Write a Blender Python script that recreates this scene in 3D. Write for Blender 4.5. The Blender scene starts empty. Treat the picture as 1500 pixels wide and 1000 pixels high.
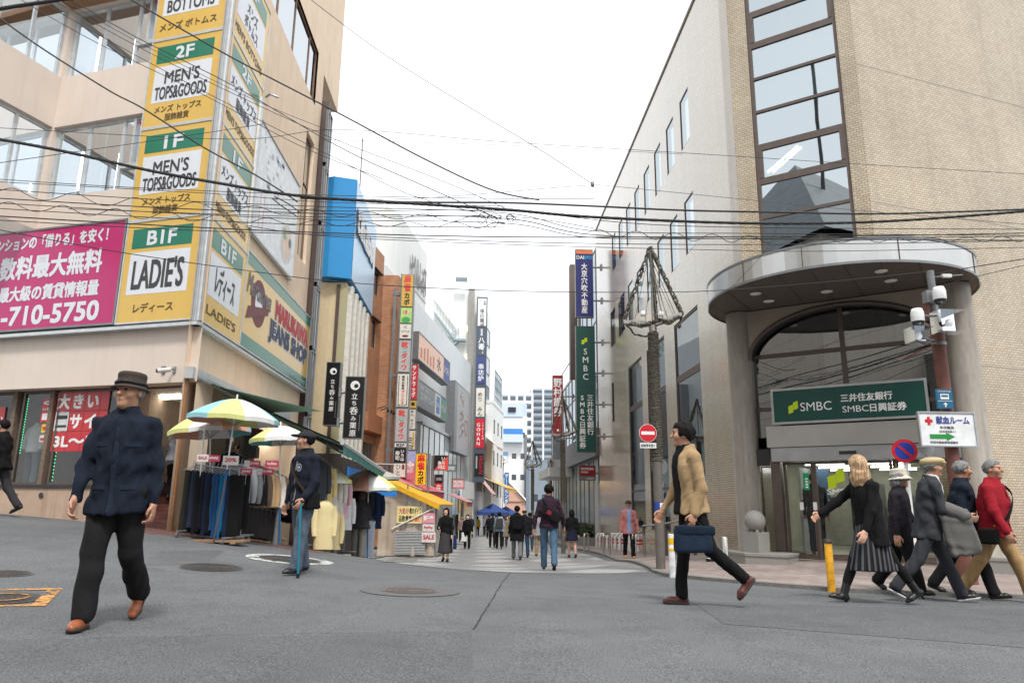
import bpy, math, random
import numpy as np
from mathutils import Vector, Matrix
random.seed(7)
S = bpy.context.scene
COL = S.collection
# camera
F = 1060.0                        # focal length in photo pixels (1500 wide)
CAM = Vector((0, 0, 0.88))
_d = Vector((-48, -239, -F)).normalized()
_u = Vector((50, 4691, -F)); _u = (_u - _d * _u.dot(_d)).normalized()
_x = _d.cross(_u)
WC = Matrix((_x, _d, _u)).transposed()       # camera from world
RW = WC.transposed()                         # world from camera
cd = bpy.data.cameras.new("camera"); cam = bpy.data.objects.new("camera", cd); COL.objects.link(cam)
cd.sensor_width = 36; cd.lens = F / 1500 * 36; cd.clip_end = 3000; cd.clip_start = 0.05
cam.matrix_world = Matrix.Translation(CAM) @ RW.to_4x4()
S.camera = cam
# light
SUN_EL, SUN_AZ = math.radians(58), math.radians(168)
w = bpy.data.worlds.new("World"); S.world = w; w.use_nodes = True
nt = w.node_tree; nt.nodes.clear()
sk = nt.nodes.new("ShaderNodeTexSky"); sk.sky_type = 'NISHITA'; sk.sun_disc = False
sk.sun_elevation = SUN_EL; sk.sun_rotation = SUN_AZ; sk.dust_density = 4; sk.air_density = 1
hs = nt.nodes.new("ShaderNodeHueSaturation"); hs.inputs['Saturation'].default_value = 0.35
mx = nt.nodes.new("ShaderNodeMixRGB"); mx.inputs[0].default_value = 0.85
tc = nt.nodes.new("ShaderNodeTexCoord"); nz = nt.nodes.new("ShaderNodeTexNoise")
nz.inputs['Scale'].default_value = 2.2; nz.inputs['Detail'].default_value = 5
cr = nt.nodes.new("ShaderNodeValToRGB")
cr.color_ramp.elements[0].position = .3; cr.color_ramp.elements[0].color = (7.9, 8.25, 8.7, 1)
cr.color_ramp.elements[1].position = .75; cr.color_ramp.elements[1].color = (9.6, 9.75, 9.9, 1)
bg = nt.nodes.new("ShaderNodeBackground"); bg.inputs['Strength'].default_value = 0.1
wo = nt.nodes.new("ShaderNodeOutputWorld")
L = nt.links.new
L(sk.outputs[0], hs.inputs['Color']); L(hs.outputs[0], mx.inputs[1]); L(tc.outputs['Generated'], nz.inputs['Vector'])
L(nz.outputs['Fac'], cr.inputs[0]); L(cr.outputs[0], mx.inputs[2]); L(mx.outputs[0], bg.inputs['Color']); L(bg.outputs[0], wo.inputs[0])
sl = bpy.data.lights.new("sun", 'SUN'); sl.energy = 1.5; sl.angle = math.radians(10); sl.color = (1, .96, .9)
so = bpy.data.objects.new("sun", sl); COL.objects.link(so)
sd = Vector((math.sin(SUN_AZ) * math.cos(SUN_EL), math.cos(SUN_AZ) * math.cos(SUN_EL), math.sin(SUN_EL)))
so.rotation_euler = sd.to_track_quat('Z', 'Y').to_euler()
S.view_settings.view_transform = 'Standard'; S.view_settings.look = 'None'
S.view_settings.exposure = 0.88; S.view_settings.gamma = 1
# geometry of the picture: pixel -> world ray
def ray(u, v): return (RW @ Vector(((u - 750) / F, (500 - v) / F, -1)))
def kx(u, v): q = ray(u, v); return q.x / q.y
def P(u, v, Y):
    r = ray(u, v); return CAM + r * (Y / r.y)
def XY(u, v, Y):
    p = P(u, v, Y); return p.x, p.y
# ground heights (the crossing falls into the street, rises to the left)
ANCH = [(0,1,0),(0,3,0),(-3,5,.04),(1.8,7.2,-.02),(4.3,8.2,-.14),(6.6,8.6,-.15),(10,9.5,-.2),(-2.2,9,.07),(-4.6,8.5,.2),(-7,9,.35),
 (-4.9,12,.40),(-4.2,12.6,.29),(-3.6,13.6,.12),(-6.5,14,.43),(-9.7,15,.65),(-2.9,18.3,-.48),(-4.3,17.5,-.1),(.9,15.5,-.45),(0,11.5,-.15),(2.4,11.5,-.2),
 (3.3,13.4,-.24),(4.5,22,-.7),(6,17,-.18),(6,21.4,-.46),(6,27,-.74),(6,36.6,-1.1),(7.6,14.6,-.14),(9.5,13,-.15),(-1,23,-.83),(-.6,36,-1.18),(1,24.7,-.86),
 (-4.5,28,-1.0),(0,43,-1.32),(0,85,-2.0),(6,60,-1.6),(-6,60,-1.6),(0,150,-2.8),(60,150,-2.8),(-60,150,-2.8),(0,300,-4),(120,300,-4),(-120,300,-4),(-60,40,1),(60,40,-1),(60,5,-.8),(-60,5,1.5),(-60,-40,1.2),(60,-40,0),(0,-40,.2),(0,-8,0)]
_A = np.array(ANCH, float)
def _phi(r2): return np.where(r2 > 1e-9, r2 * np.log(np.maximum(r2, 1e-9)), 0)
def _tps():
    n = len(_A); d2 = ((_A[:, None, :2] - _A[None, :, :2]) ** 2).sum(-1)
    K = _phi(d2) + np.eye(n) * 8.0; Pm = np.c_[np.ones(n), _A[:, :2]]
    M_ = np.block([[K, Pm], [Pm.T, np.zeros((3, 3))]])
    return np.linalg.solve(M_, np.r_[_A[:, 2], 0, 0, 0])
_C = _tps()
def gzs(x, y):
    x = np.asarray(x, float); y = np.asarray(y, float)
    d2 = (x[..., None] - _A[:, 0]) ** 2 + (y[..., None] - _A[:, 1]) ** 2
    return (_phi(d2) * _C[:-3]).sum(-1) + _C[-3] + _C[-2] * x + _C[-1] * y
def gz(x, y): return float(gzs([x], [y])[0])
def G(u, v, Y, dz=0):                      # point on the ground under a pixel column at depth Y
    x, y = XY(u, v, Y); return Vector((x, y, gz(x, y) + dz))
def GP(u, v, dz=0):                        # where the pixel's ray meets the ground
    r = ray(u, v); t = .5
    for k in range(4000):
        p = CAM + r * t
        if p.z - dz < gz(p.x, p.y) or t > 120: return p
        t += .04 + t * .003
    return p
# materials
MATS = {}
def srgb(*c):
    return tuple(((v / 255) / 12.92 if v / 255 <= .04045 else ((v / 255 + .055) / 1.055) ** 2.4) for v in c)
def M(name, col=None, rough=.6, metal=0.0, var=.12, vscale=6.0, bump=0.0, bscale=60.0, spec=.5, emit=0, stain=0.0, trans=0):
    if name in MATS: return MATS[name]
    m = bpy.data.materials.new(name); m.use_nodes = True; n = m.node_tree; b = n.nodes['Principled BSDF']; l = n.links.new
    MATS[name] = m
    b.inputs['Roughness'].default_value = rough; b.inputs['Metallic'].default_value = metal
    b.inputs['Specular IOR Level'].default_value = spec
    c = tuple(col) + (1,)
    t = n.nodes.new("ShaderNodeTexCoord")
    z = n.nodes.new("ShaderNodeTexNoise"); z.inputs['Scale'].default_value = vscale; z.inputs['Detail'].default_value = 6
    l(t.outputs['Object'], z.inputs['Vector'])
    r = n.nodes.new("ShaderNodeValToRGB")
    r.color_ramp.elements[0].position = .3; r.color_ramp.elements[1].position = .7
    r.color_ramp.elements[0].color = tuple(v * (1 - var) for v in c[:3]) + (1,)
    r.color_ramp.elements[1].color = tuple(min(1, v * (1 + var)) for v in c[:3]) + (1,)
    l(z.outputs['Fac'], r.inputs[0]); out = r.outputs[0]
    if stain:                               # weather streaks with a shape of their own, running down the wall
        mp = n.nodes.new("ShaderNodeMapping"); mp.inputs['Scale'].default_value = (3.5, 3.5, .22)
        l(t.outputs['Object'], mp.inputs['Vector'])
        z2 = n.nodes.new("ShaderNodeTexNoise"); z2.inputs['Scale'].default_value = 1.6; z2.inputs['Detail'].default_value = 8; z2.inputs['Roughness'].default_value = .65
        l(mp.outputs[0], z2.inputs['Vector'])
        r2 = n.nodes.new("ShaderNodeValToRGB"); r2.color_ramp.elements[0].position = .5; r2.color_ramp.elements[1].position = .78
        r2.color_ramp.elements[0].color = (1, 1, 1, 1); k = 1 - stain; r2.color_ramp.elements[1].color = (k, k * .97, k * .92, 1)
        l(z2.outputs['Fac'], r2.inputs[0])
        mm = n.nodes.new("ShaderNodeMixRGB"); mm.blend_type = 'MULTIPLY'; mm.inputs[0].default_value = 1
        l(out, mm.inputs[1]); l(r2.outputs[0], mm.inputs[2]); out = mm.outputs[0]
    l(out, b.inputs['Base Color'])
    if bump:
        z3 = n.nodes.new("ShaderNodeTexNoise"); z3.inputs['Scale'].default_value = bscale; z3.inputs['Detail'].default_value = 4
        l(t.outputs['Object'], z3.inputs['Vector'])
        bp = n.nodes.new("ShaderNodeBump"); bp.inputs['Strength'].default_value = bump; bp.inputs['Distance'].default_value = .02
        l(z3.outputs['Fac'], bp.inputs['Height']); l(bp.outputs[0], b.inputs['Normal'])
    if emit:
        l(out, b.inputs['Emission Color']); b.inputs['Emission Strength'].default_value = emit
    if trans:
        b.inputs['Transmission Weight'].default_value = trans
    return m
def MG(name, tint=(.9, .95, .95), refl=.12, rough=.01):         # thin clear glass: transparent + mirror
    if name in MATS: return MATS[name]
    m = bpy.data.materials.new(name); m.use_nodes = True; n = m.node_tree; n.nodes.clear(); l = n.links.new; MATS[name] = m
    o = n.nodes.new("ShaderNodeOutputMaterial"); mix = n.nodes.new("ShaderNodeMixShader")
    a = n.nodes.new("ShaderNodeBsdfTransparent"); a.inputs[0].default_value = tint + (1,)
    g = n.nodes.new("ShaderNodeBsdfGlossy"); g.inputs['Roughness'].default_value = rough
    g.inputs[0].default_value = (.9, .95, 1, 1)
    lw = n.nodes.new("ShaderNodeFresnel"); lw.inputs[0].default_value = 1.5
    ma = n.nodes.new("ShaderNodeMath"); ma.inputs[1].default_value = refl; ma.use_clamp = True
    l(lw.outputs[0], ma.inputs[0]); l(ma.outputs[0], mix.inputs[0]); l(a.outputs[0], mix.inputs[1]); l(g.outputs[0], mix.inputs[2]); l(mix.outputs[0], o.inputs[0])
    return m
def MBRICK(name, c1, c2, mortar, bw, bh, ms, rough=.35, bump=.3, offset=.5, var=.25, coat=0.0, vs=1.2, squash=1):
    if name in MATS: return MATS[name]
    m = bpy.data.materials.new(name); m.use_nodes = True; n = m.node_tree; b = n.nodes['Principled BSDF']; l = n.links.new; MATS[name] = m
    t = n.nodes.new("ShaderNodeTexCoord"); k = n.nodes.new("ShaderNodeTexBrick")
    k.inputs['Scale'].default_value = 1; k.inputs['Brick Width'].default_value = bw; k.inputs['Row Height'].default_value = bh
    k.inputs['Mortar Size'].default_value = ms; k.offset = offset; k.inputs['Mortar Smooth'].default_value = .1; k.inputs['Bias'].default_value = 0
    k.inputs['Color1'].default_value = c1 + (1,); k.inputs['Color2'].default_value = c2 + (1,); k.inputs['Mortar'].default_value = mortar + (1,)
    l(t.outputs['UV'], k.inputs['Vector'])
    z = n.nodes.new("ShaderNodeTexNoise"); z.inputs['Scale'].default_value = vs; z.inputs['Detail'].default_value = 8
    l(t.outputs['UV'], z.inputs['Vector'])
    r = n.nodes.new("ShaderNodeValToRGB"); r.color_ramp.elements[0].position = .3; r.color_ramp.elements[1].position = .72
    r.color_ramp.elements[0].color = (1 - var, 1 - var, 1 - var, 1); r.color_ramp.elements[1].color = (1 + var * .3,) * 3 + (1,)
    l(z.outputs['Fac'], r.inputs[0])
    mm = n.nodes.new("ShaderNodeMixRGB"); mm.blend_type = 'MULTIPLY'; mm.inputs[0].default_value = 1
    l(k.outputs['Color'], mm.inputs[1]); l(r.outputs[0], mm.inputs[2]); l(mm.outputs[0], b.inputs['Base Color'])
    mp = n.nodes.new("ShaderNodeMapping"); mp.inputs['Scale'].default_value = (1.7, .09, 1); l(t.outputs['UV'], mp.inputs['Vector'])
    z2 = n.nodes.new("ShaderNodeTexNoise"); z2.inputs['Scale'].default_value = 1.3; z2.inputs['Detail'].default_value = 9; z2.inputs['Roughness'].default_value = .7; l(mp.outputs[0], z2.inputs['Vector'])
    r2 = n.nodes.new("ShaderNodeValToRGB"); r2.color_ramp.elements[0].position = .46; r2.color_ramp.elements[1].position = .75; k_ = 1 - var * 1.3; r2.color_ramp.elements[0].color = (1, 1, 1, 1); r2.color_ramp.elements[1].color = (k_, k_ * .98, k_ * .95, 1); l(z2.outputs['Fac'], r2.inputs[0])
    m3 = n.nodes.new("ShaderNodeMixRGB"); m3.blend_type = 'MULTIPLY'; m3.inputs[0].default_value = 1; l(mm.outputs[0], m3.inputs[1]); l(r2.outputs[0], m3.inputs[2]); l(m3.outputs[0], b.inputs['Base Color'])
    b.inputs['Roughness'].default_value = rough; b.inputs['Coat Weight'].default_value = coat; b.inputs['Coat Roughness'].default_value = .12
    bp = n.nodes.new("ShaderNodeBump"); bp.inputs['Strength'].default_value = bump; bp.inputs['Distance'].default_value = .004; bp.invert = True
    l(k.outputs['Fac'], bp.inputs['Height']); l(bp.outputs[0], b.inputs['Normal'])
    return m
def C(name, *c, rough=.6, **k): return M(name, srgb(*c), rough, **k)
# mesh builder
MW = {}                                     # world matrices of the things
class Fr:                                   # a wall plane: origin, u = viewer's right along the wall, n = outward
    def __init__(s, o, u):
        s.o = Vector(o); s.u = Vector((u[0], u[1], 0)).normalized(); s.n = s.u.cross(Vector((0, 0, 1)))
    def pt(s, a, z, o=0): return s.o + s.u * a + s.n * o + Vector((0, 0, z - s.o.z))
    def px(s, u, v, o=0):
        r = ray(u, v); q = s.o + s.n * o; t = (q - CAM).dot(s.n) / r.dot(s.n); p = CAM + r * t
        return (p - s.o).dot(s.u), p.z
    def rect(s, pts, o=0):                  # bounding s0,s1,z0,z1 of pixel points
        q = [s.px(u, v, o) for u, v in pts]
        return min(a for a, b in q), max(a for a, b in q), min(b for a, b in q), max(b for a, b in q)
    def off(s, o): return Fr(s.o + s.n * o, s.u)
_TX = {}
def text_geo(t, bold):
    k = t
    if k not in _TX:
        c = bpy.data.curves.new("t", "FONT"); c.body = t; c.resolution_u = 3
        o = bpy.data.objects.new("t", c); m = bpy.data.meshes.new_from_object(o)
        v = np.array([x.co[:2] for x in m.vertices]) if len(m.vertices) else np.zeros((0, 2)); f = [tuple(p.vertices) for p in m.polygons]
        bpy.data.objects.remove(o); bpy.data.curves.remove(c); bpy.data.meshes.remove(m)
        _TX[k] = (v, f)
    return _TX[k]
class B:
    def __init__(s): s.v = []; s.f = []; s.m = []; s.sm = []; s.mats = []
    def mi(s, m):
        if m not in s.mats: s.mats.append(m)
        return s.mats.index(m)
    def add(s, vs, fs, m, smooth=False):
        k = len(s.v); s.v += [Vector(v) for v in vs]; i = s.mi(m)
        for f in fs: s.f.append([k + a for a in f]); s.m.append(i); s.sm.append(smooth)
    def quad(s, a, b, c, d, m): s.add([a, b, c, d], [(0, 1, 2, 3)], m)
    def hexa(s, p, m):                      # 8 corners: 4 bottom ccw, 4 top
        s.add(p, [(3, 2, 1, 0), (4, 5, 6, 7), (0, 1, 5, 4), (1, 2, 6, 5), (2, 3, 7, 6), (3, 0, 4, 7)], m)
    def box(s, c, d, m, rz=0):
        R = Matrix.Rotation(rz, 3, 'Z'); h = [x / 2 for x in d]; c = Vector(c)
        s.hexa([c + R @ Vector((x * h[0], y * h[1], z * h[2])) for z in (-1, 1) for x, y in ((-1, -1), (1, -1), (1, 1), (-1, 1))], m)
    def fbox(s, fr, s0, s1, z0, z1, o0, o1, m):
        s.hexa([fr.pt(a, z, o) for z in (z0, z1) for a, o in ((s0, o1), (s1, o1), (s1, o0), (s0, o0))], m)
    def fprism(s, fr, poly, o0, o1, m):     # polygon (s,z) in a wall plane, extruded o0..o1
        n = len(poly); V = [fr.pt(a, z, o1) for a, z in poly] + [fr.pt(a, z, o0) for a, z in poly]
        s.add(V, [tuple(range(n)), tuple(range(2 * n - 1, n - 1, -1))] + [(i, i + n, (i + 1) % n + n, (i + 1) % n) for i in range(n)], m)
    def prism(s, poly, z0, z1, m):          # plan polygon, ccw
        n = len(poly); V = [(x, y, z0) for x, y in poly] + [(x, y, z1) for x, y in poly]
        s.add(V, [tuple(range(n - 1, -1, -1)), tuple(range(n, 2 * n))] + [(i, (i + 1) % n, (i + 1) % n + n, i + n) for i in range(n)], m)
    def tube(s, pts, r, m, seg=8, cap=True, smooth=True):
        pts = [Vector(p) for p in pts]; n = len(pts); rs = r if isinstance(r, (list, tuple)) else [r] * n
        V = []; up = None
        for i, p in enumerate(pts):
            t = (pts[min(i + 1, n - 1)] - pts[max(i - 1, 0)]).normalized()
            if up is None: up = Vector((0, 0, 1)) if abs(t.z) < .9 else Vector((1, 0, 0))
            a = (up - t * up.dot(t)); a = a.normalized() if a.length > 1e-6 else t.orthogonal().normalized(); up = a; b = t.cross(a)
            V += [p + (a * math.cos(q) + b * math.sin(q)) * rs[i] for q in [2 * math.pi * k / seg for k in range(seg)]]
        fs = [(i * seg + k, i * seg + (k + 1) % seg, (i + 1) * seg + (k + 1) % seg, (i + 1) * seg + k) for i in range(n - 1) for k in range(seg)]
        s.add(V, fs, m, smooth)
        if cap: s.add(V[:seg], [tuple(range(seg - 1, -1, -1))], m); s.add(V[-seg:], [tuple(range(seg))], m)
    def lathe(s, prof, c, m, seg=20, smooth=True, axis=None, sx=1, sy=1):   # prof: (r,z)
        c = Vector(c); V = []; R = axis or Matrix.Identity(3)
        for r, z in prof: V += [c + R @ Vector((r * math.cos(2 * math.pi * k / seg) * sx, r * math.sin(2 * math.pi * k / seg) * sy, z)) for k in range(seg)]
        n = len(prof)
        s.add(V, [(i * seg + k, i * seg + (k + 1) % seg, (i + 1) * seg + (k + 1) % seg, (i + 1) * seg + k) for i in range(n - 1) for k in range(seg)], m, smooth)
        for i, o in ((0, -1), (n - 1, 1)):
            if prof[i][0] > 1e-4: s.add(V[i * seg:(i + 1) * seg], [tuple(range(seg))[::o]], m)
    def text(s, fr, t, s0, z0, wd, ht, m, o=.004, bold=.012, shear=0):     # fitted into the box
        v, f = text_geo(t, bold)
        if not len(f): return
        a, b = v.min(0), v.max(0); q = (v - a) / np.maximum(b - a, 1e-6)
        em = ht / max(b[1] - a[1], 1e-6); d = max(bold, 0) * em * 1.25
        for i, (dx, dz) in enumerate(((-1, -1), (1, -1), (-1, 1), (1, 1)) if d > 0 else ((0, 0),)):
            s.add([fr.pt(s0 + x * wd + shear * y * ht + dx * d, z0 + y * ht + dz * d, o + i * .0005) for x, y in q], f, m)
    def vtext(s, fr, t, sc, ztop, em, m, o=.004, bold=.012, wid=1.0, pitch=1.0):  # one glyph under another, centred on sc
        for i, ch in enumerate(t):
            v, f = text_geo(ch, bold)
            if not len(f): continue
            lat = ch.isascii(); cx = (v[:, 0].min() + v[:, 0].max()) / 2 if lat else .5
            cy = .36
            q = (v - (cx, cy)) * em
            zc = ztop - (i + .5) * em * pitch
            if ch in "ー～": q = np.c_[q[:, 1] * -1, q[:, 0]]
            d = max(bold, 0) * em * 1.25
            for j, (dx, dz) in enumerate(((-1, -1), (1, -1), (-1, 1), (1, 1)) if d > 0 else ((0, 0),)):
                s.add([fr.pt(sc + x * wid + dx * d, zc + y + dz * d, o + j * .0005) for x, y in q], f, m)
    def build(s, name, par=None, data=None):
        me = bpy.data.meshes.new(name)
        if par is None:
            xs = np.array([tuple(v) for v in s.v]); c = Vector(((xs[:, 0].min() + xs[:, 0].max()) / 2, (xs[:, 1].min() + xs[:, 1].max()) / 2, xs[:, 2].min()))
            Wm = Matrix.Translation(c)
        else: Wm = MW[par.name]
        I = Wm.inverted(); V = [I @ v for v in s.v]
        me.from_pydata(V, [], s.f)
        for m in s.mats: me.materials.append(m)
        me.polygons.foreach_set('material_index', s.m); me.polygons.foreach_set('use_smooth', s.sm)
        uv = me.uv_layers.new(name="UVMap"); me.update()
        out = np.zeros((len(me.loops), 2)); W3 = np.array([tuple(v) for v in s.v])
        for p in me.polygons:
            n = p.normal; li = list(p.loop_indices); q = W3[list(p.vertices)]
            if abs(n.z) > .7: out[li] = q[:, :2]
            else:
                k = math.hypot(n.x, n.y) or 1; out[li, 0] = (q[:, 0] * -n.y + q[:, 1] * n.x) / k; out[li, 1] = q[:, 2]
        uv.data.foreach_set('uv', out.ravel())
        o = bpy.data.objects.new(name, me); COL.objects.link(o)
        if par is not None:
            o.parent = par; MW[o.name] = Wm
        else:
            o.matrix_world = Wm; MW[o.name] = Wm
        return o
def thing(name, label, cat, loc=(0, 0, 0), rz=0, group=None):
    o = bpy.data.objects.new(name, None); COL.objects.link(o); o.empty_display_size = .2
    m = Matrix.Translation(Vector(loc)) @ Matrix.Rotation(rz, 4, 'Z'); o.matrix_world = m; MW[o.name] = m
    o['label'] = label; o['category'] = cat
    if group: o['group'] = group
    return o
def tag(o, label, cat, group=None):
    o['label'] = label; o['category'] = cat
    if group: o['group'] = group
    return o
def struct(o, kind='structure'): o['kind'] = kind; return o
def copy_tree(o, loc=None, rz=None, label=None, par=None):
    c = o.copy(); COL.objects.link(c)
    if par is not None: c.parent = par
    else:
        m = Matrix.Translation(Vector(loc)) @ Matrix.Rotation(rz or 0, 4, 'Z'); c.matrix_world = m; MW[c.name] = m
        if label: c['label'] = label
    for ch in list(o.children): copy_tree(ch, par=c)
    return c
def sag(a, b, drop, n=14):
    a, b = Vector(a), Vector(b); return [a.lerp(b, t) + Vector((0, 0, -4 * drop * t * (1 - t))) for t in [i / n for i in range(n + 1)]]
# ground materials
def mat_asphalt():
    m = bpy.data.materials.new("asphalt"); m.use_nodes = True; n = m.node_tree; b = n.nodes['Principled BSDF']; l = n.links.new; MATS['asphalt'] = m
    t = n.nodes.new("ShaderNodeTexCoord")
    def noise(sc, d=4, r=.5):
        z = n.nodes.new("ShaderNodeTexNoise"); z.inputs['Scale'].default_value = sc; z.inputs['Detail'].default_value = d; z.inputs['Roughness'].default_value = r
        l(t.outputs['Object'], z.inputs['Vector']); return z
    def ramp(src, a, ca, b_, cb):
        r = n.nodes.new("ShaderNodeValToRGB"); r.color_ramp.elements[0].position = a; r.color_ramp.elements[1].position = b_
        r.color_ramp.elements[0].color = ca + (1,); r.color_ramp.elements[1].color = cb + (1,); l(src, r.inputs[0]); return r.outputs[0]
    def mul(a, c, f=1):
        x = n.nodes.new("ShaderNodeMixRGB"); x.blend_type = 'MULTIPLY'; x.inputs[0].default_value = f; l(a, x.inputs[1]); l(c, x.inputs[2]); return x.outputs[0]
    base = ramp(noise(.35, 6, .6).outputs['Fac'], .3, (.12, .124, .127), .72, (.154, .159, .161))
    grain = ramp(noise(95, 3, .7).outputs['Fac'], .36, (.4, .41, .42), .66, (1.6, 1.62, 1.64))
    v = n.nodes.new("ShaderNodeTexVoronoi"); v.inputs['Scale'].default_value = 70; l(t.outputs['Object'], v.inputs['Vector'])
    chips = ramp(v.outputs['Distance'], .04, (1.9, 1.85, 1.8), .17, (1, 1, 1))
    blot = ramp(noise(1.7, 8, .65).outputs['Fac'], .45, (1, 1, 1), .72, (.78, .78, .79))
    c = mul(mul(mul(base, grain), chips), blot); l(c, b.inputs['Base Color'])
    b.inputs['Roughness'].default_value = .88; b.inputs['Specular IOR Level'].default_value = .3
    bp = n.nodes.new("ShaderNodeBump"); bp.inputs['Strength'].default_value = .5; bp.inputs['Distance'].default_value = .01
    l(noise(80, 3, .7).outputs['Fac'], bp.inputs['Height']); l(bp.outputs[0], b.inputs['Normal'])
    return m
ASPH = mat_asphalt()
def mat_street():                         # grey blocks with a lattice of pale lozenges
    m = bpy.data.materials.new("street_pavers"); m.use_nodes = True; n = m.node_tree; b = n.nodes['Principled BSDF']; l = n.links.new
    t = n.nodes.new("ShaderNodeTexCoord"); k = n.nodes.new("ShaderNodeTexBrick"); k.inputs['Scale'].default_value = 1
    k.inputs['Brick Width'].default_value = .2; k.inputs['Row Height'].default_value = .1; k.inputs['Mortar Size'].default_value = .006
    k.inputs['Color1'].default_value = (.2, .2, .2, 1); k.inputs['Color2'].default_value = (.27, .265, .26, 1); k.inputs['Mortar'].default_value = (.13, .13, .13, 1)
    l(t.outputs['UV'], k.inputs['Vector'])
    sp = n.nodes.new("ShaderNodeSeparateXYZ"); l(t.outputs['UV'], sp.inputs[0])
    def math_(op, a, c=None):
        x = n.nodes.new("ShaderNodeMath"); x.operation = op
        for i, q in enumerate((a, c)):
            if q is None: continue
            if isinstance(q, (int, float)): x.inputs[i].default_value = q
            else: l(q, x.inputs[i])
        return x.outputs[0]
    sx = math_('SINE', math_('MULTIPLY', sp.outputs[0], 3.4)); sy = math_('SINE', math_('MULTIPLY', sp.outputs[1], 1.9))
    z = n.nodes.new("ShaderNodeTexNoise"); z.inputs['Scale'].default_value = 2.5; z.inputs['Detail'].default_value = 5; l(t.outputs['UV'], z.inputs['Vector'])
    s_ = math_('ADD', math_('ADD', sx, sy), math_('MULTIPLY', math_('SUBTRACT', z.outputs['Fac'], .5), 1.0))
    r = n.nodes.new("ShaderNodeValToRGB"); r.color_ramp.elements[0].position = .42; r.color_ramp.elements[1].position = .56
    r.color_ramp.elements[0].color = (.95, .96, .97, 1); r.color_ramp.elements[1].color = (1.55, 1.54, 1.52, 1)
    l(math_('ADD', math_('MULTIPLY', s_, .25), .38), r.inputs[0])
    mm = n.nodes.new("ShaderNodeMixRGB"); mm.blend_type = 'MULTIPLY'; mm.inputs[0].default_value = 1; l(k.outputs['Color'], mm.inputs[1]); l(r.outputs[0], mm.inputs[2])
    l(mm.outputs[0], b.inputs['Base Color']); b.inputs['Roughness'].default_value = .75
    return m
STREET = mat_street()
PINK = MBRICK("pink_pavers", srgb(164, 150, 143), srgb(148, 134, 129), srgb(104, 96, 93), .3, .3, .008, rough=.8, bump=.4, var=.2, offset=0.5)
REDP = MBRICK("red_pavers", srgb(120, 82, 74), srgb(104, 70, 64), srgb(80, 62, 58), .2, .1, .006, rough=.8, bump=.4, var=.25)
GRAN = M("granite", srgb(142, 140, 136), .7, var=.2, vscale=90, bump=.1)
KERB = M("kerb_concrete", srgb(120, 118, 114), .85, var=.2, vscale=14, bump=.3)
CONC = M("concrete", srgb(150, 147, 142), .85, var=.15, vscale=7, bump=.2, stain=.25)
def axis(a, b):
    v = [0.0]
    while v[-1] < b: v.append(v[-1] + (.3 if v[-1] < 24 else .3 * (v[-1] / 24) ** 1.6))
    q = [0.0]
    while q[-1] > a: q.append(q[-1] - (.3 if q[-1] > -24 else .3 * (-q[-1] / 24) ** 1.6))
    return np.array(q[:0:-1] + v)
gx, gy = axis(-420, 420), axis(-60, 900)
XX, YY = np.meshgrid(gx, gy); ZZ = gzs(XX, YY); ZZ = np.clip(ZZ, -6, 3)
b = B(); nx = len(gx); b.v = [Vector(p) for p in zip(XX.ravel(), YY.ravel(), ZZ.ravel())]
b.mi(ASPH)
for j in range(len(gy) - 1):
    for i in range(nx - 1):
        b.f.append([j * nx + i, j * nx + i + 1, (j + 1) * nx + i + 1, (j + 1) * nx + i]); b.m.append(0); b.sm.append(True)
struct(b.build("road"))
def strip(bb, Lp, Rp, dz, m, n=10, na=60, smooth=True):      # ruled sheet between two plan polylines, laid on the ground
    def res(p):
        p = [Vector((q[0], q[1])) for q in p]; d = [0]
        for a, c in zip(p, p[1:]): d.append(d[-1] + (c - a).length)
        o = []
        for k in range(na + 1):
            t = d[-1] * k / na; i = max(j for j in range(len(d)) if d[j] <= t + 1e-9); i = min(i, len(p) - 2)
            o.append(p[i].lerp(p[i + 1], (t - d[i]) / max(d[i + 1] - d[i], 1e-9)))
        return o
    a, c = res(Lp), res(Rp); V = []
    for p, q in zip(a, c):
        for k in range(n + 1):
            r = p.lerp(q, k / n); V.append((r.x, r.y, 0))
    zz = gzs([v[0] for v in V], [v[1] for v in V]) + dz
    V = [(v[0], v[1], z) for v, z in zip(V, zz)]
    bb.add(V, [(j * (n + 1) + k, j * (n + 1) + k + 1, (j + 1) * (n + 1) + k + 1, (j + 1) * (n + 1) + k) for j in range(na) for k in range(n)], m, smooth)
    return [Vector((p.x, p.y)) for p in a], [Vector((p.x, p.y)) for p in c]
def wallstrip(bb, line, z0, z1, m):         # a kerb face along a plan line
    V = []
    for p in line:
        g = gz(p.x, p.y); V += [(p.x, p.y, g + z0), (p.x, p.y, g + z1)]
    bb.add(V, [(2 * i, 2 * i + 2, 2 * i + 3, 2 * i + 1) for i in range(len(line) - 1)], m)
def smooth_line(pts, it=3):                 # Chaikin
    p = [Vector(q[:2]) for q in pts]
    for _ in range(it):
        q = [p[0]]
        for a, c in zip(p, p[1:]): q += [a.lerp(c, .25), a.lerp(c, .75)]
        p = q + [p[-1]]
    return p
bb = B()
edge = [GP(585, 826), GP(640, 828), GP(720, 831), GP(800, 834), GP(880, 836), GP(945, 838)]
farL = [(-3.9, 200), (3.8, 200)]
st_l = [edge[0].xy, (-2.55, 15.5), (-2.75, 19), (-3.1, 23), (-3.5, 30), (-3.9, 60), (-3.9, 250)]
st_r = [edge[-1].xy, (3.0, 12.9), (3.35, 15.5), (3.75, 20), (4.0, 26), (4.0, 60), (4.0, 250)]
strip(bb, st_l, st_r, .005, STREET, n=16, na=240)
struct(bb.build("street_paving"))
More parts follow.
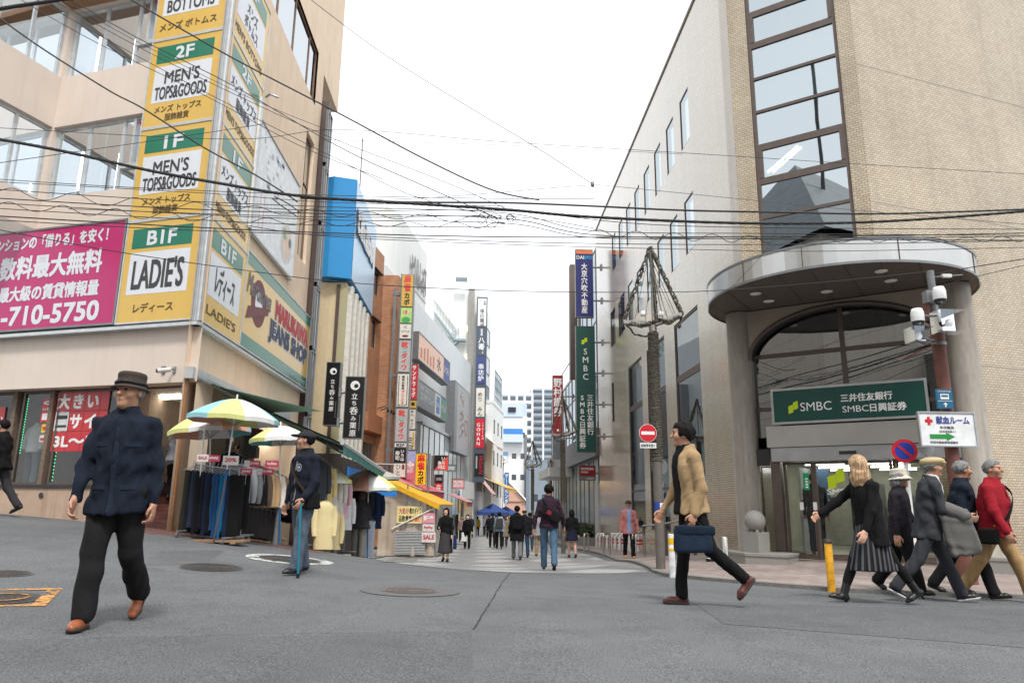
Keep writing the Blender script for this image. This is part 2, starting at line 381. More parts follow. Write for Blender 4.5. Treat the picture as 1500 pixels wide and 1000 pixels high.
kerb_pts = smooth_line([(4.6, 250), (4.6, 60), (4.5, 30), (4.25, 24), (3.75, 18.5), (3.3, 14.5), GP(952, 834).xy, GP(958, 842).xy, GP(1000, 847).xy, GP(1060, 853).xy, GP(1180, 864).xy, GP(1300, 871).xy, GP(1500, 879).xy, (9.5, 8.9), (14, 9.3), (30, 11)], 2)
inner = [(6.1, 250), (6.1, 60), (6.1, 36), (6.1, 17.5), (6.3, 16.6), (8, 16), (9.6, 15.9), (14, 17.2), (30, 22)]
bb = B()
kp, _ = strip(bb, kerb_pts, inner, .045, PINK, n=14, na=260)
o = struct(bb.build("pavement"))
bb = B()
kin = []
for i, p in enumerate(kp):
    t = (kp[min(i + 1, len(kp) - 1)] - kp[max(i - 1, 0)]).normalized(); kin.append(p + Vector((-t.y, t.x)) * .13)
strip(bb, kp, kin, .049, KERB, n=1, na=260); wallstrip(bb, kp, -.02, .049, KERB)
struct(bb.build("kerb"))
bb = B()
fl = smooth_line([(-5.6, 11.9), (-4.6, 11.75), GP(345, 792).xy, GP(420, 804).xy, GP(470, 812).xy, (-2.9, 17.0), (-3.0, 18.2), (-3.1, 23), (-3.4, 27)], 2)
fi = [(-6.4, 13.6), (-5.5, 13.9), (-5.2, 14.5), (-5.2, 16), (-5.2, 18), (-5.2, 20), (-5.2, 23), (-5.2, 27)]
fa, _ = strip(bb, fl, fi, .012, REDP, n=8, na=80); wallstrip(bb, fa, -.02, .012, KERB)
struct(bb.build("shop_forecourt_paving"))
bb = B()
strip(bb, [(-3.0, 18.8), (-3.15, 24), (-3.5, 30), (-3.9, 60), (-3.9, 250)], [(-5.2, 19.5), (-5.6, 24), (-5.6, 30), (-5.6, 60), (-5.6, 250)], .03, M("grey_pavers", srgb(150, 147, 143), .8, var=.2, vscale=3), n=6, na=100)
struct(bb.build("left_pavement"))
bb = B(); strip(bb, [(6.0, 15.6), (7.3, 14.9), (9.6, 13.2), (12, 13.6)], [(6.0, 17), (7.6, 16), (10, 14.6), (12, 15)], .052, REDP, n=4, na=24); struct(bb.build("entrance_paving"))
def disc(bb, c, r0, r1, m, dz, seg=40, sx=1):
    V = []
    for k in range(seg):
        a = 2 * math.pi * k / seg
        for r in (r0, r1):
            x, y = c[0] + r * math.cos(a) * sx, c[1] + r * math.sin(a); V.append((x, y, gz(x, y) + dz))
    if r0 > 0: bb.add(V, [(2 * k, 2 * k + 1, (2 * k + 3) % (2 * seg), (2 * k + 2) % (2 * seg)) for k in range(seg)], m)
    else: bb.add(V[1::2], [tuple(range(seg))], m)
IRON = M("cast_iron", srgb(78, 74, 72), .6, metal=.3, var=.3, vscale=40, bump=.9, bscale=45)
IRONR = M("cast_iron_rusty", srgb(108, 98, 96), .6, metal=.3, var=.3, vscale=30, bump=.9, bscale=45)
PATCH = M("concrete_patch", srgb(96, 96, 96), .9, var=.25, vscale=60, bump=.3)
WPAINT = M("road_paint_white", srgb(205, 205, 200), .8, var=.25, vscale=30)
def mat_worn(name, col):
    m = M(name, col, .85, var=.2, vscale=20); n = m.node_tree; l = n.links.new
    o = n.nodes['Material Output']; pr = n.nodes['Principled BSDF']
    t = n.nodes.new("ShaderNodeTexCoord"); z = n.nodes.new("ShaderNodeTexNoise"); z.inputs['Scale'].default_value = 7; z.inputs['Detail'].default_value = 9; z.inputs['Roughness'].default_value = .75
    l(t.outputs['Object'], z.inputs['Vector']); r = n.nodes.new("ShaderNodeValToRGB"); r.color_ramp.elements[0].position = .43; r.color_ramp.elements[1].position = .5
    l(z.outputs['Fac'], r.inputs[0]); tr = n.nodes.new("ShaderNodeBsdfTransparent"); mx_ = n.nodes.new("ShaderNodeMixShader")
    l(r.outputs[0], mx_.inputs[0]); l(tr.outputs[0], mx_.inputs[1]); l(pr.outputs[0], mx_.inputs[2]); l(mx_.outputs[0], o.inputs[0]); return m
WORNW = mat_worn("road_paint_worn", srgb(186, 187, 184))
OPAINT = mat_worn("road_paint_orange", srgb(192, 140, 78))
def manhole(u, v, rr, ring, lid, label, ringw, seg=40):
    c = GP(u, v); t = thing("manhole_cover", label, "manhole cover", (c.x, c.y, gz(c.x, c.y)), group="manhole covers in the road")
    q = B(); disc(q, c, rr, rr + ringw, ring, .006, seg); q.build("surround", t)
    q = B(); disc(q, c, 0, rr, lid, .009, seg)
    for k in range(4):
        disc(q, c, rr * (.2 + .2 * k), rr * (.26 + .2 * k), lid, .013, seg)
    q.build("lid", t); return c
manhole(601, 866, .30, PATCH, IRONR, "rusty pink-grey manhole cover in a wide dark asphalt ring in the middle of the road", .21)
manhole(310, 831, .34, ASPH, IRON, "dark plain iron manhole cover left of the man with the cane, no painted ring", .02)
manhole(425, 820, .42, WORNW, IRON, "manhole cover circled by a broad white painted ring under the man with the cane", .17)
manhole(10, 841, .2, PATCH, IRON, "small dark manhole cover at the left edge of the photo beyond the orange box", .03)
c = manhole(2, 878, .23, IRON, IRON, "round manhole cover inside the orange painted box", .07)
q = B(); disc(q, c, .17, .2, OPAINT, .0165);
cs = [GP(92, 863).xy, GP(66, 889).xy, GP(-150, 893).xy, GP(-150, 867).xy]
for i in range(4):
    a, d = cs[i], cs[(i + 1) % 4]; cen = (cs[0] + cs[1] + cs[2] + cs[3]) / 4
    w_ = .82 if i in (1, 3) else .74
    if i in (0, 2): w_ = .80
    strip(q, [a, d], [cen.lerp(a, w_), cen.lerp(d, w_)], .006, OPAINT, n=2, na=6)
tag(q.build("painted_box"), "worn orange painted box on the road round a manhole cover", "road marking")
CRK = M("crack_dark", (.03, .03, .032), .95)
def crack(pts, w_, label):
    q = B(); random.seed(len(pts)); ln = []
    pts = [GP(*p).xy for p in pts]
    for a, c2 in zip(pts, pts[1:]):
        for k in range(14):
            p = a.lerp(c2, k / 14); ln.append(p + Vector((random.uniform(-1, 1), random.uniform(-1, 1))) * .006)
    ln.append(pts[-1]); R = []
    for i, p in enumerate(ln):
        t = (ln[min(i + 1, len(ln) - 1)] - ln[max(i - 1, 0)]).normalized(); R.append(p + Vector((-t.y, t.x)) * w_ * random.uniform(.4, 1))
    V = []
    for p, r in zip(ln, R): V += [(p.x, p.y, gz(p.x, p.y) + .004), (r.x, r.y, gz(r.x, r.y) + .004)]
    q.add(V, [(2 * i, 2 * i + 1, 2 * i + 3, 2 * i + 2) for i in range(len(ln) - 1)], CRK)
    struct(q.build("road_crack"))
crack([(748, 838), (720, 878), (692, 922)], .016, "")
crack([(130, 936), (250, 934), (420, 929), (690, 926)], .008, "")
crack([(690, 926), (1000, 921), (1300, 918)], .004, "")
crack([(222, 832), (240, 838), (300, 842), (370, 839), (405, 834)], .006, "")
NEWA = ASPH.copy(); NEWA.name = "asphalt_patch"
for n_ in NEWA.node_tree.nodes:
    if n_.type == 'VALTORGB' and n_.color_ramp.elements[0].color[0] < .125 and n_.color_ramp.elements[0].color[0] > .1:
        for e_ in n_.color_ramp.elements: e_.color = tuple(c * .87 for c in e_.color[:3]) + (1,)
def patch(pts):
    q = B(); c = [GP(*p).xy for p in pts]; strip(q, [c[0], c[3]], [c[1], c[2]], .0025, NEWA, n=24, na=24); struct(q.build("road_patch"))
patch([(-260, 940), (690, 927), (700, 1120), (-300, 1120)]); patch([(1010, 880), (1560, 893), (1640, 960), (1060, 915)]); patch([(235, 808), (330, 806), (300, 826), (205, 828)])
q = B(); strip(q, smooth_line([GP(585, 824).xy, GP(618, 812).xy, (-2.6, 18), (-2.8, 22)], 2), smooth_line([GP(560, 824).xy, GP(600, 813).xy, (-2.85, 18), (-3.05, 22)], 2), .01, KERB, n=2, na=30)
struct(q.build("gutter_slabs"))
# shared materials
def MGC(name, fac, tint=(.5, .55, .57), gcol=(.92, .96, 1), rough=.01):   # coated glass: mirrors part of what it faces, lets the rest through
    if name in MATS: return MATS[name]
    m = bpy.data.materials.new(name); m.use_nodes = True; n = m.node_tree; n.nodes.clear(); l = n.links.new; MATS[name] = m
    o = n.nodes.new("ShaderNodeOutputMaterial"); mix = n.nodes.new("ShaderNodeMixShader"); mix.inputs[0].default_value = fac
    a = n.nodes.new("ShaderNodeBsdfTransparent"); a.inputs[0].default_value = tint + (1,)
    g = n.nodes.new("ShaderNodeBsdfGlossy"); g.inputs['Roughness'].default_value = rough; g.inputs[0].default_value = gcol + (1,)
    t = n.nodes.new("ShaderNodeTexCoord"); z = n.nodes.new("ShaderNodeTexNoise"); z.inputs['Scale'].default_value = .8
    l(t.outputs['Object'], z.inputs['Vector']); bp = n.nodes.new("ShaderNodeBump"); bp.inputs['Strength'].default_value = .05; bp.inputs['Distance'].default_value = .02
    l(z.outputs['Fac'], bp.inputs['Height']); l(bp.outputs[0], g.inputs['Normal'])
    l(a.outputs[0], mix.inputs[1]); l(g.outputs[0], mix.inputs[2]); l(mix.outputs[0], o.inputs[0]); return m
TILE = MBRICK("bank_tile", srgb(196, 182, 158), srgb(181, 165, 139), srgb(118, 104, 90), .115, .055, .0055, rough=.28, bump=.25, var=.16, coat=.3, offset=.5, vs=.7)
TILEF = MBRICK("bank_tile_fine", srgb(198, 186, 162), srgb(186, 172, 146), srgb(130, 118, 102), .115, .055, .005, rough=.2, bump=.04, var=.12, coat=.6, offset=.5, vs=.5)
BRONZE = C("bronze_frame", 92, 80, 74, rough=.45, metal=.3)
DARKF = C("dark_frame", 52, 50, 50, rough=.4, metal=.3)
ALU = C("aluminium", 176, 178, 180, rough=.35, metal=.8, vscale=3)
STEEL = C("brushed_steel", 188, 188, 186, rough=.3, metal=.9, var=.06, vscale=2)
STONEC = MBRICK("column_stone", srgb(152, 144, 134), srgb(144, 136, 127), srgb(130, 124, 116), 3, 6, .003, rough=.55, bump=.05, var=.22, vs=3)
GL_SKY = MGC("coated_glass", .5, (.3, .34, .36), (.82, .9, .94))
GL_DK = MGC("dark_glass", .3, (.35, .38, .4))
GL_SHOP = MGC("shop_glass", .06, (.88, .92, .92))
GL_FROST = M("frosted_glass", srgb(196, 206, 206), .3, var=.05)
WHITE = C("white_paint", 232, 232, 230, rough=.5)
BLACK = C("black_paint", 26, 26, 28, rough=.45)
GREYM = C("grey_metal", 124, 126, 128, rough=.45, metal=.4)
GALV = C("galvanised", 150, 152, 153, rough=.45, metal=.6, vscale=20)
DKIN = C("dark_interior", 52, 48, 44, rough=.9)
LAMP = M("lamp_tube", (1, .97, .9), .5, emit=6, var=0)
def room(bb, fr, s0, s1, z0, z1, o0, o1, m):       # inside of a room behind a wall, open to the front
    a = lambda s_, z_, o_: fr.pt(s_, z_, o_)
    bb.quad(a(s0, z0, o0), a(s1, z0, o0), a(s1, z1, o0), a(s0, z1, o0), m)
    bb.quad(a(s0, z0, o1), a(s0, z0, o0), a(s0, z1, o0), a(s0, z1, o1), m); bb.quad(a(s1, z0, o0), a(s1, z0, o1), a(s1, z1, o1), a(s1, z1, o0), m)
    bb.quad(a(s0, z0, o1), a(s1, z0, o1), a(s1, z0, o0), a(s0, z0, o0), m); bb.quad(a(s0, z1, o0), a(s1, z1, o0), a(s1, z1, o1), a(s0, z1, o1), m)
def holed(bb, fr, s0, s1, z0, z1, holes, m, o=0, depth=.18, rev=None):
    ss = sorted({s0, s1} | {x for h in holes for x in h[:2] if s0 < x < s1}); zs = sorted({z0, z1} | {x for h in holes for x in h[2:] if z0 < x < z1})
    for c, d in zip(zs, zs[1:]):
        run = None
        for a, b_ in list(zip(ss, ss[1:])) + [(None, None)]:
            solid = a is not None and not any(h[0] <= (a + b_) / 2 <= h[1] and h[2] <= (c + d) / 2 <= h[3] for h in holes)
            if solid: run = [run[0], b_] if run else [a, b_]
            elif run:
                bb.quad(fr.pt(run[0], c, o), fr.pt(run[1], c, o), fr.pt(run[1], d, o), fr.pt(run[0], d, o), m); run = None
    r = rev or m
    for h in holes:
        a, b_, c, d = h; i = o - depth
        bb.quad(fr.pt(a, c, o), fr.pt(a, d, o), fr.pt(a, d, i), fr.pt(a, c, i), r); bb.quad(fr.pt(b_, c, i), fr.pt(b_, d, i), fr.pt(b_, d, o), fr.pt(b_, c, o), r)
        bb.quad(fr.pt(a, c, i), fr.pt(b_, c, i), fr.pt(b_, c, o), fr.pt(a, c, o), r); bb.quad(fr.pt(a, d, o), fr.pt(b_, d, o), fr.pt(b_, d, i), fr.pt(a, d, i), r)
def window(par, fr, s0, s1, z0, z1, o, fm, gm, mv=(), mh=(), fw=.05, th=.06, name="window", sill=0):
    q = B()
    q.fbox(fr, s0, s0 + fw, z0, z1, o - th, o, fm); q.fbox(fr, s1 - fw, s1, z0, z1, o - th, o, fm)
    q.fbox(fr, s0 + fw, s1 - fw, z0, z0 + fw, o - th, o, fm); q.fbox(fr, s0 + fw, s1 - fw, z1 - fw, z1, o - th, o, fm)
    for x in mv: q.fbox(fr, x - fw / 2, x + fw / 2, z0 + fw, z1 - fw, o - th, o - .004, fm)
    for x in mh:
        k = fw
        if isinstance(x, tuple): x, k = x
        q.fbox(fr, s0 + fw, s1 - fw, x - k / 2, x + k / 2, o - th, o - .002, fm)
    if sill: q.fbox(fr, s0 - .05, s1 + .05, z0 - .06, z0 - .001, o - th, o + sill, fm)
    w_ = q.build(name, par)
    q = B(); q.quad(fr.pt(s0, z0, o - th / 2), fr.pt(s1, z0, o - th / 2), fr.pt(s1, z1, o - th / 2), fr.pt(s0, z1, o - th / 2), gm)
    g = q.build("pane", par); g.parent = w_; return w_
def sign(name, label, fr, rect, o0, o1, face, frame=None, draw=None, fw=.035, cat="sign", group=None, both=False):
    """a boxed sign on a wall plane: case, raised frame, lettering drawn on its face"""
    s0, s1, z0, z1 = rect; t = thing(name, label, cat, fr.pt((s0 + s1) / 2, z0, o0), group=group)
    q = B(); q.fbox(fr, s0, s1, z0, z1, o0, o1, face); q.build("panel", t)
    if frame:
        q = B(); k = o1 + .015
        q.fbox(fr, s0 - fw, s0, z0 - fw, z1 + fw, o0, k, frame); q.fbox(fr, s1, s1 + fw, z0 - fw, z1 + fw, o0, k, frame)
        q.fbox(fr, s0, s1, z0 - fw, z0, o0, k, frame); q.fbox(fr, s0, s1, z1, z1 + fw, o0, k, frame); q.build("frame", t)
    if draw:
        q = B(); draw(q, fr.off(o1), s0, s1, z0, z1)
        if q.v: q.build("lettering", t)
    return t
def fq(q, fr, s0, s1, z0, z1, m, o=.003): q.quad(fr.pt(s0, z0, o), fr.pt(s1, z0, o), fr.pt(s1, z1, o), fr.pt(s0, z1, o), m)
# the bank on the right corner
RW_ = Fr((6, 17, 0), (0, -1))
k1 = RW_.pt(RW_.px(1086, 365)[0], 0); K1 = Vector((6, k1.y, 0))
CH = Fr(K1, (.806, -.592)); sK2 = CH.px(1283, 365)[0]; K2 = CH.pt(sK2, 0)
RF = Fr(K2, (.957, .29)); PF = CH.off(1.0)
YB = 36.6; ROOF = RW_.px(915, 240)[1]
W_ = Fr((6, K1.y, 0), (0, -1))             # s = K1.y - Y (negative going away)
sB = K1.y - YB
bank = thing("bank_building", "tan tiled corner bank with curved steel canopy and arched glass entrance on the right", "building", K1 + Vector((0, 0, -.2)))
holes = []; wins = []
def slot(u0, v0, u1, v1): s_a, z_a = W_.px(u0, v0); s_b, z_b = W_.px(u1, v1); return s_a, s_b, z_a, z_b
r1z1 = W_.px(995.1, 151.1)[1]; r1z0 = W_.px(998.6, 221.8)[1]
r2z1 = W_.px(1002, 298)[1]; r2z0 = W_.px(1006, 373.6)[1]
sp = 1.69; s_first = W_.px(995.1, 151)[0]; wid = W_.px(1007, 127)[0] - s_first
for k in range(8): holes.append((s_first - k * sp, s_first - k * sp + wid, r1z0, r1z1))
s2 = W_.px(1002, 298)[0]
for k in range(7): holes.append((s2 - k * sp, s2 - k * sp + wid, r2z0, r2z1))
n_slot = len(holes)
big = []
bz1 = W_.px(940.1, 520.5)[1]; bz0 = gz(6, 24) + .75
for (ua, ub) in ((990.5, 1027), (948.5, 975), (920.8, 940.5)):
    a = W_.px(ua, 560)[0]; c_ = W_.px(ub, 560)[0]; big.append((a, c_, bz0, bz1))
holes += big
small = [(W_.px(895, 500)[0], W_.px(902, 500)[0], W_.px(897, 508)[1], W_.px(897, 455)[1]), (W_.px(906.5, 480)[0], W_.px(912.5, 480)[0], W_.px(909, 492)[1], W_.px(909, 440)[1]), (W_.px(897, 600)[0], W_.px(900, 600)[0], W_.px(898, 618)[1], W_.px(898, 560)[1])]
holes += small
q = B(); holed(q, W_, sB, -.55, -1.6, ROOF, holes, TILEF, rev=BRONZE)
holed(q, W_, -.55, 0, -1.6, ROOF, [], TILE)
q.fbox(W_, sB, 0, ROOF, ROOF + .12, -.35, .03, BRONZE)
q.quad(W_.pt(sB, -1.6, -9), W_.pt(sB, -1.6, 0), W_.pt(sB, ROOF, 0), W_.pt(sB, ROOF, -9), TILE)
q.build("wall", bank)
for i, h in enumerate(holes[:n_slot]): window(bank, W_, h[0], h[1], h[2], h[3], -.012, BRONZE, GL_SKY, fw=.035, th=.03)
for h in small: window(bank, W_, h[0], h[1], h[2], h[3], -.012, BRONZE, GL_DK, fw=.03, th=.03)
tz = W_.px(991, 557)[1]
for h in big: window(bank, W_, h[0], h[1], h[2], h[3], -.02, BRONZE, GL_DK, mh=((tz, .2), bz0 + 1.35), fw=.07, th=.05)
q = B()
for h in big:                              # panels and posters standing inside the big windows
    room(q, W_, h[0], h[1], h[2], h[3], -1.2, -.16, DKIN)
    fq(q, W_, h[0] + .1, h[1] - .1, bz0 + .1, bz0 + 1.0, C("green_board", 60, 120, 98), -.5)
    fq(q, W_, h[0] + .1, h[1] - .1, bz0 + 1.0, bz0 + 1.32, C("cream_board", 225, 222, 205), -.5)
q.build("window_display", bank)
portal_z = 4.97
sa, sb = CH.px(1112, 320)[0], CH.px(1253, 320)[0]
zl = [CH.px(u, v)[1] for u, v in ((1091, 24), (1096, 68), (1098, 117), (1102, 165), (1106, 217), (1110, 266), (1113, 319), (1116, 374))]
zt = ROOF - .6; zb = 5.0
q = B(); holed(q, CH, 0, sK2, portal_z - .1, ROOF, [(sa, sb, zb, zt)], TILE, depth=.12, rev=BRONZE); q.fbox(CH, 0, sK2, ROOF, ROOF + .12, -.3, .03, BRONZE); q.build("wall", bank)
mh = [(z, .07) for z in zl] + [(zl[0] + 1.25 * k, .07) for k in (1, 2, 3, 4)]
mh[0] = (zl[0], .16); mh[1] = (zl[1], .16); mh[4] = (zl[4], .16); mh[5] = (zl[5], .16)
wst = window(bank, CH, sa, sb, zb, zt, -.04, BRONZE, GL_SKY, mh=mh, fw=.08, th=.08, name="window_strip")
q = B()                                    # opening sashes and blinds behind two panes
for zA, zB in ((zl[1], zl[0]), (zl[5], zl[4])):
    for a, c_ in ((sa + .08, sa + .16), (sb - .16, sb - .08)):
        q = B(); q.fbox(CH, a, c_, zA + .08, zB - .08, -.1, -.03, BRONZE); q.build("sash_stile", bank)
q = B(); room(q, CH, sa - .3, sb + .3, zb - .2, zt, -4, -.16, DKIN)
for zA, zB in ((zl[2], zl[1]), (zl[3], zl[2])): fq(q, CH, sa, sb, zA, zB, GL_FROST, -.1)
q.build("strip_interior", bank)
q = B(); c0, c1 = P(1125, 252, 17.6), P(1205, 182, 19.6)
for d in (0, .14): q.tube([c0 + Vector((d, 0, 0)), c1 + Vector((d, 0, 0))], .03, LAMP, 8)
q.build("ceiling_lamp", bank)
q = B(); holed(q, RF, 0, 16, -1.5, ROOF, [(0, .95, -1.5, portal_z - .1), (7.2, 9, 11, 15)], TILE, depth=.12, rev=BRONZE); q.fbox(RF, 0, 16, ROOF, ROOF + .12, -.3, .03, BRONZE)
JOINT = C("tile_joint", 150, 142, 130)
for z in (3.9, 7.3, 10.6, 14): q.fbox(RF, 0, 16, z, z + .03, 0, .004, JOINT)
q.build("wall", bank); window(bank, RF, 7.2, 9, 11, 15, -.06, BRONZE, GL_SKY, mh=(13,))
cols = []
for (u, v) in ((1083, 540), (1408, 500)):
    s_, z_ = PF.px(u, v); p = PF.pt(s_, 0, -.1); cols.append(s_)
    q = B(); g = gz(p.x, p.y)
    q.lathe([(.30, g - .1), (.30, g + .12), (.255, g + .13), (.25, portal_z - .25), (.25, portal_z)], (p.x, p.y, 0), STONEC, 28); q.build("column", bank)
aL, aR = PF.px(1099, 530)[0] , PF.px(1408, 508)[0]-.22
spz = PF.px(1099, 527)[1]; apz = min(PF.px(1231, 441)[1], portal_z - .09); am = (aL + aR) / 2
arc = [(am + (aR - aL) / 2 * math.cos(t), spz + (apz - spz) * math.sin(t)) for t in [math.pi * k / 40 for k in range(41)]]
ARCHW = C("portal_panel", 150, 138, 126, rough=.4, var=.08, vscale=2)
q = B(); s_l, s_r = cols[0] - .1, cols[1] + .1
for (a, b_), (c_, d_) in zip(arc, arc[1:]):
    q.quad(PF.pt(c_, d_), PF.pt(a, b_), PF.pt(a, portal_z), PF.pt(c_, portal_z), ARCHW)
    q.quad(PF.pt(a, b_), PF.pt(c_, d_), PF.pt(c_, d_, -.35), PF.pt(a, b_, -.35), DARKF)
for a, c_ in ((s_l, aL), (aR, s_r)): q.fbox(PF, a, c_, -1, portal_z, -.25, 0, ARCHW)
q.quad(PF.pt(s_l, -1, 0), PF.pt(s_l, portal_z, 0), PF.pt(s_l, portal_z, -2.5), PF.pt(s_l, -1, -2.5), TILE)
q.quad(PF.pt(s_r, portal_z, 0), PF.pt(s_r, -1, 0), PF.pt(s_r, -1, -3), PF.pt(s_r, portal_z, -3), TILE)
q.build("arch_wall", bank)
q = B(); q.tube([PF.pt(aL, .2, .01)] * 0 + [PF.pt(a, b_, .0) for a, b_ in arc], .045, BRONZE, 8); q.build("arch_trim", bank)
zh1 = PF.px(1230, 508)[1]
q = B(); mvs = PF.px(1229, 480)[0]
q.fbox(PF, mvs - .045, mvs + .045, 2.4, apz - .01, -.28, -.2, BRONZE); q.fbox(PF, aL + .02, aR - .02, zh1 - .04, zh1 + .04, -.28, -.202, BRONZE)
q.fbox(PF, aL + .02, aR - .02, zh1 - 1.16, zh1 - 1.08, -.28, -.202, BRONZE); aw = q.build("arch_window", bank)
q = B()
for (a, b_), (c_, d_) in zip(arc, arc[1:]): q.quad(PF.pt(c_, 2.3, -.24), PF.pt(a, 2.3, -.24), PF.pt(a, b_, -.24), PF.pt(c_, d_, -.24), GL_DK)
g_ = q.build("pane", bank); g_.parent = aw
cc = PF.pt((cols[0] + cols[1]) / 2 - .05, 0, -.1); RC = 2.48
def _circ(u, v):                              # where a pixel's ray first meets the canopy's rim
    r = ray(u, v); k = Vector((CAM.x - cc.x, CAM.y - cc.y)); d = Vector((r.x, r.y)); A_ = d.dot(d); B_ = k.dot(d); C_ = k.dot(k) - RC * RC
    return (CAM + r * ((-B_ - math.sqrt(max(B_ * B_ - A_ * C_, 0))) / A_)).z
zc0, zc1 = portal_z, _circ(1240, 349)
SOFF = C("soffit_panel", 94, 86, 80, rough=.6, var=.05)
q = B(); n = 72; ring = [(cc.x + RC * math.cos(2 * math.pi * k / n), cc.y + RC * math.sin(2 * math.pi * k / n)) for k in range(n)]
for k in range(n):
    a, c_ = ring[k], ring[(k + 1) % n]
    q.add([(a[0], a[1], zc0), (c_[0], c_[1], zc0), (c_[0], c_[1], zc1), (a[0], a[1], zc1)], [(0, 1, 2, 3)], STEEL, True)
q.add([(x, y, zc1) for x, y in ring], [tuple(range(n))], STEEL)
for z, r in ((zc0 + .0, RC + .015), (zc1 - .03, RC + .015)):
    for k in range(n):
        c_, s_ = [(math.cos(2 * math.pi * j / n), math.sin(2 * math.pi * j / n)) for j in (k, k + 1)]; q.add([(cc.x + r * p[0], cc.y + r * p[1], z + dz) for p, dz in ((c_, -.015), (s_, -.015), (s_, .03), (c_, .03))], [(0, 1, 2, 3)], GREYM, True)
for ang in (-128, -92, -48, 205):                             # panel joints
    t = math.radians(ang); q.box((cc.x + (RC + .004) * math.cos(t), cc.y + (RC + .004) * math.sin(t), (zc0 + zc1) / 2), (.012, .012, zc1 - zc0 - .06), BRONZE, t)
can = q.build("canopy", bank)
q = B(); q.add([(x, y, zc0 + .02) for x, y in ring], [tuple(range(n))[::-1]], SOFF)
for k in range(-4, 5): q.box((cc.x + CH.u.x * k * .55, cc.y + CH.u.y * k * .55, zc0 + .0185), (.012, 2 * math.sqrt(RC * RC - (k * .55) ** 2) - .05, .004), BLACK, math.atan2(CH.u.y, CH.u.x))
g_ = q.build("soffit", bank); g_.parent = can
for (u, v) in ((1107, 430), (1126, 441), (1211, 427), (1291, 397), (1305, 411)):
    q = B(); r = ray(u, v); p = CAM + r * ((zc0 + .01 - CAM.z) / r.z); q.lathe([(.001, 0), (.1, 0), (.11, .008)], (p.x, p.y, zc0), C("downlight", 225, 222, 215), 16); g_ = q.build("downlight", bank); g_.parent = can
LB = gz(*PF.pt(2, 0).xy) + .05
hz1, hz0 = PF.px(1240, 620)[1], PF.px(1240, 652)[1]
l0, l1 = PF.px(1125, 645)[0], aR + .02
q = B(); q.fbox(PF, l0, l1, hz0, hz1, -.2, .1, STEEL); q.fbox(PF, l0 + .06, l1, hz0 - .28, hz0 - .01, -.2, .06, ALU)
q.box(PF.pt(PF.px(1242, 655)[0], hz0 - .14, .075), (.3, .04, .06), DARKF, math.atan2(PF.u.y, PF.u.x)); q.build("lintel", bank)
q = B(); dzt = hz0 - .29
q.fbox(PF, l0 + .02, l0 + .2, LB - .1, hz0 - .005, -.22, .0, BRONZE)
q.fbox(PF, aL, l0 + .0, hz0 - .35, hz0 - .02, -.2, -.02, DARKF)
q.build("door_jamb", bank)
ds = [PF.px(u, 720)[0] for u in (1147, 1192, 1252, 1310)] + [aR]
for i in range(4):
    window(bank, PF, ds[i] + .004, ds[i + 1] - .004, LB + .02, dzt, -.1 if i in (1, 2) else -.14, BRONZE, GL_SHOP, fw=.05, name="door" if i in (1, 2) else "sidelight")
window(bank, PF, aL + .01, l0 + .01, LB, hz0 - .36, -.24, BRONZE, GL_SHOP, fw=.02, name="sidelight")
DGREEN = C("bank_green", 0, 66, 58, rough=.35, var=.04); LIME = C("lime_mark", 190, 214, 10, rough=.4, var=.02)
def lime_mark(q, fr, s, z, h, o=.004):                       # two slanting bars
    w_ = h * .36
    for dx, dz in ((0, 0), (w_ * 1.05, h * .28)):
        q.fprism(fr, [(s + dx, z + dz), (s + dx + w_, z + dz + h * .12), (s + dx + w_, z + dz + h * .72), (s + dx, z + dz + h * .6)], o - .002, o, LIME)
q = B(); fp = PF.off(-.09); s_ = PF.px(1212, 716)[0]; lime_mark(q, fp, s_, PF.px(1212, 717)[1], .42)
q.text(fp, "SMBC", s_ - .02, PF.px(1212, 724)[1], .46, .11, WHITE)
q.build("door_lettering", bank)
for x in (-.55, -.3):
    q = B(); q.fbox(fp, s_ + x, s_ + x + .07, LB + .95, LB + 1.1, 0, .01, WHITE); q.build("door_sticker", bank)
POSTG = C("poster_green", 0, 150, 92)
q = B(); fq(q, PF, PF.px(1174, 700)[0], PF.px(1183, 700)[0], PF.px(1178, 717)[1], PF.px(1178, 692)[1], POSTG, -.13)
for k in range(4): fq(q, PF, PF.px(1177, 700)[0], PF.px(1181, 700)[0], PF.px(1178, 714 - k * 4)[1], PF.px(1178, 711.5 - k * 4)[1], WHITE, -.127)
q.build("door_poster", bank)
LOB = C("lobby_wall", 196, 196, 180, rough=.8); q = B()
room(q, PF, aL - .5, aR + .2, LB - .01, dzt + .15, -7, -.3, LOB)
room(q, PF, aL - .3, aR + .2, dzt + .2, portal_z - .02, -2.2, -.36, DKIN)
fq(q, PF, aL - .4, aR + .15, LB, LB + .02, C("lobby_floor", 120, 112, 104), -6.9)
for k, s_ in enumerate((.9, 1.9, 2.9)):                                # machines along the back
    q.fbox(PF, aL + s_, aL + s_ + .55, LB, LB + 1.3, -6.2, -5.6, C("machine", 150, 156, 160)); fq(q, PF, aL + s_ + .08, aL + s_ + .47, LB + .85, LB + 1.15, C("machine_screen", 70, 110, 130), -5.59)
    q.fbox(PF, aL + s_ + .6, aL + s_ + .66, LB, LB + 1.6, -6.2, -5.0, C("divider", 120, 128, 126))
q.fbox(PF, aL + .25, aL + .3, LB, LB + 1.9, -3.5, -2.4, C("steel_post", 170, 176, 176)); q.fbox(PF, aL + .9, aL + 1.0, LB, dzt, -5.3, -5.0, DARKF); q.fbox(PF, aL + 2.6, aL + 2.7, LB, dzt, -5.3, -5.0, DARKF)
fq(q, PF, aL + .35, aL + .75, LB + 1.2, LB + 1.9, C("blue_notice", 70, 104, 140), -3.3)
q.build("lobby", bank)
q = B()
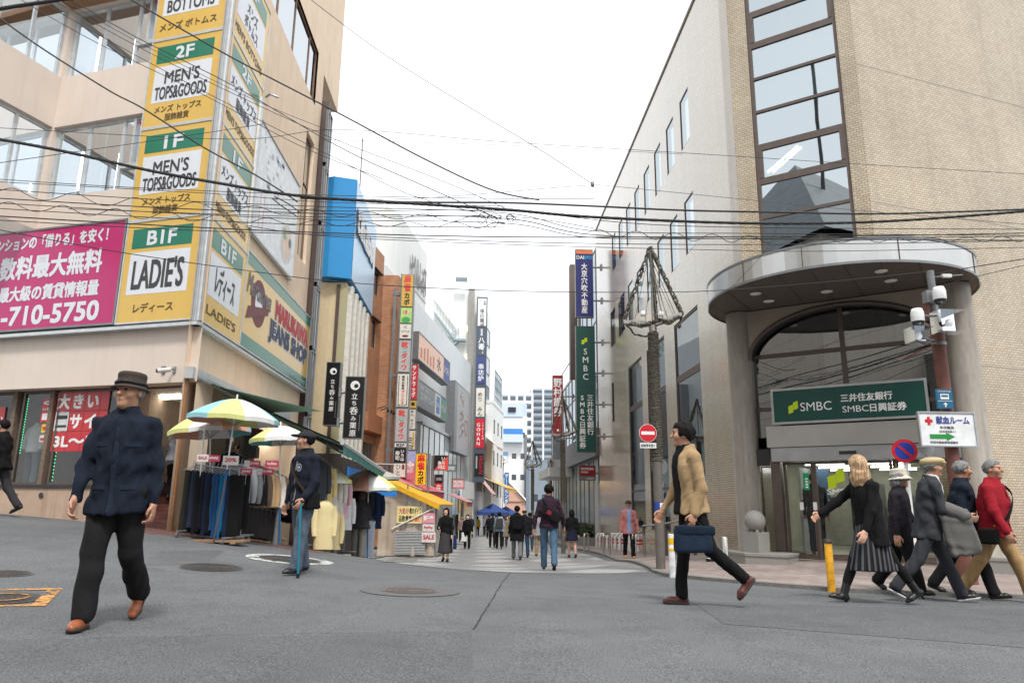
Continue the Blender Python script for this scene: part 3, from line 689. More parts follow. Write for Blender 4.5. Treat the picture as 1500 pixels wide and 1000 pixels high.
for o_ in (-1.5, -3, -4.5, -6):
    for s_ in (.3, 1.5, 2.7): q.fbox(PF, aL + s_, aL + s_ + .85, dzt + .09, dzt + .12, o_ - .06, o_, LAMP)
q.build("ceiling_lamp", bank)
def plinth(pts, h, label):
    t = thing("stone_plinth", label, "plinth", Vector((pts[0].x, pts[0].y, gz(pts[0].x, pts[0].y))))
    z = min(gz(p.x, p.y) for p in pts); q = B(); q.prism([(p.x, p.y) for p in pts], z - .1, z + h, GRAN); q.build("base", t)
    q = B(); c_ = sum(pts, Vector((0, 0, 0))) / len(pts); q.prism([((p - c_) * 1.03 + c_).xy for p in pts], z + h + .002, z + h + .05, GRAN); q.build("top_slab", t); return z + h + .05
pl = [PF.pt(-.55, 0, -.2), PF.pt(-.5, 0, .3), PF.pt(.25, 0, .95), PF.pt(1.0, 0, .9), PF.pt(1.02, 0, .12), PF.pt(0, 0, .12)]
zp = plinth(pl, .22, "low grey granite plinth carrying the stone ball at the left foot of the bank's arch")
bp_ = PF.pt(.36, 0, .55); t = thing("stone_ball", "grey stone ball on a square block, left of the bank doors", "stone ball", Vector((bp_.x, bp_.y, zp)))
q = B(); q.box((bp_.x, bp_.y, zp + .19), (.36, .36, .38), GRAN, .6)
for k in range(4): q.box((bp_.x + .12 * math.cos(k * 1.57 + 1.4), bp_.y + .12 * math.sin(k * 1.57 + 1.4), zp + .405), (.05, .05, .05), GRAN)
q.build("block", t); q = B(); q.lathe([(max(.2 * math.sin(a), .0005), zp + .59 - .2 * math.cos(a)) for a in [math.pi * k / 16 for k in range(17)]], (bp_.x, bp_.y, 0), GRAN, 28); q.build("ball", t)
pr_ = [PF.pt(aR - .05, 0, .12), PF.pt(aR + .1, 0, .75), PF.pt(aR + 2.2, 0, .75), PF.pt(aR + 2.2, 0, -.2), PF.pt(aR + .2, 0, -.1)]
plinth(pr_, .26, "low grey granite plinth right of the bank doors behind the walkers")
# the bank's signs
def d_bank(q, fr, s0, s1, z0, z1):
    w_, h = s1 - s0, z1 - z0
    lime_mark(q, fr, s0 + w_ * .105, z0 + h * .25, h * .40)
    q.text(fr, "SMBC", s0 + w_ * .19, z0 + h * .31, w_ * .215, h * .27, WHITE, bold=-.004)
    q.text(fr, "三井住友銀行", s0 + w_ * .47, z0 + h * .52, w_ * .33, h * .24, WHITE, bold=.018)
    q.text(fr, "SMBC", s0 + w_ * .475, z0 + h * .2, w_ * .17, h * .19, WHITE, bold=-.004); q.text(fr, "日興証券", s0 + w_ * .655, z0 + h * .18, w_ * .225, h * .24, WHITE, bold=.018)
    fq(q, fr, s0 + w_ * .432, s0 + w_ * .434, z0, z1, BLACK)
sr = (PF.px(1133, 590, .14)[0], PF.px(1355, 575, .14)[0], PF.px(1245, 613, .14)[1], PF.px(1245, 565, .14)[1])
sign("bank_sign", "wide dark green sign with white lettering and lime mark over the bank doors", PF, sr, .02, .14, DGREEN, ALU, d_bank, fw=.045)
BL = Fr((0, 35, 0), (1, 0))
def blade(name, label, fr, u0, u1, v0, v1, face, draw, brackets=2, th=.25, wallx=6.0, frame=GREYM, group=None):
    s0, s1, z0, z1 = fr.rect([(u0, v0), (u1, v0), (u0, v1), (u1, v1)], 0)
    s0, s1 = fr.px(u0, (v0 + v1) / 2)[0], fr.px(u1, (v0 + v1) / 2)[0]
    z0, z1 = fr.px((u0 + u1) / 2, v1)[1], fr.px((u0 + u1) / 2, v0)[1]
    t = sign(name, label, fr, (s0, s1, z0, z1), -th, 0, face, frame, draw, fw=.02, group=group)
    X = s1 if wallx > s1 else s0
    for k in range(brackets):
        q = B(); z = z0 + (z1 - z0) * (k + .5) / brackets; p = fr.pt(X, z, -th / 2)
        q.tube([p, p + fr.u * (wallx - X)], .05, GALV, 8); q.box(p + fr.u * (wallx - X) * .96, (.08, .2, .3), GALV); q.build("bracket", t)
    return t
NAVY = C("sign_navy", 28, 36, 104); CY = C("cyan_letter", 40, 170, 220)
def d_dai(q, fr, s0, s1, z0, z1):
    w_, h = s1 - s0, z1 - z0
    q.text(fr, "DAI", s0 + w_ * .06, z1 - h * .14, w_ * .42, h * .05, WHITE); q.text(fr, "kYO", s0 + w_ * .52, z1 - h * .14, w_ * .42, h * .05, CY)
    fq(q, fr, s0, s1, z1 - h * .06, z1, C("orange_band", 214, 120, 70)); q.vtext(fr, "大京穴吹不動産", (s0 + s1) / 2, z1 - h * .2, h * .107, WHITE, bold=.012, wid=.85)
blade("blade_sign", "navy vertical blade sign with white characters above the green one on the bank", BL, 843.5, 868.5, 366, 464, NAVY, d_dai)
def d_smv(q, fr, s0, s1, z0, z1):
    w_, h = s1 - s0, z1 - z0
    lime_mark(q, fr, s0 + w_ * .3, z1 - h * .15, h * .06)
    q.vtext(fr, "SMBC", s0 + w_ * .5, z1 - h * .17, h * .068, WHITE, bold=-.002)
    fq(q, fr, s0, s1, z0 + h * .508, z0 + h * .511, BLACK)
    q.vtext(fr, "三井住友銀行", s0 + w_ * .72, z0 + h * .45, h * .053, WHITE, bold=.012); q.vtext(fr, "SMBC日興証券", s0 + w_ * .3, z0 + h * .45, h * .053, WHITE, bold=.01)
blade("blade_sign", "tall dark green vertical blade sign with a lime mark below the navy one", BL, 844.5, 872, 478, 662, DGREEN, d_smv, brackets=4)
# the clothes shop building on the left corner
CL = Vector((kx(290, 467) * 13.5, 13.5, 0))
FW = Fr(CL, (.948, -.319)); LW = Fr(CL, (0, 1))
FWo, LWo = FW.off(-.15), LW.off(-.15)
BEIGE = M("beige_render", srgb(226, 204, 180), .85, var=.05, vscale=2, bump=.08, bscale=40, stain=.14)
BEIGEP = M("pale_panel", srgb(216, 202, 190), .6, var=.03, vscale=1.5, stain=.06)
WALU = C("white_aluminium", 196, 200, 202, rough=.4, metal=.4)
YEL = C("sign_yellow", 212, 174, 84, rough=.22, var=.03); SGRN = C("sign_green", 0, 112, 86, rough=.25, var=.03); SWHT = C("sign_white", 214, 218, 224, rough=.25, var=.02)
TXT = C("letter_charcoal", 58, 58, 62, rough=.5); TXTB = C("letter_brown", 92, 72, 40, rough=.5)
shop = thing("shop_building", "beige corner building with bands of windows above a clothes shop on the left", "building", (CL.x, CL.y, .4))
zs = [LW.px(u, v)[1] for u, v in ((340.2, 46.2), (326, 178), (311.1, 316.5), (289.8, 467.3))]
pitch = zs[0] - zs[1]; zs = [zs[0] + pitch * 1.02] + zs
pl_l = FW.px(170, 473)[0]; pr_r = LW.px(351, 500)[0]; mk_r = LW.px(451, 520)[0]
zbot = zs[-1]; ztop = 24
zsof = FWo.px(180, 563)[1]
sc = FWo.px(61, 292)[0]; crease = FWo.pt(sc, 0)
LF = Fr(crease, (.342, .94))
cb = [(FWo.px(92, 114)[1], FWo.px(112, 15)[1]), (FWo.px(61, 292)[1], FWo.px(80, 187)[1])]
s_end = LWo.px(440, 568)[0]; s_up = LWo.px(502, 60)[0]; zup = LWo.px(494, 163)[1]
GL_OFF = MGC("office_glass", .6, (.6, .65, .66)); GL_TOW = MGC("tower_glass", .3, (.3, .24, .22), (.85, .85, .9)); GL_TOW2 = MGC("tower_glass_pale", .6, (.4, .4, .42))
sw = [LWo.px(398.3, 0), LWo.px(455, 140), LWo.px(436, 0), LWo.px(467, 78)]
zwb = sw[1][1]; zwt = sw[3][1]; swr = sw[3][0]
nw = (LWo.px(441, 300)[0], LWo.px(454, 300)[0], LWo.px(447, 388)[1], LWo.px(450, 190)[1])
zdoor = 3.12; gS = .2
side_open = (LWo.px(338, 640)[0], LWo.px(448, 640)[0], -.7, zdoor - .05)
q = B()
holed(q, LWo, 0, s_end, -1, zup, [nw, side_open, (.6, swr, zwb, zwt)], BEIGE, depth=.25); holed(q, LWo, 0, s_up, zup, ztop, [(.6, swr, zwb, zwt)], BEIGE, depth=.15)
q.quad(LWo.pt(s_end, zup, 0), LWo.pt(s_end, zup, -6), LWo.pt(s_up, zup, -6), LWo.pt(s_up, zup, 0), BEIGE); q.quad(LWo.pt(s_up, zup, 0), LWo.pt(s_up, zup, -8), LWo.pt(s_up, ztop, -8), LWo.pt(s_up, ztop, 0), BEIGE)
q.quad(LWo.pt(s_end, -1, 0), LWo.pt(s_end, -1, -8), LWo.pt(s_end, zup, -8), LWo.pt(s_end, zup, 0), BEIGE)
q.build("wall", shop)
q = B()                                       # front wall, right of the fold, above the shop windows
holed(q, FWo, sc, 0, zsof, ztop, [(sc + .02, pl_l - .02, *c) for c in cb], BEIGEP, depth=.2)
q.quad(FWo.pt(sc - 4.5, zsof, 0), FWo.pt(0, zsof, 0), FWo.pt(0, zsof, -4.5), FWo.pt(sc - 4.5, zsof, -4.5), BEIGE)
q.quad(FWo.pt(sc, zsof, 0), FWo.pt(sc - 5.5, zsof, 0), FWo.pt(sc - 5.5, cb[1][0] + .1, 0), FWo.pt(sc, cb[1][0] + .1, 0), BEIGEP)
q.build("wall", shop)
q = B(); holed(q, LF, -5, 0, LW.px(350,504)[1]*0 + FW.px(182, 323)[1] + .1, ztop, [(-5, -.02, *c) for c in cb], BEIGEP, depth=.2); q.build("wall", shop)
q = B()                                       # brown band under the top storey
q.fbox(FWo, sc - 3.6, pl_l - .03, cb[0][1] + .02, cb[0][1] + .16, 0, .3, C("brown_band", 150, 112, 82)); q.build("eave_band", shop)
REDT = C("red_triangle", 214, 60, 70)
for i, (z0, z1) in enumerate(cb):
    a, c_ = sc + .02, pl_l - .02; w_ = c_ - a
    wd = window(shop, FWo, a, c_, z0, z1, -.1, WALU, GL_OFF, mv=(a + w_ * .36, a + w_ * .72), fw=.07)
    q = B(); q.fbox(FWo, a + w_ * .72 + .06, c_ - .02, z0 + (z1 - z0) * .3, z0 + (z1 - z0) * .36, -.14, -.07, WALU); q.fbox(FWo, a + w_ * .72 + .28, a + w_ * .72 + .34, z0 + (z1 - z0) * .36, z1 - .06, -.14, -.07, WALU)
    g_ = q.build("opening_sash", shop); g_.parent = wd
    q = B(); x = a + w_ * .9; q.fprism(FWo, [(x, z1 - .28), (x + .13, z1 - .12), (x - .13, z1 - .12)], -.13, -.125, REDT); g_ = q.build("fire_access_triangle", shop); g_.parent = wd
    window(shop, LF, -5, -.02, z0, z1, -.1, WALU, GL_OFF, mv=(-.75, -1.5, -2.4, -3.5), fw=.07)
    q = B()
    room(q, FWo, sc - .1, pl_l, z0 - .3, z1 + .1, -4, -.22, C("office_wall", 132, 136, 136))
    for k in range(3): q.fbox(FWo, sc + .3 + k * .9, sc + .75 + k * .9, z0 - .2, z0 + .5 + .3 * (k % 2), -2.2 - .3 * k, -1.8 - .3 * k, C("office_stuff", 120, 126, 130))
    q.build("storey_interior", shop)
    for k in range(4):
        q = B(); p = FWo.pt(sc + .15 + k * .75, z1 - .25, -.7 - .3 * k); d = p - Vector((0, 0, .95)); q.tube([p, d], .03, LAMP, 8); q.build("ceiling_lamp", shop)  # upright glowing tubes imitate bright vertical reflections in the office panes
GLED = M("green_led", (.05, .9, .35), .5, emit=.8, var=0)
def led(a, c_, n, label):
    q = B()
    for k in range(n): p = a.lerp(c_, k / (n - 1)); q.box(p, (.012, .012, .022), GLED)
    o = q.build("led_string"); tag(o, label, "light string", "strings of green lights in the shop windows"); return o
led(FWo.pt(sc + .1, cb[1][1] - .1, -.2), FWo.pt(sc + .1, cb[1][0] + .1, -.2), 26, "string of tiny green lights inside the lower office window at the fold")
led(FWo.pt(sc + 1.33, cb[1][1] - .1, -.2), FWo.pt(sc + 1.33, cb[1][0] + .1, -.2), 26, "string of tiny green lights inside the lower office window beside its middle mullion")
window(shop, LWo, .6, swr, zwb, zwt, -.06, C("brown_frame", 130, 100, 80), GL_TOW2, mv=(swr - .9, swr - 2.6, swr - 4.2), fw=.05)
window(shop, LWo, *nw, -.1, C("brown_frame", 130, 100, 80), GL_TOW2, mh=(nw[2] + (nw[3] - nw[2]) * .62,), fw=.045, sill=.05)
q = B(); room(q, LWo, .4, swr + .1, zwb - .2, zwt + .1, -4, -.2, C("office_wall", 132, 136, 136)); room(q, LWo, nw[0] - .1, nw[1] + .1, nw[2] - .1, nw[3] + .1, -1, -.26, DKIN); q.build("storey_interior", shop)
# its signs
def d_floor(top, mid, low):
    def d(q, fr, s0, s1, z0, z1):
        w_, h = s1 - s0, z1 - z0
        fq(q, fr, s0 + w_ * .08, s1 - w_ * .1, z1 - h * .27, z1 - h * .07, SGRN); fq(q, fr, s0 + w_ * .08, s1 - w_ * .1, z0 + h * .27, z1 - h * .31, SWHT)
        q.text(fr, top, s0 + w_ * (.49 - .065 * len(top)), z1 - h * .24, w_ * .13 * len(top), h * .135, SWHT, o=.008, bold=.022)
        n = len(mid)
        for i, t in enumerate(mid):
            hh = h * .36 / n; ww = w_ * min(.74, .095 * len(t) + .02); q.text(fr, t, s0 + w_ * .49 - ww / 2, z1 - h * .36 - hh * (i + 1) + hh * .12, ww, hh * .8, TXT, o=.008, bold=.012)
        for i, t in enumerate(low):
            hh = h * .2 / len(low); ww = min(.66, .085 * len(t)) * w_ * (1.25 if len(low) == 1 else 1); q.text(fr, t, s0 + w_ * .48 - ww / 2, z0 + h * .05 + hh * (len(low) - 1 - i) + (h * .04 if len(low) == 1 else 0), ww, hh * (.45 if len(low) == 1 else .78), TXTB, o=.006, bold=.012)
    return d
names = [("3F", ("MEN'S", "BOTTOMS"), ("メンズ ボトムス",), "third-floor"), ("2F", ("MEN'S", "TOPS&GOODS"), ("メンズ トップス", "服飾雑貨"), "2F"), ("1F", ("MEN'S", "TOPS&GOODS"), ("メンズ トップス", "服飾雑貨"), "1F"), ("B1F", ("LADIE'S",), ("レディース",), "B1F")]
labs = ["topmost yellow floor sign, front face, MEN'S BOTTOMS, cut off by the photo's top edge", "yellow front floor sign reading 2F MEN'S TOPS & GOODS", "yellow front floor sign reading 1F MEN'S TOPS & GOODS", "yellow front floor sign reading B1F LADIE'S beside the pink billboard"]
labs2 = ["topmost narrow yellow sign on the side face, small grey words MEN'S BOTTOMS", "narrow yellow side sign with 2F on green, on the corner's street side", "narrow yellow side sign with 1F on green, on the corner's street side", "narrow yellow side sign with B1F on green, left of the jeans shop sign"]
for i, (top, mid, low, _) in enumerate(names):
    z1, z0 = zs[i] - .03, zs[i + 1] + .03
    sign("floor_sign", labs[i], FW, (pl_l, -.17, z0, z1), -.14, 0, YEL, WALU, d_floor(top, mid, low), fw=.028, group="yellow floor signs on the corner")
    mid2 = {"3F": ("メンズ", "ボトムス"), "2F": ("メンズ トップス", "服飾雑貨"), "1F": ("メンズ トップス", "服飾雑貨"), "B1F": ("レディース",)}[top]
    sign("floor_sign", labs2[i], LW, (.1, pr_r - .04, z0, z1), -.14, 0, YEL, WALU, d_floor(top, mid2, ("".join(mid).replace("S", "S ", 1) if top != "B1F" else "LADIE'S",)), fw=.028, group="yellow floor signs on the corner")
q = B()
q.prism([FW.pt(-.13, 0, .01).xy, FW.pt(0.0, 0, .01).xy, LW.pt(.0, 0, .012).xy, LW.pt(.065, 0, .012).xy, LW.pt(.065, 0, -.15).xy, FW.pt(-.13, 0, -.15).xy], zbot - .02, zs[0], WALU)
for k in (-.1, -.05): q.fbox(FW, k, k + .012, zbot, zs[0], .011, .02, ALU)
q.build("corner_post", shop)
MAG = C("billboard_magenta", 180, 18, 100, rough=.3, var=.03)
def d_pink(q, fr, s0, s1, z0, z1):
    for (u0, v0, u1, v1, t) in ((-2, 357, 160, 333, "ンションの「借りる」を安く！"), (-1, 408, 152, 364, "数料最大無料"), (-2, 440, 146, 409, "最大級の賃貸情報量"), (1, 477, 146, 440, "-710-5750")):
        a, zb_ = FW.px(u0, v0); c_, zt_ = FW.px(u1, v1); tz_ = FW.px(u0, v0 - (v0 - v1) * .0)[1]
        zlow = FW.px(u1, v1 + {0: 19, 1: 33, 2: 22, 3: 27}[[333, 364, 409, 440].index(v1)])[1]
        q.text(fr, t, a, zlow, c_ - a, zt_ - zlow, SWHT, bold=.024)
pk_t, pk_b = FW.px(182, 323)[1], FW.px(170, 472)[1]
sign("billboard", "magenta billboard with white Japanese lettering and a phone number left of the yellow floor signs", FW, (sc - 4.5, pl_l - .09, pk_b, pk_t), -.12, 0, MAG, GREYM, d_pink, fw=.04, cat="billboard")
RED1 = C("letter_red", 190, 66, 72); NAV1 = C("letter_navy", 66, 78, 104); PLUM = C("logo_plum", 120, 74, 78)
def ring(q, fr, s, z, r0, r1, m, o=.004, seg=28, sz=1):
    V = []
    for k in range(seg):
        a = 2 * math.pi * k / seg
        for r in (r0, r1): V.append(fr.pt(s + r * math.cos(a), z + r * math.sin(a) * sz, o))
    if r0 > 0: q.add(V, [(2 * k, 2 * k + 1, (2 * k + 3) % (2 * seg), (2 * k + 2) % (2 * seg)) for k in range(seg)], m)
    else: q.add(V[1::2], [tuple(range(seg))], m)
mz1, mz0 = LW.px(362.6, 365.1)[1], LW.px(350, 504)[1]
def d_jeans(q, fr, s0, s1, z0, z1):
    w_, h = s1 - s0, z1 - z0
    fq(q, fr, s0, s1, z1 - h * .13, z1, SGRN); fq(q, fr, s0, s1, z0, z0 + h * .14, SGRN)
    q.text(fr, "MARUKAWA", s0 + w_ * .40, z0 + h * .57, w_ * .56, h * .2, SWHT, o=.006, bold=.085); q.text(fr, "MARUKAWA", s0 + w_ * .40, z0 + h * .57, w_ * .56, h * .2, RED1, o=.01, bold=.055)
    q.text(fr, "JEANS SHOP", s0 + w_ * .33, z0 + h * .26, w_ * .63, h * .25, SWHT, o=.006, bold=.085); q.text(fr, "JEANS SHOP", s0 + w_ * .33, z0 + h * .26, w_ * .63, h * .25, NAV1, o=.01, bold=.055)
    c_ = (s0 + w_ * .17, z0 + h * .56)
    ring(q, fr, *c_, h * .13, h * .26, PLUM, .004); ring(q, fr, *c_, 0, h * .13, SWHT, .006)
    q.fprism(fr, [(s0 + w_ * .03, z0 + h * .3), (s0 + w_ * .3, z0 + h * .52), (s0 + w_ * .3, z0 + h * .6), (s0 + w_ * .05, z0 + h * .45)], .006, .01, PLUM)
    q.text(fr, "Marukawa", s0 + w_ * .02, z0 + h * .58, w_ * .3, h * .22, C("logo_grey", 120, 116, 122), o=.012, bold=.01, shear=.2)
    q.text(fr, "ジーンズショップ マルカワ", s0 + w_ * .7, z0 + h * .035, w_ * .27, h * .06, SWHT, o=.008)
sign("shop_sign", "yellow jeans shop sign with red and navy lettering and a round logo above the awning", LW, (pr_r + .02, mk_r, mz0, mz1), -.14, 0, YEL, WALU, d_jeans, fw=.03)
q = B(); q.fbox(LW, .05, mk_r, zbot - .1, zbot - .035, -.14, .02, WALU); q.fbox(FW, sc - 4.5, .0, zbot - .1, zbot - .035, -.14, .02, WALU); q.build("sign_rail", shop)
t0, t1, t2, t3 = LW.px(388, 180), LW.px(440, 272), LW.px(431, 404), LW.px(367, 336)
cv = thing("canvas_banner", "white canvas advertisement with a faint bowl of noodles above the jeans sign", "banner", LW.pt(t3[0], t3[1], 0))
q = B(); zA, zB_ = (t0[1] + t1[1]) / 2, (t2[1] + t3[1]) / 2; sA, sB2 = t3[0], t2[0]
q.fbox(LW, sA, sB2, zB_, zA, -.13, -.05, C("canvas_white", 232, 236, 240, rough=.7)); q.build("canvas", cv)
q = B(); q.fbox(LW, sA, sB2, zB_ - .06, zB_ - .002, -.13, -.03, WALU); q.fbox(LW, sA, sB2, zA + .002, zA + .04, -.13, -.03, GREYM); q.build("frame", cv)
q = B(); fr = LW.off(-.05); random.seed(3); PALE = C("faint_print", 176, 182, 192); wA, hA = sB2 - sA, zA - zB_
for k in range(26):
    x, z = sA + wA * random.uniform(.12, .6), zB_ + hA * random.uniform(.5, .92); fq(q, fr, x, x + random.uniform(.02, .3), z, z + random.uniform(.02, .14), PALE)
for x in (.16, .24): fq(q, fr, sA + wA * x, sA + wA * x + .03, zB_ + hA * .08, zB_ + hA * .42, C("faint_red", 214, 120, 140))
ring(q, fr, sA + wA * .78, zB_ + hA * .26, 0, hA * .2, C("bowl_rim", 214, 214, 210), .004); ring(q, fr, sA + wA * .78, zB_ + hA * .27, 0, hA * .16, C("bowl_soup", 226, 204, 190), .006)
ring(q, fr, sA + wA * .72, zB_ + hA * .33, 0, hA * .06, C("bowl_green", 150, 180, 150), .008); ring(q, fr, sA + wA * .86, zB_ + hA * .3, 0, hA * .05, C("bowl_dark", 120, 120, 126), .008)
q.build("print", cv)
q = B(); p = LW.pt(sA - .12, 0, -.02); q.tube([(p.x, p.y, zB_ - .1), (p.x, p.y, zA + .4)], .09, WALU, 12)
tag(q.build("drain_pipe"), "pale vertical pipe on the side wall between the yellow signs and the white canvas", "pipe")
TY0 = 13.5 + s_end
tw = thing("glass_tower", "narrow dark glass stair tower with metal frames at the end of the clothes shop building", "stair tower", LWo.pt(s_end, 0, 0))
TX1 = kx(464, 400) * TY0; TY1 = TX1 / kx(471, 400); TF = Fr((-6.2, TY0 - .02, 0), (1, 0)); TS = Fr((TX1, TY0 - .02, 0), (0, 1))
tzs = [-.6 + 2.05 * k for k in range(9)]; tzs = [z for z in tzs if z < zup + .2]
q = B()
q.fbox(TF, .9, TX1 + 6.2, -1, tzs[-1], -.02, .0, BLACK)
q.build("core", tw)
for a, c_ in zip(tzs, tzs[1:]):
    window(tw, TF, .9, TX1 + 6.2, a + .02, c_ - .02, .05, GREYM, GL_TOW, fw=.05)
    window(tw, TS, .0, TY1 - TY0, a + .02, c_ - .02, .02, GREYM, GL_TOW2, mv=((TY1 - TY0) * .45,), fw=.06)
q = B(); q.box((TX1 - .55, (TY0 + TY1) / 2 + .3, tzs[-1] / 2), (.9, TY1 - TY0 - .2, tzs[-1] + 1), C("tower_inside", 96, 78, 74)); q.build("tower_interior", tw)
# shop windows, steps and entrance
sill = FWo.px(60, 714, -.25)[1]; sx0 = FWo.px(-120, 650, -.2)[0]; e0 = FWo.px(184, 650, -.25)[0]; e1 = FWo.px(278, 650, -.25)[0]
wj = [FWo.px(u, 650, -.2)[0] for u in (12, 66)]
q = B(); q.fbox(FWo, sx0, e0, -.3, sill, -.55, -.2, M("beige_base", srgb(186, 160, 140), .85, var=.1, vscale=3, bump=.2, stain=.45)); q.fbox(FWo, sx0, e0, sill + .001, sill + .06, -.55, -.17, DARKF)
q.fbox(FWo, sx0, e0 + .02, gz(*FWo.pt(-2, 0, -.2).xy) - .2, gz(*FWo.pt(sc, 0, -.2).xy) * 0 + gz(*FWo.pt(-2, 0, -.2).xy) + .03, -.2, -.08, CONC)
q.build("shop_base_wall", shop)
BRN = C("striped_pillar", 116, 98, 84, rough=.7, var=.3, vscale=30)
for a, c_ in ((sx0, wj[0] - .12), (wj[0] + .12, wj[1] - .02), (wj[1] + .1, e0 - .02)):
    window(shop, FWo, a, c_, sill + .06, zsof - .01, -.28, BRONZE, GL_SHOP, fw=.05, name="shop_window")
for x in wj:
    q = B(); q.fbox(FWo, x - .1, x + .0, sill + .06, zsof - .002, -.42, -.24, BRN); q.build("pillar", shop)
q = B(); q.fbox(FWo, e0, e0 + .12, 0, zsof - .002, -.6, -.22, BRN); q.build("pillar", shop)
FS = Fr(FWo.o, FWo.u); FS.n = Vector((0, -1, 0))      # the hall runs back along the street
SHOPIN = C("shop_interior", 122, 106, 90, rough=.9)
q = B(); room(q, FS, sx0, e0 + .05, sill + .03, zsof - .03, -1.6, -.33, SHOPIN); q.build("window_display_box", shop)
zg = gz(*FWo.pt(-.8, 0, -.3).xy); RBR = MBRICK("red_step_brick", srgb(112, 56, 44), srgb(92, 46, 38), srgb(70, 52, 46), .21, .07, .008, rough=.6, var=.3)
st = thing("brick_steps", "dark red brick steps rising into the corner entrance of the clothes shop", "steps", FWo.pt(-.8, zg, -.3))
for k in range(6):
    q = B(); q.fbox(FS, e0 + .13, -.12, zg - .2 if k == 0 else zg + .15 * k + .002, zg + .15 * (k + 1), -2.9, -.3 - .3 * k, RBR); q.build("step", st)
ztp = zg + .9
q = B()
A_ = FWo.pt(e0 + .1, 0, -.4); B_ = FWo.pt(-.06, 0, -.3); C_ = LWo.pt(side_open[0] - .05, 0, -.27); D_ = LWo.pt(side_open[1] + .1, 0, -.27); E_ = D_ + Vector((-3.4, 0, 0)); F_ = Vector((A_.x, E_.y, 0)); hp = [A_, B_, C_, D_, E_, F_]
for a, c_ in ((1, 2), (3, 4), (4, 5), (5, 0)): q.quad(*[Vector((p.x, p.y, z)) for p, z in ((hp[a], -1), (hp[c_], -1), (hp[c_], zsof - .04), (hp[a], zsof - .04))], SHOPIN)
q.add([Vector((p.x, p.y, zsof - .04)) for p in hp], [tuple(range(6))], C("shop_ceiling", 190, 180, 165)); q.add([Vector((p.x, p.y, gS - .6)) for p in hp], [tuple(range(6))], SHOPIN)
q.fbox(FS, e0 + .25, -.1, ztp, ztp + .02, -5.9, -2.9, C("shop_floor", 110, 98, 86))
q.quad(FWo.pt(-.02, -.5, -.02), FWo.pt(-.02, zsof, -.02), FWo.pt(-.02, zsof, -.5), FWo.pt(-.02, -.5, -.5), BEIGE)
q.build("entrance_hall", shop)
LAMP2 = M("shop_lamp", (1, .93, .8), .5, emit=7, var=0)
for o_ in (-1.2, -3.2): q = B(); q.fbox(FS, -1.5, -.5, zsof - .1, zsof - .06, o_ - .2, o_, LAMP2); q.build("ceiling_lamp", shop)
q = B(); random.seed(5)
SHCOL = [C("stock_%d" % i, *c) for i, c in enumerate([(40, 42, 50), (150, 120, 90), (90, 60, 50), (180, 170, 150), (60, 70, 90), (120, 40, 50), (30, 30, 30)])]
for k in range(34):
    s_ = e0 + .3 + random.random() * 1.2; z = ztp + .15 + random.random() * 1.5; q.fbox(FS, s_, s_ + random.uniform(.08, .3), z, z + random.uniform(.1, .5), -3.6 - random.random() * 1.6, -3.4, random.choice(SHCOL))
struct(q.build("shelved_stock", shop), 'stuff')
q = B(); fb = FWo.px(298, 650, -.02)
q.tube([LWo.pt(.12, zg - .1, .02), LWo.pt(.12, zdoor, .02)], .03, C("wood_post", 150, 104, 66), 6); q.build("door_post", shop)
bd = thing("notice_board", "tall notice board with red and white printed rows inside the shop entrance", "notice", FWo.pt(-.5, ztp + .6, -2.4))
q = B(); q.fbox(FS, -.62, -.14, ztp + .55, ztp + 1.55, -2.45, -2.4, C("board_dim", 150, 142, 150)); q.build("board", bd)
q = B()
for k in range(5): fq(q, FS, -.5, -.2, ztp + .65 + k * .17, ztp + .75 + k * .17, RED1, -2.396)
q.build("printed_rows", bd)
mn = thing("mannequin", "headless mannequin in a white top and grey trousers behind the shop window", "mannequin", FWo.pt(FWo.px(48, 690, -.8)[0], sill + .06, -.8))
mc = FWo.pt(FWo.px(46, 690, -.8)[0], sill + .06, -.8); uu = FWo.u
def stack(q, c, prof, m, seg=18):
    V = []
    for (z, rx, ry, dx) in prof:
        for k in range(seg):
            a = 2 * math.pi * k / seg; V.append(c + uu * (dx + rx * math.cos(a)) + FWo.n * (ry * math.sin(a)) + Vector((0, 0, z)))
    n = len(prof); q.add(V, [(i * seg + k, i * seg + (k + 1) % seg, (i + 1) * seg + (k + 1) % seg, (i + 1) * seg + k) for i in range(n - 1) for k in range(seg)], m, True)
q = B()
for sg in (-1, 1): stack(q, mc, [(.04, .06, .07, sg * .1), (.3, .075, .08, sg * .1), (.62, .1, .1, sg * .09), (.74, .1, .12, sg * .06)], C("trouser_grey", 92, 96, 98))
q.build("trousers", mn); q = B()
stack(q, mc, [(.68, .17, .14, 0), (.72, .2, .15, 0), (.85, .18, .14, 0), (1.05, .2, .14, 0), (1.18, .21, .12, 0), (1.25, .1, .07, 0), (1.3, .05, .05, 0)], C("tshirt_white", 206, 206, 202))
for sg in (-1, 1): q.tube([mc + uu * (sg * .17) + Vector((0, 0, 1.17)), mc + uu * (sg * .25) + Vector((0, 0, .98)), mc + uu * (sg * .22) + Vector((0, 0, .74)) + FWo.n * .06], [.07, .062, .05], C("tshirt_white", 206, 206, 202), 10)
q.build("top", mn); q = B(); q.tube([mc, mc + Vector((0, 0, .7))], .015, GALV); q.build("stand", mn)
q = B(); x = FWo.px(33, 640, -.6)[0]; q.tube([FWo.pt(x - .12, sill + .3, -.6), FWo.pt(x, zsof - .1, -.6)], .02, GALV); tag(q.build("metal_pole"), "slim grey metal pole leaning behind the shop window left of the mannequin", "pole")
led(FWo.pt(wj[0] + .18, zsof - .15, -.34), FWo.pt(wj[0] + .18, sill + .7, -.34), 22, "green light string in the street window at the photo's left edge, left of the mannequin")
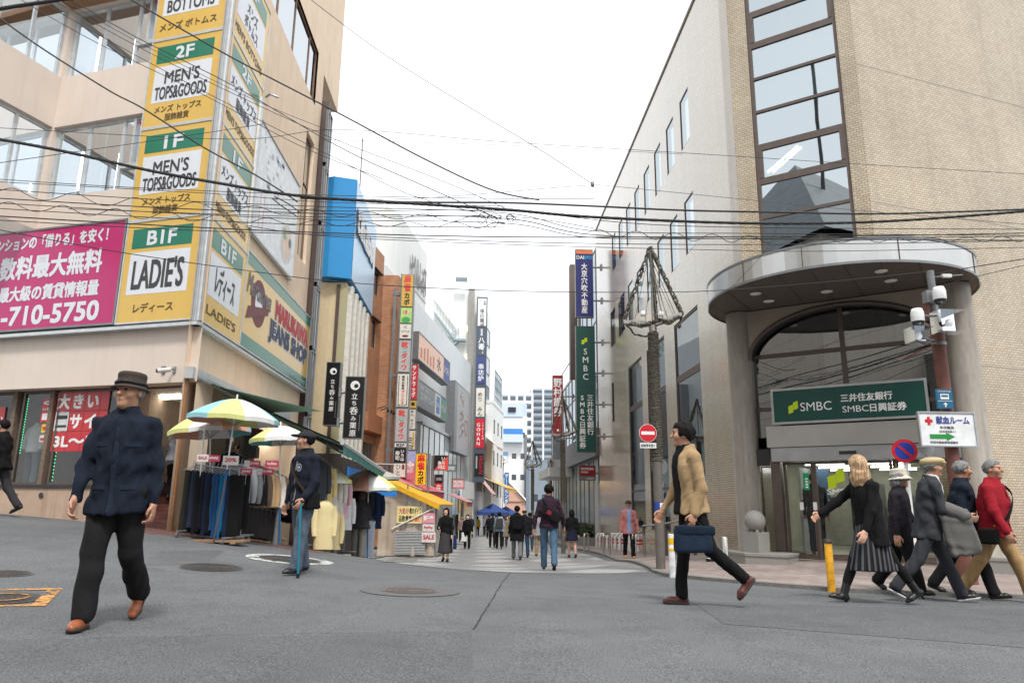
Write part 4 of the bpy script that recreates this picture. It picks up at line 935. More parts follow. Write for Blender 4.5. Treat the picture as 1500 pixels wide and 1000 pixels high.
led(FWo.pt(wj[1] + .16, zsof - .1, -.34), FWo.pt(wj[1] + .16, sill + .15, -.34), 26, "green light string in the street window beside the large-size poster")
PRED = C("poster_red", 190, 34, 44, rough=.35, var=.05)
FP = FWo.off(-.29)
def prect(u0, v0, u1, v1): return FP.px(u0, (v0 + v1) / 2)[0], FP.px(u1, (v0 + v1) / 2)[0], FP.px((u0 + u1) / 2, v1)[1], FP.px((u0 + u1) / 2, v0)[1]
a0, a1, zz0, zz1 = prect(80, 573, 148, 661)
po = thing("poster", "large red window poster in squares with white lettering 3L～5L", "poster", FP.pt(a0, zz0)); a1 = a0 + (a1 - a0) * 1.12
q = B(); w3, h3 = (a1 - a0) / 3.6, (zz1 - zz0) / 3
for j in range(3):
    for i in range(4):
        x1 = min(a0 + w3 * (i + 1), a1)
        fq(q, FP, a0 + w3 * i + .004, x1 - .004, zz0 + h3 * j + .004, zz0 + h3 * (j + 1) - .004, PRED, .005)
q.build("sheet", po); q = B()
for i, ch in enumerate("大きい"): q.vtext(FP, ch, a0 + w3 * (i + .5), zz1 - h3 * .12, h3 * .8, WHITE, o=.009, bold=.03)
for i, ch in enumerate("サイズ"): q.vtext(FP, ch, a0 + w3 * (i + 1.5 - .5 * 0), zz1 - h3 * 1.12, h3 * .8, WHITE, o=.009, bold=.03) if i < 2 else None
q.text(FP, "3L～5L", a0 + .06, zz0 + h3 * .25, w3 * 3.2, h3 * .5, WHITE, o=.009, bold=.03)
fq(q, FP, a0 + .01, a0 + w3 - .01, zz0 + h3 + .01, zz1 - h3 - .01, C("notice_white", 205, 206, 204), .008); fq(q, FP, a0 + .04, a0 + w3 - .04, zz0 + h3 * 1.62, zz0 + h3 * 1.8, BLACK, .011); fq(q, FP, a0 + .04, a0 + w3 - .04, zz0 + h3 * 1.2, zz0 + h3 * 1.32, TXT, .011)
q.build("lettering", po)
def poster(u0, v0, u1, v1, face, label, lines=()):
    r = prect(u0, v0, u1, v1); t = thing("poster", label, "poster", FP.pt(r[0], r[2])); q = B(); fq(q, FP, *r, face, .004); q.build("sheet", t); q = B()
    for (f0, f1, m, tx) in lines:
        z0, z1 = r[2] + (r[3] - r[2]) * f0, r[2] + (r[3] - r[2]) * f1; w_ = r[1] - r[0]
        if tx: q.text(FP, tx, r[0] + w_ * .1, z0, w_ * .8, z1 - z0, m, o=.008, bold=.02)
        else: fq(q, FP, r[0] + w_ * .12, r[1] - w_ * .12, z0, z1, m, .007)
    if q.v: q.build("print", t)
poster(61, 584, 80, 618, PRED, "small red window poster with a white box left of the large-size poster", ((.5, .62, WHITE, "5%還元"), (.1, .38, WHITE, ""), (.75, .9, WHITE, "◎")))
poster(61, 621, 75, 633, C("notice_yellow", 232, 190, 40), "small yellow and red notice on the shop window below the red one", ((.3, .7, PRED, ""),))
poster(58, 637, 68, 647, C("notice_white", 205, 206, 204), "tiny white notice with a red stripe lowest on the shop window", ((.2, .6, PRED, ""),))
poster(-6, 596, 6, 632, PRED, "red window poster cut off by the photo's left edge", ((.3, .6, WHITE, "い"),))
q = B(); q.fbox(FWo, FWo.px(23, 727, -.2)[0], FWo.px(25.5, 727, -.2)[0], FWo.px(24, 731, -.2)[1], FWo.px(24, 722, -.2)[1], -.2, -.17, GREYM); q.build("wall_box", shop)
q = B(); s_, z_ = FWo.px(61, 725, -.2); ring(q, FWo, s_, z_, 0, .055, DARKF, -.18); q.build("vent_cap", shop)
s_, z_ = FWo.px(250, 545); cm = thing("security_camera", "white bullet camera under the corner of the yellow signs", "camera", FWo.pt(s_, z_, 0))
q = B(); q.fbox(FWo, s_ + .06, s_ + .12, z_ - .02, z_ + .1, 0, .03, GALV); q.tube([FWo.pt(s_ + .09, z_ + .05, .02), FWo.pt(s_ + .05, z_ + .05, .12)], .015, GALV); q.build("mount", cm)
q = B(); q.tube([FWo.pt(s_ + .08, z_ + .03, .1), FWo.pt(s_ - .06, z_ - .02, .28)], .045, C("camera_white", 205, 205, 200), 14); q.build("housing", cm)
q = B(); q.tube([FWo.pt(s_ - .06, z_ - .02, .28), FWo.pt(s_ - .065, z_ - .022, .29)], .038, BLACK, 14); q.build("lens", cm)
q = B(); q.fbox(FWo, s_ - .2, s_ - .12, z_ - .02, z_ + .12, 0, .03, GREYM); q.build("wall_box", shop)
for k in range(3):
    q = B(); q.fbox(LWo, side_open[0] + .4 + k * 2, side_open[0] + 1.7 + k * 2, 2.62, 2.66, -1.0, -.85, LAMP2); q.build("ceiling_lamp", shop)
q = B(); random.seed(9)
for k in range(70):
    s_ = side_open[0] + random.random() * (side_open[1] - side_open[0] - .4); z = .3 + random.random() * 2.2 - .06 * s_; q.fbox(LWo, s_, s_ + random.uniform(.1, .35), z, z + random.uniform(.3, .7), -1.7 - random.random(), -1.3 + random.uniform(-.1, .2), random.choice(SHCOL))
struct(q.build("hanging_stock", shop), 'stuff')
aw = thing("awning", "long green retractable awning sloping down over the clothes racks on the left", "awning", (-5.0, 13.7, 3.0))
GAW = C("awning_green", 70, 124, 118, rough=.8, var=.1); GAWD = C("awning_underside_shade", 28, 62, 58, rough=.8)  # the darker green puts the underside's shade into the fabric colour
w0, w1 = Vector((CL.x + .06, 13.62, 3.22)), Vector((CL.x + .06, 20.7, 3.1)); f0, f1 = Vector((-2.55, 13.62, 1.97)), Vector((-2.55, 20.7, 1.68))
q = B()
n = 10
for i in range(n):
    for j in range(6):
        c = []
        for (a, d) in ((i, j), (i + 1, j), (i + 1, j + 1), (i, j + 1)):
            p = w0.lerp(w1, a / n).lerp(f0.lerp(f1, a / n), d / 6); p.z -= .05 * math.sin(math.pi * d / 6); c.append(p)
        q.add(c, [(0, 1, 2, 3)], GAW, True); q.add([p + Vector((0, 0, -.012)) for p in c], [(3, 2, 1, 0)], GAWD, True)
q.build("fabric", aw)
q = B(); V = []
for i in range(41):
    p = f0.lerp(f1, i / 40); V += [p + Vector((.01, 0, 0)), p + Vector((.015 + .015 * math.sin(i * 1.7), 0, -.2 - .015 * math.cos(i * 2.1)))]
q.add(V, [(2 * i, 2 * i + 1, 2 * i + 3, 2 * i + 2) for i in range(40)], GAW, True); q.build("valance", aw)
q = B(); q.tube([f0 + Vector((0, -.05, 0)), f1 + Vector((0, .05, 0))], .04, WALU, 10); q.build("front_bar", aw)
q = B(); q.fbox(LWo, .02, 7.2, 3.12, 3.34, .0, .16, WALU); q.build("case", aw)
for y in (14.1, 17, 20.2):
    q = B(); t_ = (y - 13.62) / 7.08; p = w0.lerp(w1, t_); f_ = f0.lerp(f1, t_); e = p.lerp(f_, .5) + Vector((0, .5, -.12)); q.tube([p + Vector((.1, 0, -.12)), e, f_], .03, C("awning_arm", 150, 170, 160), 8); q.build("arm", aw)
# buildings behind the camera, seen only as reflections in the glass
def block(bb, poly, z0, z1, m): bb.prism(poly, z0, z1, m)
def simple_building(name, label, fr, w_, h, dep, wall, z0=-3, cols=4, rows=4, cat="building", glass=None, ww=1.2, wh=1.3, cap=True, group=None, trim=None):
    t = thing(name, label, cat, fr.pt(w_ / 2, 0, 0), group=group); q = B()
    hs_ = [((i + .5) * w_ / cols - ww / 2, (i + .5) * w_ / cols + ww / 2, z, z + wh) for i in range(cols) for z in [1.6 + j * (h - 1.4) / rows for j in range(rows)]]
    holed(q, fr, 0, w_, z0, h, hs_, wall, depth=.12)
    p = [fr.pt(0, 0, 0), fr.pt(w_, 0, 0), fr.pt(w_, 0, -dep), fr.pt(0, 0, -dep)]
    for a, c_ in ((1, 2), (2, 3), (3, 0)): q.quad(Vector((p[a].x, p[a].y, z0)), Vector((p[c_].x, p[c_].y, z0)), Vector((p[c_].x, p[c_].y, h)), Vector((p[a].x, p[a].y, h)), wall)
    q.build("wall", t); q = B(); q.add([Vector((x.x, x.y, h)) for x in p], [(0, 1, 2, 3)], wall)
    if cap:
        for a in range(4):
            A_, C_ = p[a], p[(a + 1) % 4]; d = (C_ - A_).normalized(); nrm = d.cross(Vector((0, 0, 1)))
            q.hexa([Vector((v.x, v.y, z)) for z in (h + .002, h + .3) for v in (A_ + nrm * .05, C_ + nrm * .05, C_ - nrm * .2, A_ - nrm * .2)], trim or wall)
    q.build("roof", t)
    for k in hs_: window(t, fr, *k, -.04, trim or DARKF, glass or GL_DK2, fw=.06)
    return t
GL_DK2 = M("window_glass_dark", srgb(74, 84, 92), .08, var=.2, vscale=.4, spec=.8)
BEH = M("render_cream", srgb(196, 186, 172), .85, var=.06, stain=.2)
simple_building("shop_house", "cream shop house behind the camera, seen mirrored in the bank's arched window", Fr((16, -9, 0), (-1, .15)), 15, 8.5, 8, MBRICK("tile_behind", srgb(170, 156, 138), srgb(160, 146, 128), srgb(120, 110, 100), .3, .1, .01, rough=.5), cols=5, rows=2)
simple_building("office_block", "grey office block behind the camera, seen mirrored in the shop windows", Fr((-1, -9, 0), (-1, -.1)), 16, 9, 8, M("render_grey", srgb(128, 124, 120), .85, var=.08, stain=.2), cols=5, rows=3)
rb = thing("roof_house", "house with a steep slate roof and railing mirrored in the bank's window strip", "house", (-22, -12, 0))
q = B(); q.box((-19, -9, 5), (16, 12, 22), BEH); q.build("wall", rb)
q = B(); SL_ = MBRICK("slate", srgb(96, 104, 108), srgb(84, 92, 96), srgb(50, 54, 58), 2.0, .25, .03, rough=.4); q.add([(-28, -15.5, 16), (-10, -15.5, 16), (-10, -2.5, 16), (-28, -2.5, 16), (-19, -9, 25)], [(0, 1, 4), (1, 2, 4), (2, 3, 4), (3, 0, 4)], SL_); q.build("roof", rb)
q = B(); q.tube([(-15.5, -8, 20), (-15.5, -8, 31)], .12, DARKF); q.build("antenna", rb)
# left side of the street, near to far
TANP = M("tan_panel", srgb(214, 196, 160), .6, var=.05, stain=.12); FINW = C("white_fin", 216, 214, 206, rough=.5)
BLUE = C("sign_blue", 24, 140, 206, rough=.35, var=.03)
X2 = kx(506, 450) * 26.4; D2 = Vector((.15, .989, 0)).normalized()
F2 = Fr((X2, 26.4, 0), (0, 1))                # street face of the blue-topped building
F2f = Fr((-7, 26.4, 0), (1, 0))               # its face towards the camera
t = thing("narrow_building", "narrow building with tan panels and white fins under the blue sign box", "building", (X2, 28, -.7))
Y2e = X2 / kx(540.5, 430)
zb1, zb0 = F2.px(521, 275)[1], F2f.px(500, 414)[1]
q = B(); q.prism([(-9, 26.4), (X2, 26.4), (X2, Y2e), (-9, Y2e)], -1.2, zb0, TANP); q.build("wall", t)
q = B(); s_, e_ = F2f.px(494, 500)[0], F2f.px(505, 500)[0]; q.fbox(F2f, s_, e_, 2.6, zb0 - .2, 0, .06, M("wire_glass", srgb(176, 170, 138), .3, var=.1, vscale=30)); q.fbox(F2f, s_ - .12, s_, 2.6, zb0 - .1, 0, .12, BRONZE); q.build("glass_strip", t)
for k in range(5):
    q = B(); a = .1 + k * (Y2e - 26.4 - .3) / 5; q.fbox(F2, a, a + .35, .5, zb0 - .1, 0, .22, FINW); q.build("fin", t)
for k in range(4):
    window(t, F2, 1.6, 2.6, 2.2 + k * 2.9, 4.6 + k * 2.9, .06, GREYM, GL_TOW2, fw=.05)
q = B(); q.fbox(F2, .05, Y2e - 26.4, -1, 2.5, .1, .24, C("shopfront_dark", 60, 54, 50)); q.fbox(F2f, .3, 7 + X2 + .2, -1, 2.6, .05, .2, C("shopfront_dark", 60, 54, 50)); q.build("shopfront", t)
q = B(); q.fbox(F2, 1, 4, 1.5, 2.2, .25, .32, C("tarp_blue", 30, 120, 200)); q.build("shop_board", t)
bs = thing("sign_box", "tall bright blue sign box with white lettering on its paler street side", "sign", (X2, 28, zb0))
q = B(); q.prism([(-6.2, 26.1), (-5.8, 25.95), (X2 + .18, 26.2), (X2 + .18, Y2e), (-6.4, Y2e)], zb0 + .1, zb1, BLUE); q.build("case", bs)
FB = Fr((X2 + .18, 26.2, 0), (0, 1))
q = B(); fq(q, FB, .02, Y2e - 26.22, zb0 + .12, zb1 - .02, C("sign_pale_blue", 176, 214, 246, rough=.3), .012); q.build("side_panel", bs)
q = B(); L0 = (zb1 - zb0)
for i, ch in enumerate("tikabet"):                         # illegible white raised letters stepping down
    q.text(FB, ch, .25 + .66 * i, zb0 + L0 * .52 - .0 * i, .5, .95, WHITE, o=.1, bold=.04); q.text(FB, ch, .25 + .66 * i, zb0 + L0 * .52, .5, .95, C("letter_edge", 90, 150, 200), o=.03, bold=.04)
q.build("lettering", bs)
q = B(); q.tube([(-5.0, 27, zb1), (-5.0, 27, zb1 + 2.2)], .025, GREYM); q.build("rod", bs)
def d_izak(q, fr, s0, s1, z0, z1):
    w_, h = s1 - s0, z1 - z0
    ring(q, fr, s0 + w_ * .5, z1 - h * .14, 0, w_ * .26, WHITE, .004, 20); ring(q, fr, s0 + w_ * .56, z1 - h * .15, 0, w_ * .12, BLACK, .006, 14)
    z = z1 - h * .27
    for ch, e in zip("立ち呑み栗原", (.36, .3, .46, .3, .38, .38)): q.vtext(fr, ch, s0 + w_ * .5, z, w_ * e, WHITE, bold=.01); z -= w_ * e + h * .012
    for k in range(9): fq(q, fr, s0 + w_ * .82, s0 + w_ * .85, z0 + h * .12 + k * h * .03, z0 + h * .135 + k * h * .03, C("small_print", 170, 170, 170), .004)
SBLK = C("sign_black", 22, 21, 22, rough=.3)
IZ1 = Fr((0, 24.6, 0), (1, 0)); IZ2 = Fr((0, 25.6, 0), (1, 0))
blade("blade_sign", "black vertical blade sign with brush characters, the left and smaller-looking of the two", IZ1, 476.5, 496, 531, 622, SBLK, d_izak, brackets=2, th=.35, wallx=-5.0)
blade("blade_sign", "black vertical blade sign with brush characters, right of its twin and nearer the brick building", Fr((0, 24.2, 0), (1, 0)), 505, 532, 552, 641, SBLK, d_izak, brackets=2, th=.3, wallx=-4.75)
OBR = MBRICK("orange_brick", srgb(202, 150, 114), srgb(184, 130, 96), srgb(150, 110, 84), .23, .075, .008, rough=.7, var=.2)
P0 = Vector((X2, Y2e, 0)); F3 = Fr(P0, (D2.x, D2.y))
def s3(px, v): return F3.px(px, v)[0]
t = thing("brick_building", "orange brick building with a projecting brick pier left of the tall sign tower", "building", F3.pt(2, -1, 0))
eb = s3(562, 403); zbk = F3.px(545, 354)[1]; wz = []
wzz = [(F3.px(550, v1)[1], F3.px(550, v0)[1]) for v0, v1 in ((396, 432), (470, 512))]
whs = [(s3(547, 430), s3(553.5, 430), *z) for z in wzz]
q = B(); holed(q, F3, -.3, eb, 3.5, zbk, whs, OBR, depth=.15); q.quad(F3.pt(-.3, 3.5, 0), F3.pt(-.3, zbk, 0), F3.pt(-.3, zbk, -.4), F3.pt(-.3, 3.5, -.4), OBR); q.build("wall", t)
for h_ in whs:
    window(t, F3, *h_, -.05, DARKF, GL_DK2, fw=.05)
    q = B(); q.fbox(F3, h_[0] - .2, h_[1] + .3, h_[3], h_[3] + .06, 0, .16, DARKF); q.build("window_hood", t)
PB = F3.pt(eb, 0, 0); PFc = Fr((PB.x - .05, PB.y, 0), (1, 0)); zpr = PFc.px(575, 403)[1]; pw = PFc.px(584, 403)[0] - .05
q = B(); q.prism([(PB.x - .4, PB.y), (PB.x + pw, PB.y), (PB.x + pw + .4, PB.y + 2.5), (PB.x - .4, PB.y + 2.5)], -1, zpr, OBR); q.build("pier", t)
q = B(); q.fbox(F3, -.1, eb, F3.px(560, 640)[1], F3.px(560, 615)[1], .02, .3, C("orange_fascia", 172, 118, 84)); q.build("fascia", t)
for k in range(3):
    q = B(); p = F3.pt(1.2 + .5 * k, F3.px(560, 606)[1], .3); q.tube([p, p + F3.n * .35 + Vector((0, 0, .12)), p + F3.n * .5 + Vector((0, 0, -.05))], .02, BLACK, 6); q.lathe([(.03, .06), (.07, -.06), (.001, -.05)], p + F3.n * .5 + Vector((0, 0, -.08)), BLACK, 10); q.build("spot_lamp", t)
window(t, F3, .1, eb - .5, -.2, F3.px(560, 642)[1], -.0, GREYM, GL_SHOP, mv=(1.2, 2.2), mh=(1.4,), fw=.06, name="shopfront")
q = B(); room(q, F3, .1, eb - .5, -.9, F3.px(560, 642)[1], -2, -.1, C("shop_bright", 180, 176, 168)); q.build("shop_interior", t)
ST = Fr((0, PB.y - .9, 0), (1, 0))
tt = thing("sign_tower", "tall grey sign tower stacked with shop signs in front of the brick pier", "sign tower", ST.pt(ST.px(590, 640)[0], 0, 0))
LGR = C("sign_light_grey", 178, 178, 180, rough=.4); OFW = C("sign_offwhite", 222, 218, 208, rough=.4); LRED = C("letter_warm_red", 214, 66, 60)
ly, tops = 0, []
a0, a1 = ST.px(588.5, 402)[0], ST.px(605, 402)[0]; b0_, b1_ = ST.px(577.5, 690)[0], ST.px(594, 690)[0]
sA_, sB_ = (a0 + b0_) / 2, (a1 + b1_) / 2
def zt(v, u=592): return ST.px(u, v)[1]
q = B(); q.fbox(ST, sA_ - .06, sB_ + .06, zt(700), zt(401), -.5, -.06, GREYM); q.fbox(ST, sA_ - .4, sA_ - .3, zt(745) - .6, zt(420), -.5, -.3, GREYM); q.build("case", tt)
for z in (zt(430), zt(550), zt(660)):
    q = B(); q.fbox(ST, sA_ - .45, sA_ - .06, z, z + .12, -.48, -.32, GREYM); q.build("bracket", tt)
def face(v0, v1, m, fn):
    z1, z0 = zt(v0), zt(v1); q = B(); q.fbox(ST, sA_, sB_, z0 + .02, z1 - .02, -.06, 0, m)
    fn(q, ST, sA_, sB_, z0, z1); q.build("sign_panel", tt)
W1 = sB_ - sA_; mid = (sA_ + sB_) / 2
def f_mj(q, fr, s0, s1, z0, z1):
    h = z1 - z0; q.vtext(fr, "麻雀", mid, z1 - h * .02, h * .26, LRED, bold=.03, wid=.8); q.vtext(fr, "カボ", mid, z1 - h * .56, h * .2, BLACK, bold=.03, wid=.85)
def f_shoe(q, fr, s0, s1, z0, z1):
    h = z1 - z0; q.vtext(fr, "靴", mid, z1 - h * .05, h * .2, LRED, bold=.03); ring(q, fr, mid, z1 - h * .33, 0, h * .06, C("teal_dot", 60, 150, 140), .004); q.vtext(fr, "の", mid, z1 - h * .28, h * .09, WHITE, o=.008); q.vtext(fr, "ダイワ", mid, z1 - h * .4, h * .18, LRED, bold=.03)
def f_green(q, fr, s0, s1, z0, z1):
    h = z1 - z0; ring(q, fr, mid, z0 + h * .2, 0, W1 * .4, C("fan_green", 70, 160, 90), .004, sz=.7); ring(q, fr, mid, z0 + h * .7, 0, W1 * .33, LRED, .006, sz=.45); q.text(fr, "うま", mid - W1 * .3, z0 + h * .58, W1 * .6, h * .22, WHITE, o=.009)
def f_lotus(q, fr, s0, s1, z0, z1):
    h = z1 - z0; q.text(fr, "LOTUS", s0 + W1 * .15, z0 + h * .45, W1 * .7, h * .09, TXT); ring(q, fr, mid, z0 + h * .18, 0, W1 * .28, C("dark_red", 120, 40, 40), .004, sz=.4); q.text(fr, "く", mid - .08, z0 + h * .7, .16, h * .16, TXT)
def f_prince(q, fr, s0, s1, z0, z1):
    h = z1 - z0; fq(q, fr, s0 + .05, s0 + .08, z0 + .1, z1 - .1, BLACK); fq(q, fr, s1 - .08, s1 - .05, z0 + .1, z1 - .1, BLACK); q.vtext(fr, "喫茶の殿堂", mid, z1 - h * .06, h * .085, BLACK, bold=.02); q.vtext(fr, "プリンス", mid, z1 - h * .5, h * .105, LRED, bold=.03); q.text(fr, "B2F", mid - .2, z0 + h * .03, .4, h * .05, BLACK)
def f_b2(q, fr, s0, s1, z0, z1): h = z1 - z0; q.text(fr, "B2F", s0 + W1 * .15, z0 + h * .25, W1 * .7, h * .5, NAVY, bold=.03)
def f_iro(q, fr, s0, s1, z0, z1): h = z1 - z0; q.vtext(fr, "いろは", mid + W1 * .2, z1 - h * .08, h * .28, WHITE, bold=.02); q.vtext(fr, "寿司", mid - W1 * .22, z1 - h * .2, h * .34, WHITE, bold=.02)
def f_dog(q, fr, s0, s1, z0, z1):
    h = z1 - z0; q.vtext(fr, "ひと", mid - .05, z1 - h * .08, h * .4, BLACK, bold=.0); fq(q, fr, s1 - W1 * .28, s1 - W1 * .08, z1 - h * .45, z1 - h * .1, C("dark_red", 150, 40, 44))
face(402, 449, YEL, f_mj); face(450, 473, C("sign_lime", 178, 214, 120), f_green); face(474, 496, OFW, f_lotus); face(498, 545, LGR, f_shoe); face(547, 596, OFW, f_prince); face(598, 647, LGR, f_shoe); face(648, 655, OFW, f_b2); face(656, 677, SBLK, f_iro); face(678, 699, OFW, f_dog)
WHT1 = M("white_panel", srgb(226, 228, 226), .6, var=.03, vscale=.6, stain=.1); WHT2 = M("white_metal_panel", srgb(206, 212, 214), .4, var=.04, vscale=.8, stain=.12)
t = thing("department_building", "big white building with billboards and a rounded upper storey in the left middle distance", "building", F3.pt(14, -1.2, 0))
e2_ = s3(690, 560); zlo = F3.px(630, 464)[1]; zhi = F3.px(604, 328)[1]
q = B()
lo = [F3.pt(eb + .3, 0, 0), F3.pt(e2_, 0, 0), F3.pt(e2_, 0, -9), F3.pt(eb + .3, 0, -9)]; q.prism([(p.x, p.y) for p in lo], -2, zlo, WHT2)
q.build("wall", t); q = B()
up = [F3.pt(s3(633, 368), 0, -.3), F3.pt(s3(633, 368), 0, -9), F3.pt(eb + 1, 0, -9), F3.pt(eb + 1, 0, -5)] + [F3.pt(eb + 1 + 3 - 3 * math.cos(a), 0, -3.3 + 3 * math.sin(a)) for a in [math.pi / 2 * k / 8 for k in range(9)]]
q.prism([(p.x, p.y) for p in up], zlo - .5, zhi, WHT1); q.fbox(F3, eb + 4.2, s3(633, 368), zlo + .8, zlo + .85, -.3, -.28, GREYM); q.build("upper_storey", t)
fl_ = F3.off(-.3); q = B(); z = F3.px(615, 412)[1]
for k, ch in enumerate("ビルレス"): q.text(fl_, ch, s3(607, 400) + .1 + k * (s3(629, 420) - s3(607, 400)) / 4, z - .2, (s3(629, 420) - s3(607, 400)) / 4 * .85, 1.5, C("dark_letter", 118, 116, 118), o=.12, bold=.03)
q.text(fl_, "PRIME", s3(607, 400) + .3, z - 2.2, 2.6, .5, C("dark_letter", 118, 116, 118), o=.01); q.build("wall_lettering", t)
q = B(); sB3 = s3(612, 640)
z0b, z1b = F3.px(612, 660)[1], F3.px(612, 622)[1]
for k in range(9): q.fbox(F3, sB3 + k * 1.55, sB3 + k * 1.55 + .05, 0, z1b, .3, .33, GREYM)
q.fbox(F3, sB3 - .6, e2_ - 2.2, .2, z1b, .02, .3, M("glass_screen", srgb(188, 200, 198), .15, var=.08, vscale=.5)); q.fbox(F3, sB3 - .6, e2_ - 2.2, z1b, z1b + .15, .0, .4, ALU); q.build("glass_screen", t)
def billboard3(label, u0, u1, v0, v1, face, draw, o=1.3, col=None):
    s0, s1 = (lambda a, b: (min(a, b), max(a, b)))(F3.px(u0, 560, o)[0], F3.px(u1, 560, o)[0]); z1, z0 = F3.px(u0, v0, o)[1], F3.px(u0, v1, o)[1]
    return sign("billboard", label, F3, (s0, s1, z0, z1), o - .5 if o > .6 else 0, o, face, GREYM, draw, fw=.06, cat="billboard")
def d_or(q, fr, s0, s1, z0, z1):
    w_, h = s1 - s0, z1 - z0; fq(q, fr, s1 - w_ * .22, s1, z0, z1, C("billboard_blue", 96, 110, 168)); q.text(fr, "水", s0 + w_ * .55, z0 + h * .2, w_ * .13, h * .6, BLACK); q.text(fr, "いつも", s1 - w_ * .2, z0 + h * .35, w_ * .16, h * .35, WHITE)
    for k in range(5): fq(q, fr, s0 + w_ * (.06 + .09 * k), s0 + w_ * (.1 + .09 * k), z0 + h * .1, z0 + h * (.5 + .1 * (k % 3)), C("billboard_shade", 214, 140, 110), .003)
billboard3("orange billboard with a blue end panel, upper of the two on the white building", 611, 658, 484, 523, C("billboard_orange", 240, 184, 150, rough=.35), d_or)
def d_gr(q, fr, s0, s1, z0, z1):
    w_, h = s1 - s0, z1 - z0; q.text(fr, "ゴリラクリニック", s0 + w_ * .14, z0 + h * .3, w_ * .4, h * .3, WHITE, bold=.02); q.text(fr, "医療・脱毛", s0 + w_ * .14, z0 + h * .72, w_ * .22, h * .12, WHITE)
    ring(q, fr, s0 + w_ * .07, z0 + h * .5, h * .1, h * .2, C("bronze_logo", 176, 150, 126))
    fq(q, fr, s0 + w_ * .57, s0 + w_ * .77, z0, z1, OFW); fq(q, fr, s0 + w_ * .62, s0 + w_ * .73, z0 + h * .12, z0 + h * .88, C("billboard_blue2", 96, 148, 206), .006); q.text(fr, "動画", s0 + w_ * .64, z0 + h * .4, w_ * .07, h * .2, WHITE, o=.012)
    fq(q, fr, s0 + w_ * .77, s1, z0, z1, C("billboard_teal", 118, 160, 150)); q.text(fr, "そらまる", s0 + w_ * .79, z0 + h * .35, w_ * .18, h * .3, WHITE, o=.008)
billboard3("charcoal clinic billboard with white lettering and blue and green ends, below the orange one", 609, 656, 553, 591, C("billboard_charcoal", 96, 104, 108, rough=.35), d_gr)
def d_dark(q, fr, s0, s1, z0, z1):
    w_, h = s1 - s0, z1 - z0; fq(q, fr, s0 + w_ * .0, s0 + w_ * .16, z0, z1, GREYM); gold = C("ad_gold", 150, 118, 90)
    random.seed(2)
    for k in range(26): x, z = s0 + w_ * random.uniform(.3, .55), z0 + h * random.uniform(.2, .9); fq(q, fr, x, x + w_ * random.uniform(.02, .08), z, z + h * random.uniform(.02, .06), gold)
    ring(q, fr, s0 + w_ * .78, z0 + h * .42, w_ * .08, w_ * .11, gold); q.text(fr, "BEAUTY", s0 + w_ * .68, z0 + h * .54, w_ * .25, h * .05, WHITE)
billboard3("tall dark grey advertisement board with gold figures on the far end of the white building", 667, 688.5, 558, 660, C("ad_dark", 92, 90, 92, rough=.3), d_dark, o=.6)
FC = Fr((0, PB.y + 1.0, 0), (1, 0))
RSG = C("sign_red", 206, 28, 44, rough=.4)
def d_san(q, fr, s0, s1, z0, z1): h = z1 - z0; q.vtext(fr, "サンドラッグ", (s0 + s1) / 2, z1 - h * .03, h * .155, WHITE, bold=.03, wid=.75)
def d_yaku(q, fr, s0, s1, z0, z1): q.text(fr, "薬", s0 + .08, z0 + .1, s1 - s0 - .16, z1 - z0 - .2, BLACK, bold=.03)
def d_men(q, fr, s0, s1, z0, z1): h = z1 - z0; q.vtext(fr, "めん かっこ", (s0 + s1) / 2, z1 - h * .05, h * .15, BLACK, bold=.02)
blade("blade_sign", "red vertical drugstore blade sign with white katakana beside the grey sign tower", FC, 601, 611.5, 533, 584, RSG, d_san, brackets=1, th=.3, wallx=-5, frame=GREYM)
blade("blade_sign", "small yellow square sign with a black character directly below the red drugstore sign", FC, 600, 610, 586, 597, YEL, d_yaku, brackets=1, th=.3, wallx=-5)
blade("blade_sign", "cream vertical sign with black brush characters below the small yellow square sign", FC, 598.5, 608.5, 599, 628, OFW, d_men, brackets=1, th=.3, wallx=-5)
blade("blade_sign", "white vertical sign with yellow dotted edge below the cream brush sign", FC, 597, 608, 630, 658, OFW, lambda q, fr, s0, s1, z0, z1: (fq(q, fr, s1 - .12, s1 - .04, z0 + .1, z1 - .1, YEL), q.vtext(fr, "ミヨ", (s0 + s1) / 2 - .05, z1 - .3, .35, BLACK)), brackets=1, th=.3, wallx=-5)
blade("blade_sign", "pink and blue slanted sign low beside the sign tower above the yellow awning", Fr((0, FC.o.y - .6, 0), (1, .35)), 594, 609, 660, 702, C("sign_pink", 206, 110, 126), lambda q, fr, s0, s1, z0, z1: (fq(q, fr, s0, s1, z1 - (z1 - z0) * .4, z1, C("sign_lilac", 160, 164, 206)), q.text(fr, "カラオケ", s0 + .1, z0 + .3, s1 - s0 - .2, .5, WHITE, bold=.03)), brackets=1, th=.25, wallx=-5)
MJ = Fr((0, 31.5, 0), (1, 0))
def d_mj2(q, fr, s0, s1, z0, z1):
    h = z1 - z0; m_ = (s0 + s1) / 2; q.vtext(fr, "麻雀", m_, z1 - h * .03, h * .25, RSG, bold=.03, wid=.95); q.vtext(fr, "カボ", m_, z1 - h * .53, h * .2, BLACK, bold=.03); q.text(fr, "町田店", s0 + .12, z0 + h * .03, s1 - s0 - .24, h * .06, BLACK)
YEL2 = C("sign_bright_yellow", 244, 190, 20, rough=.4)
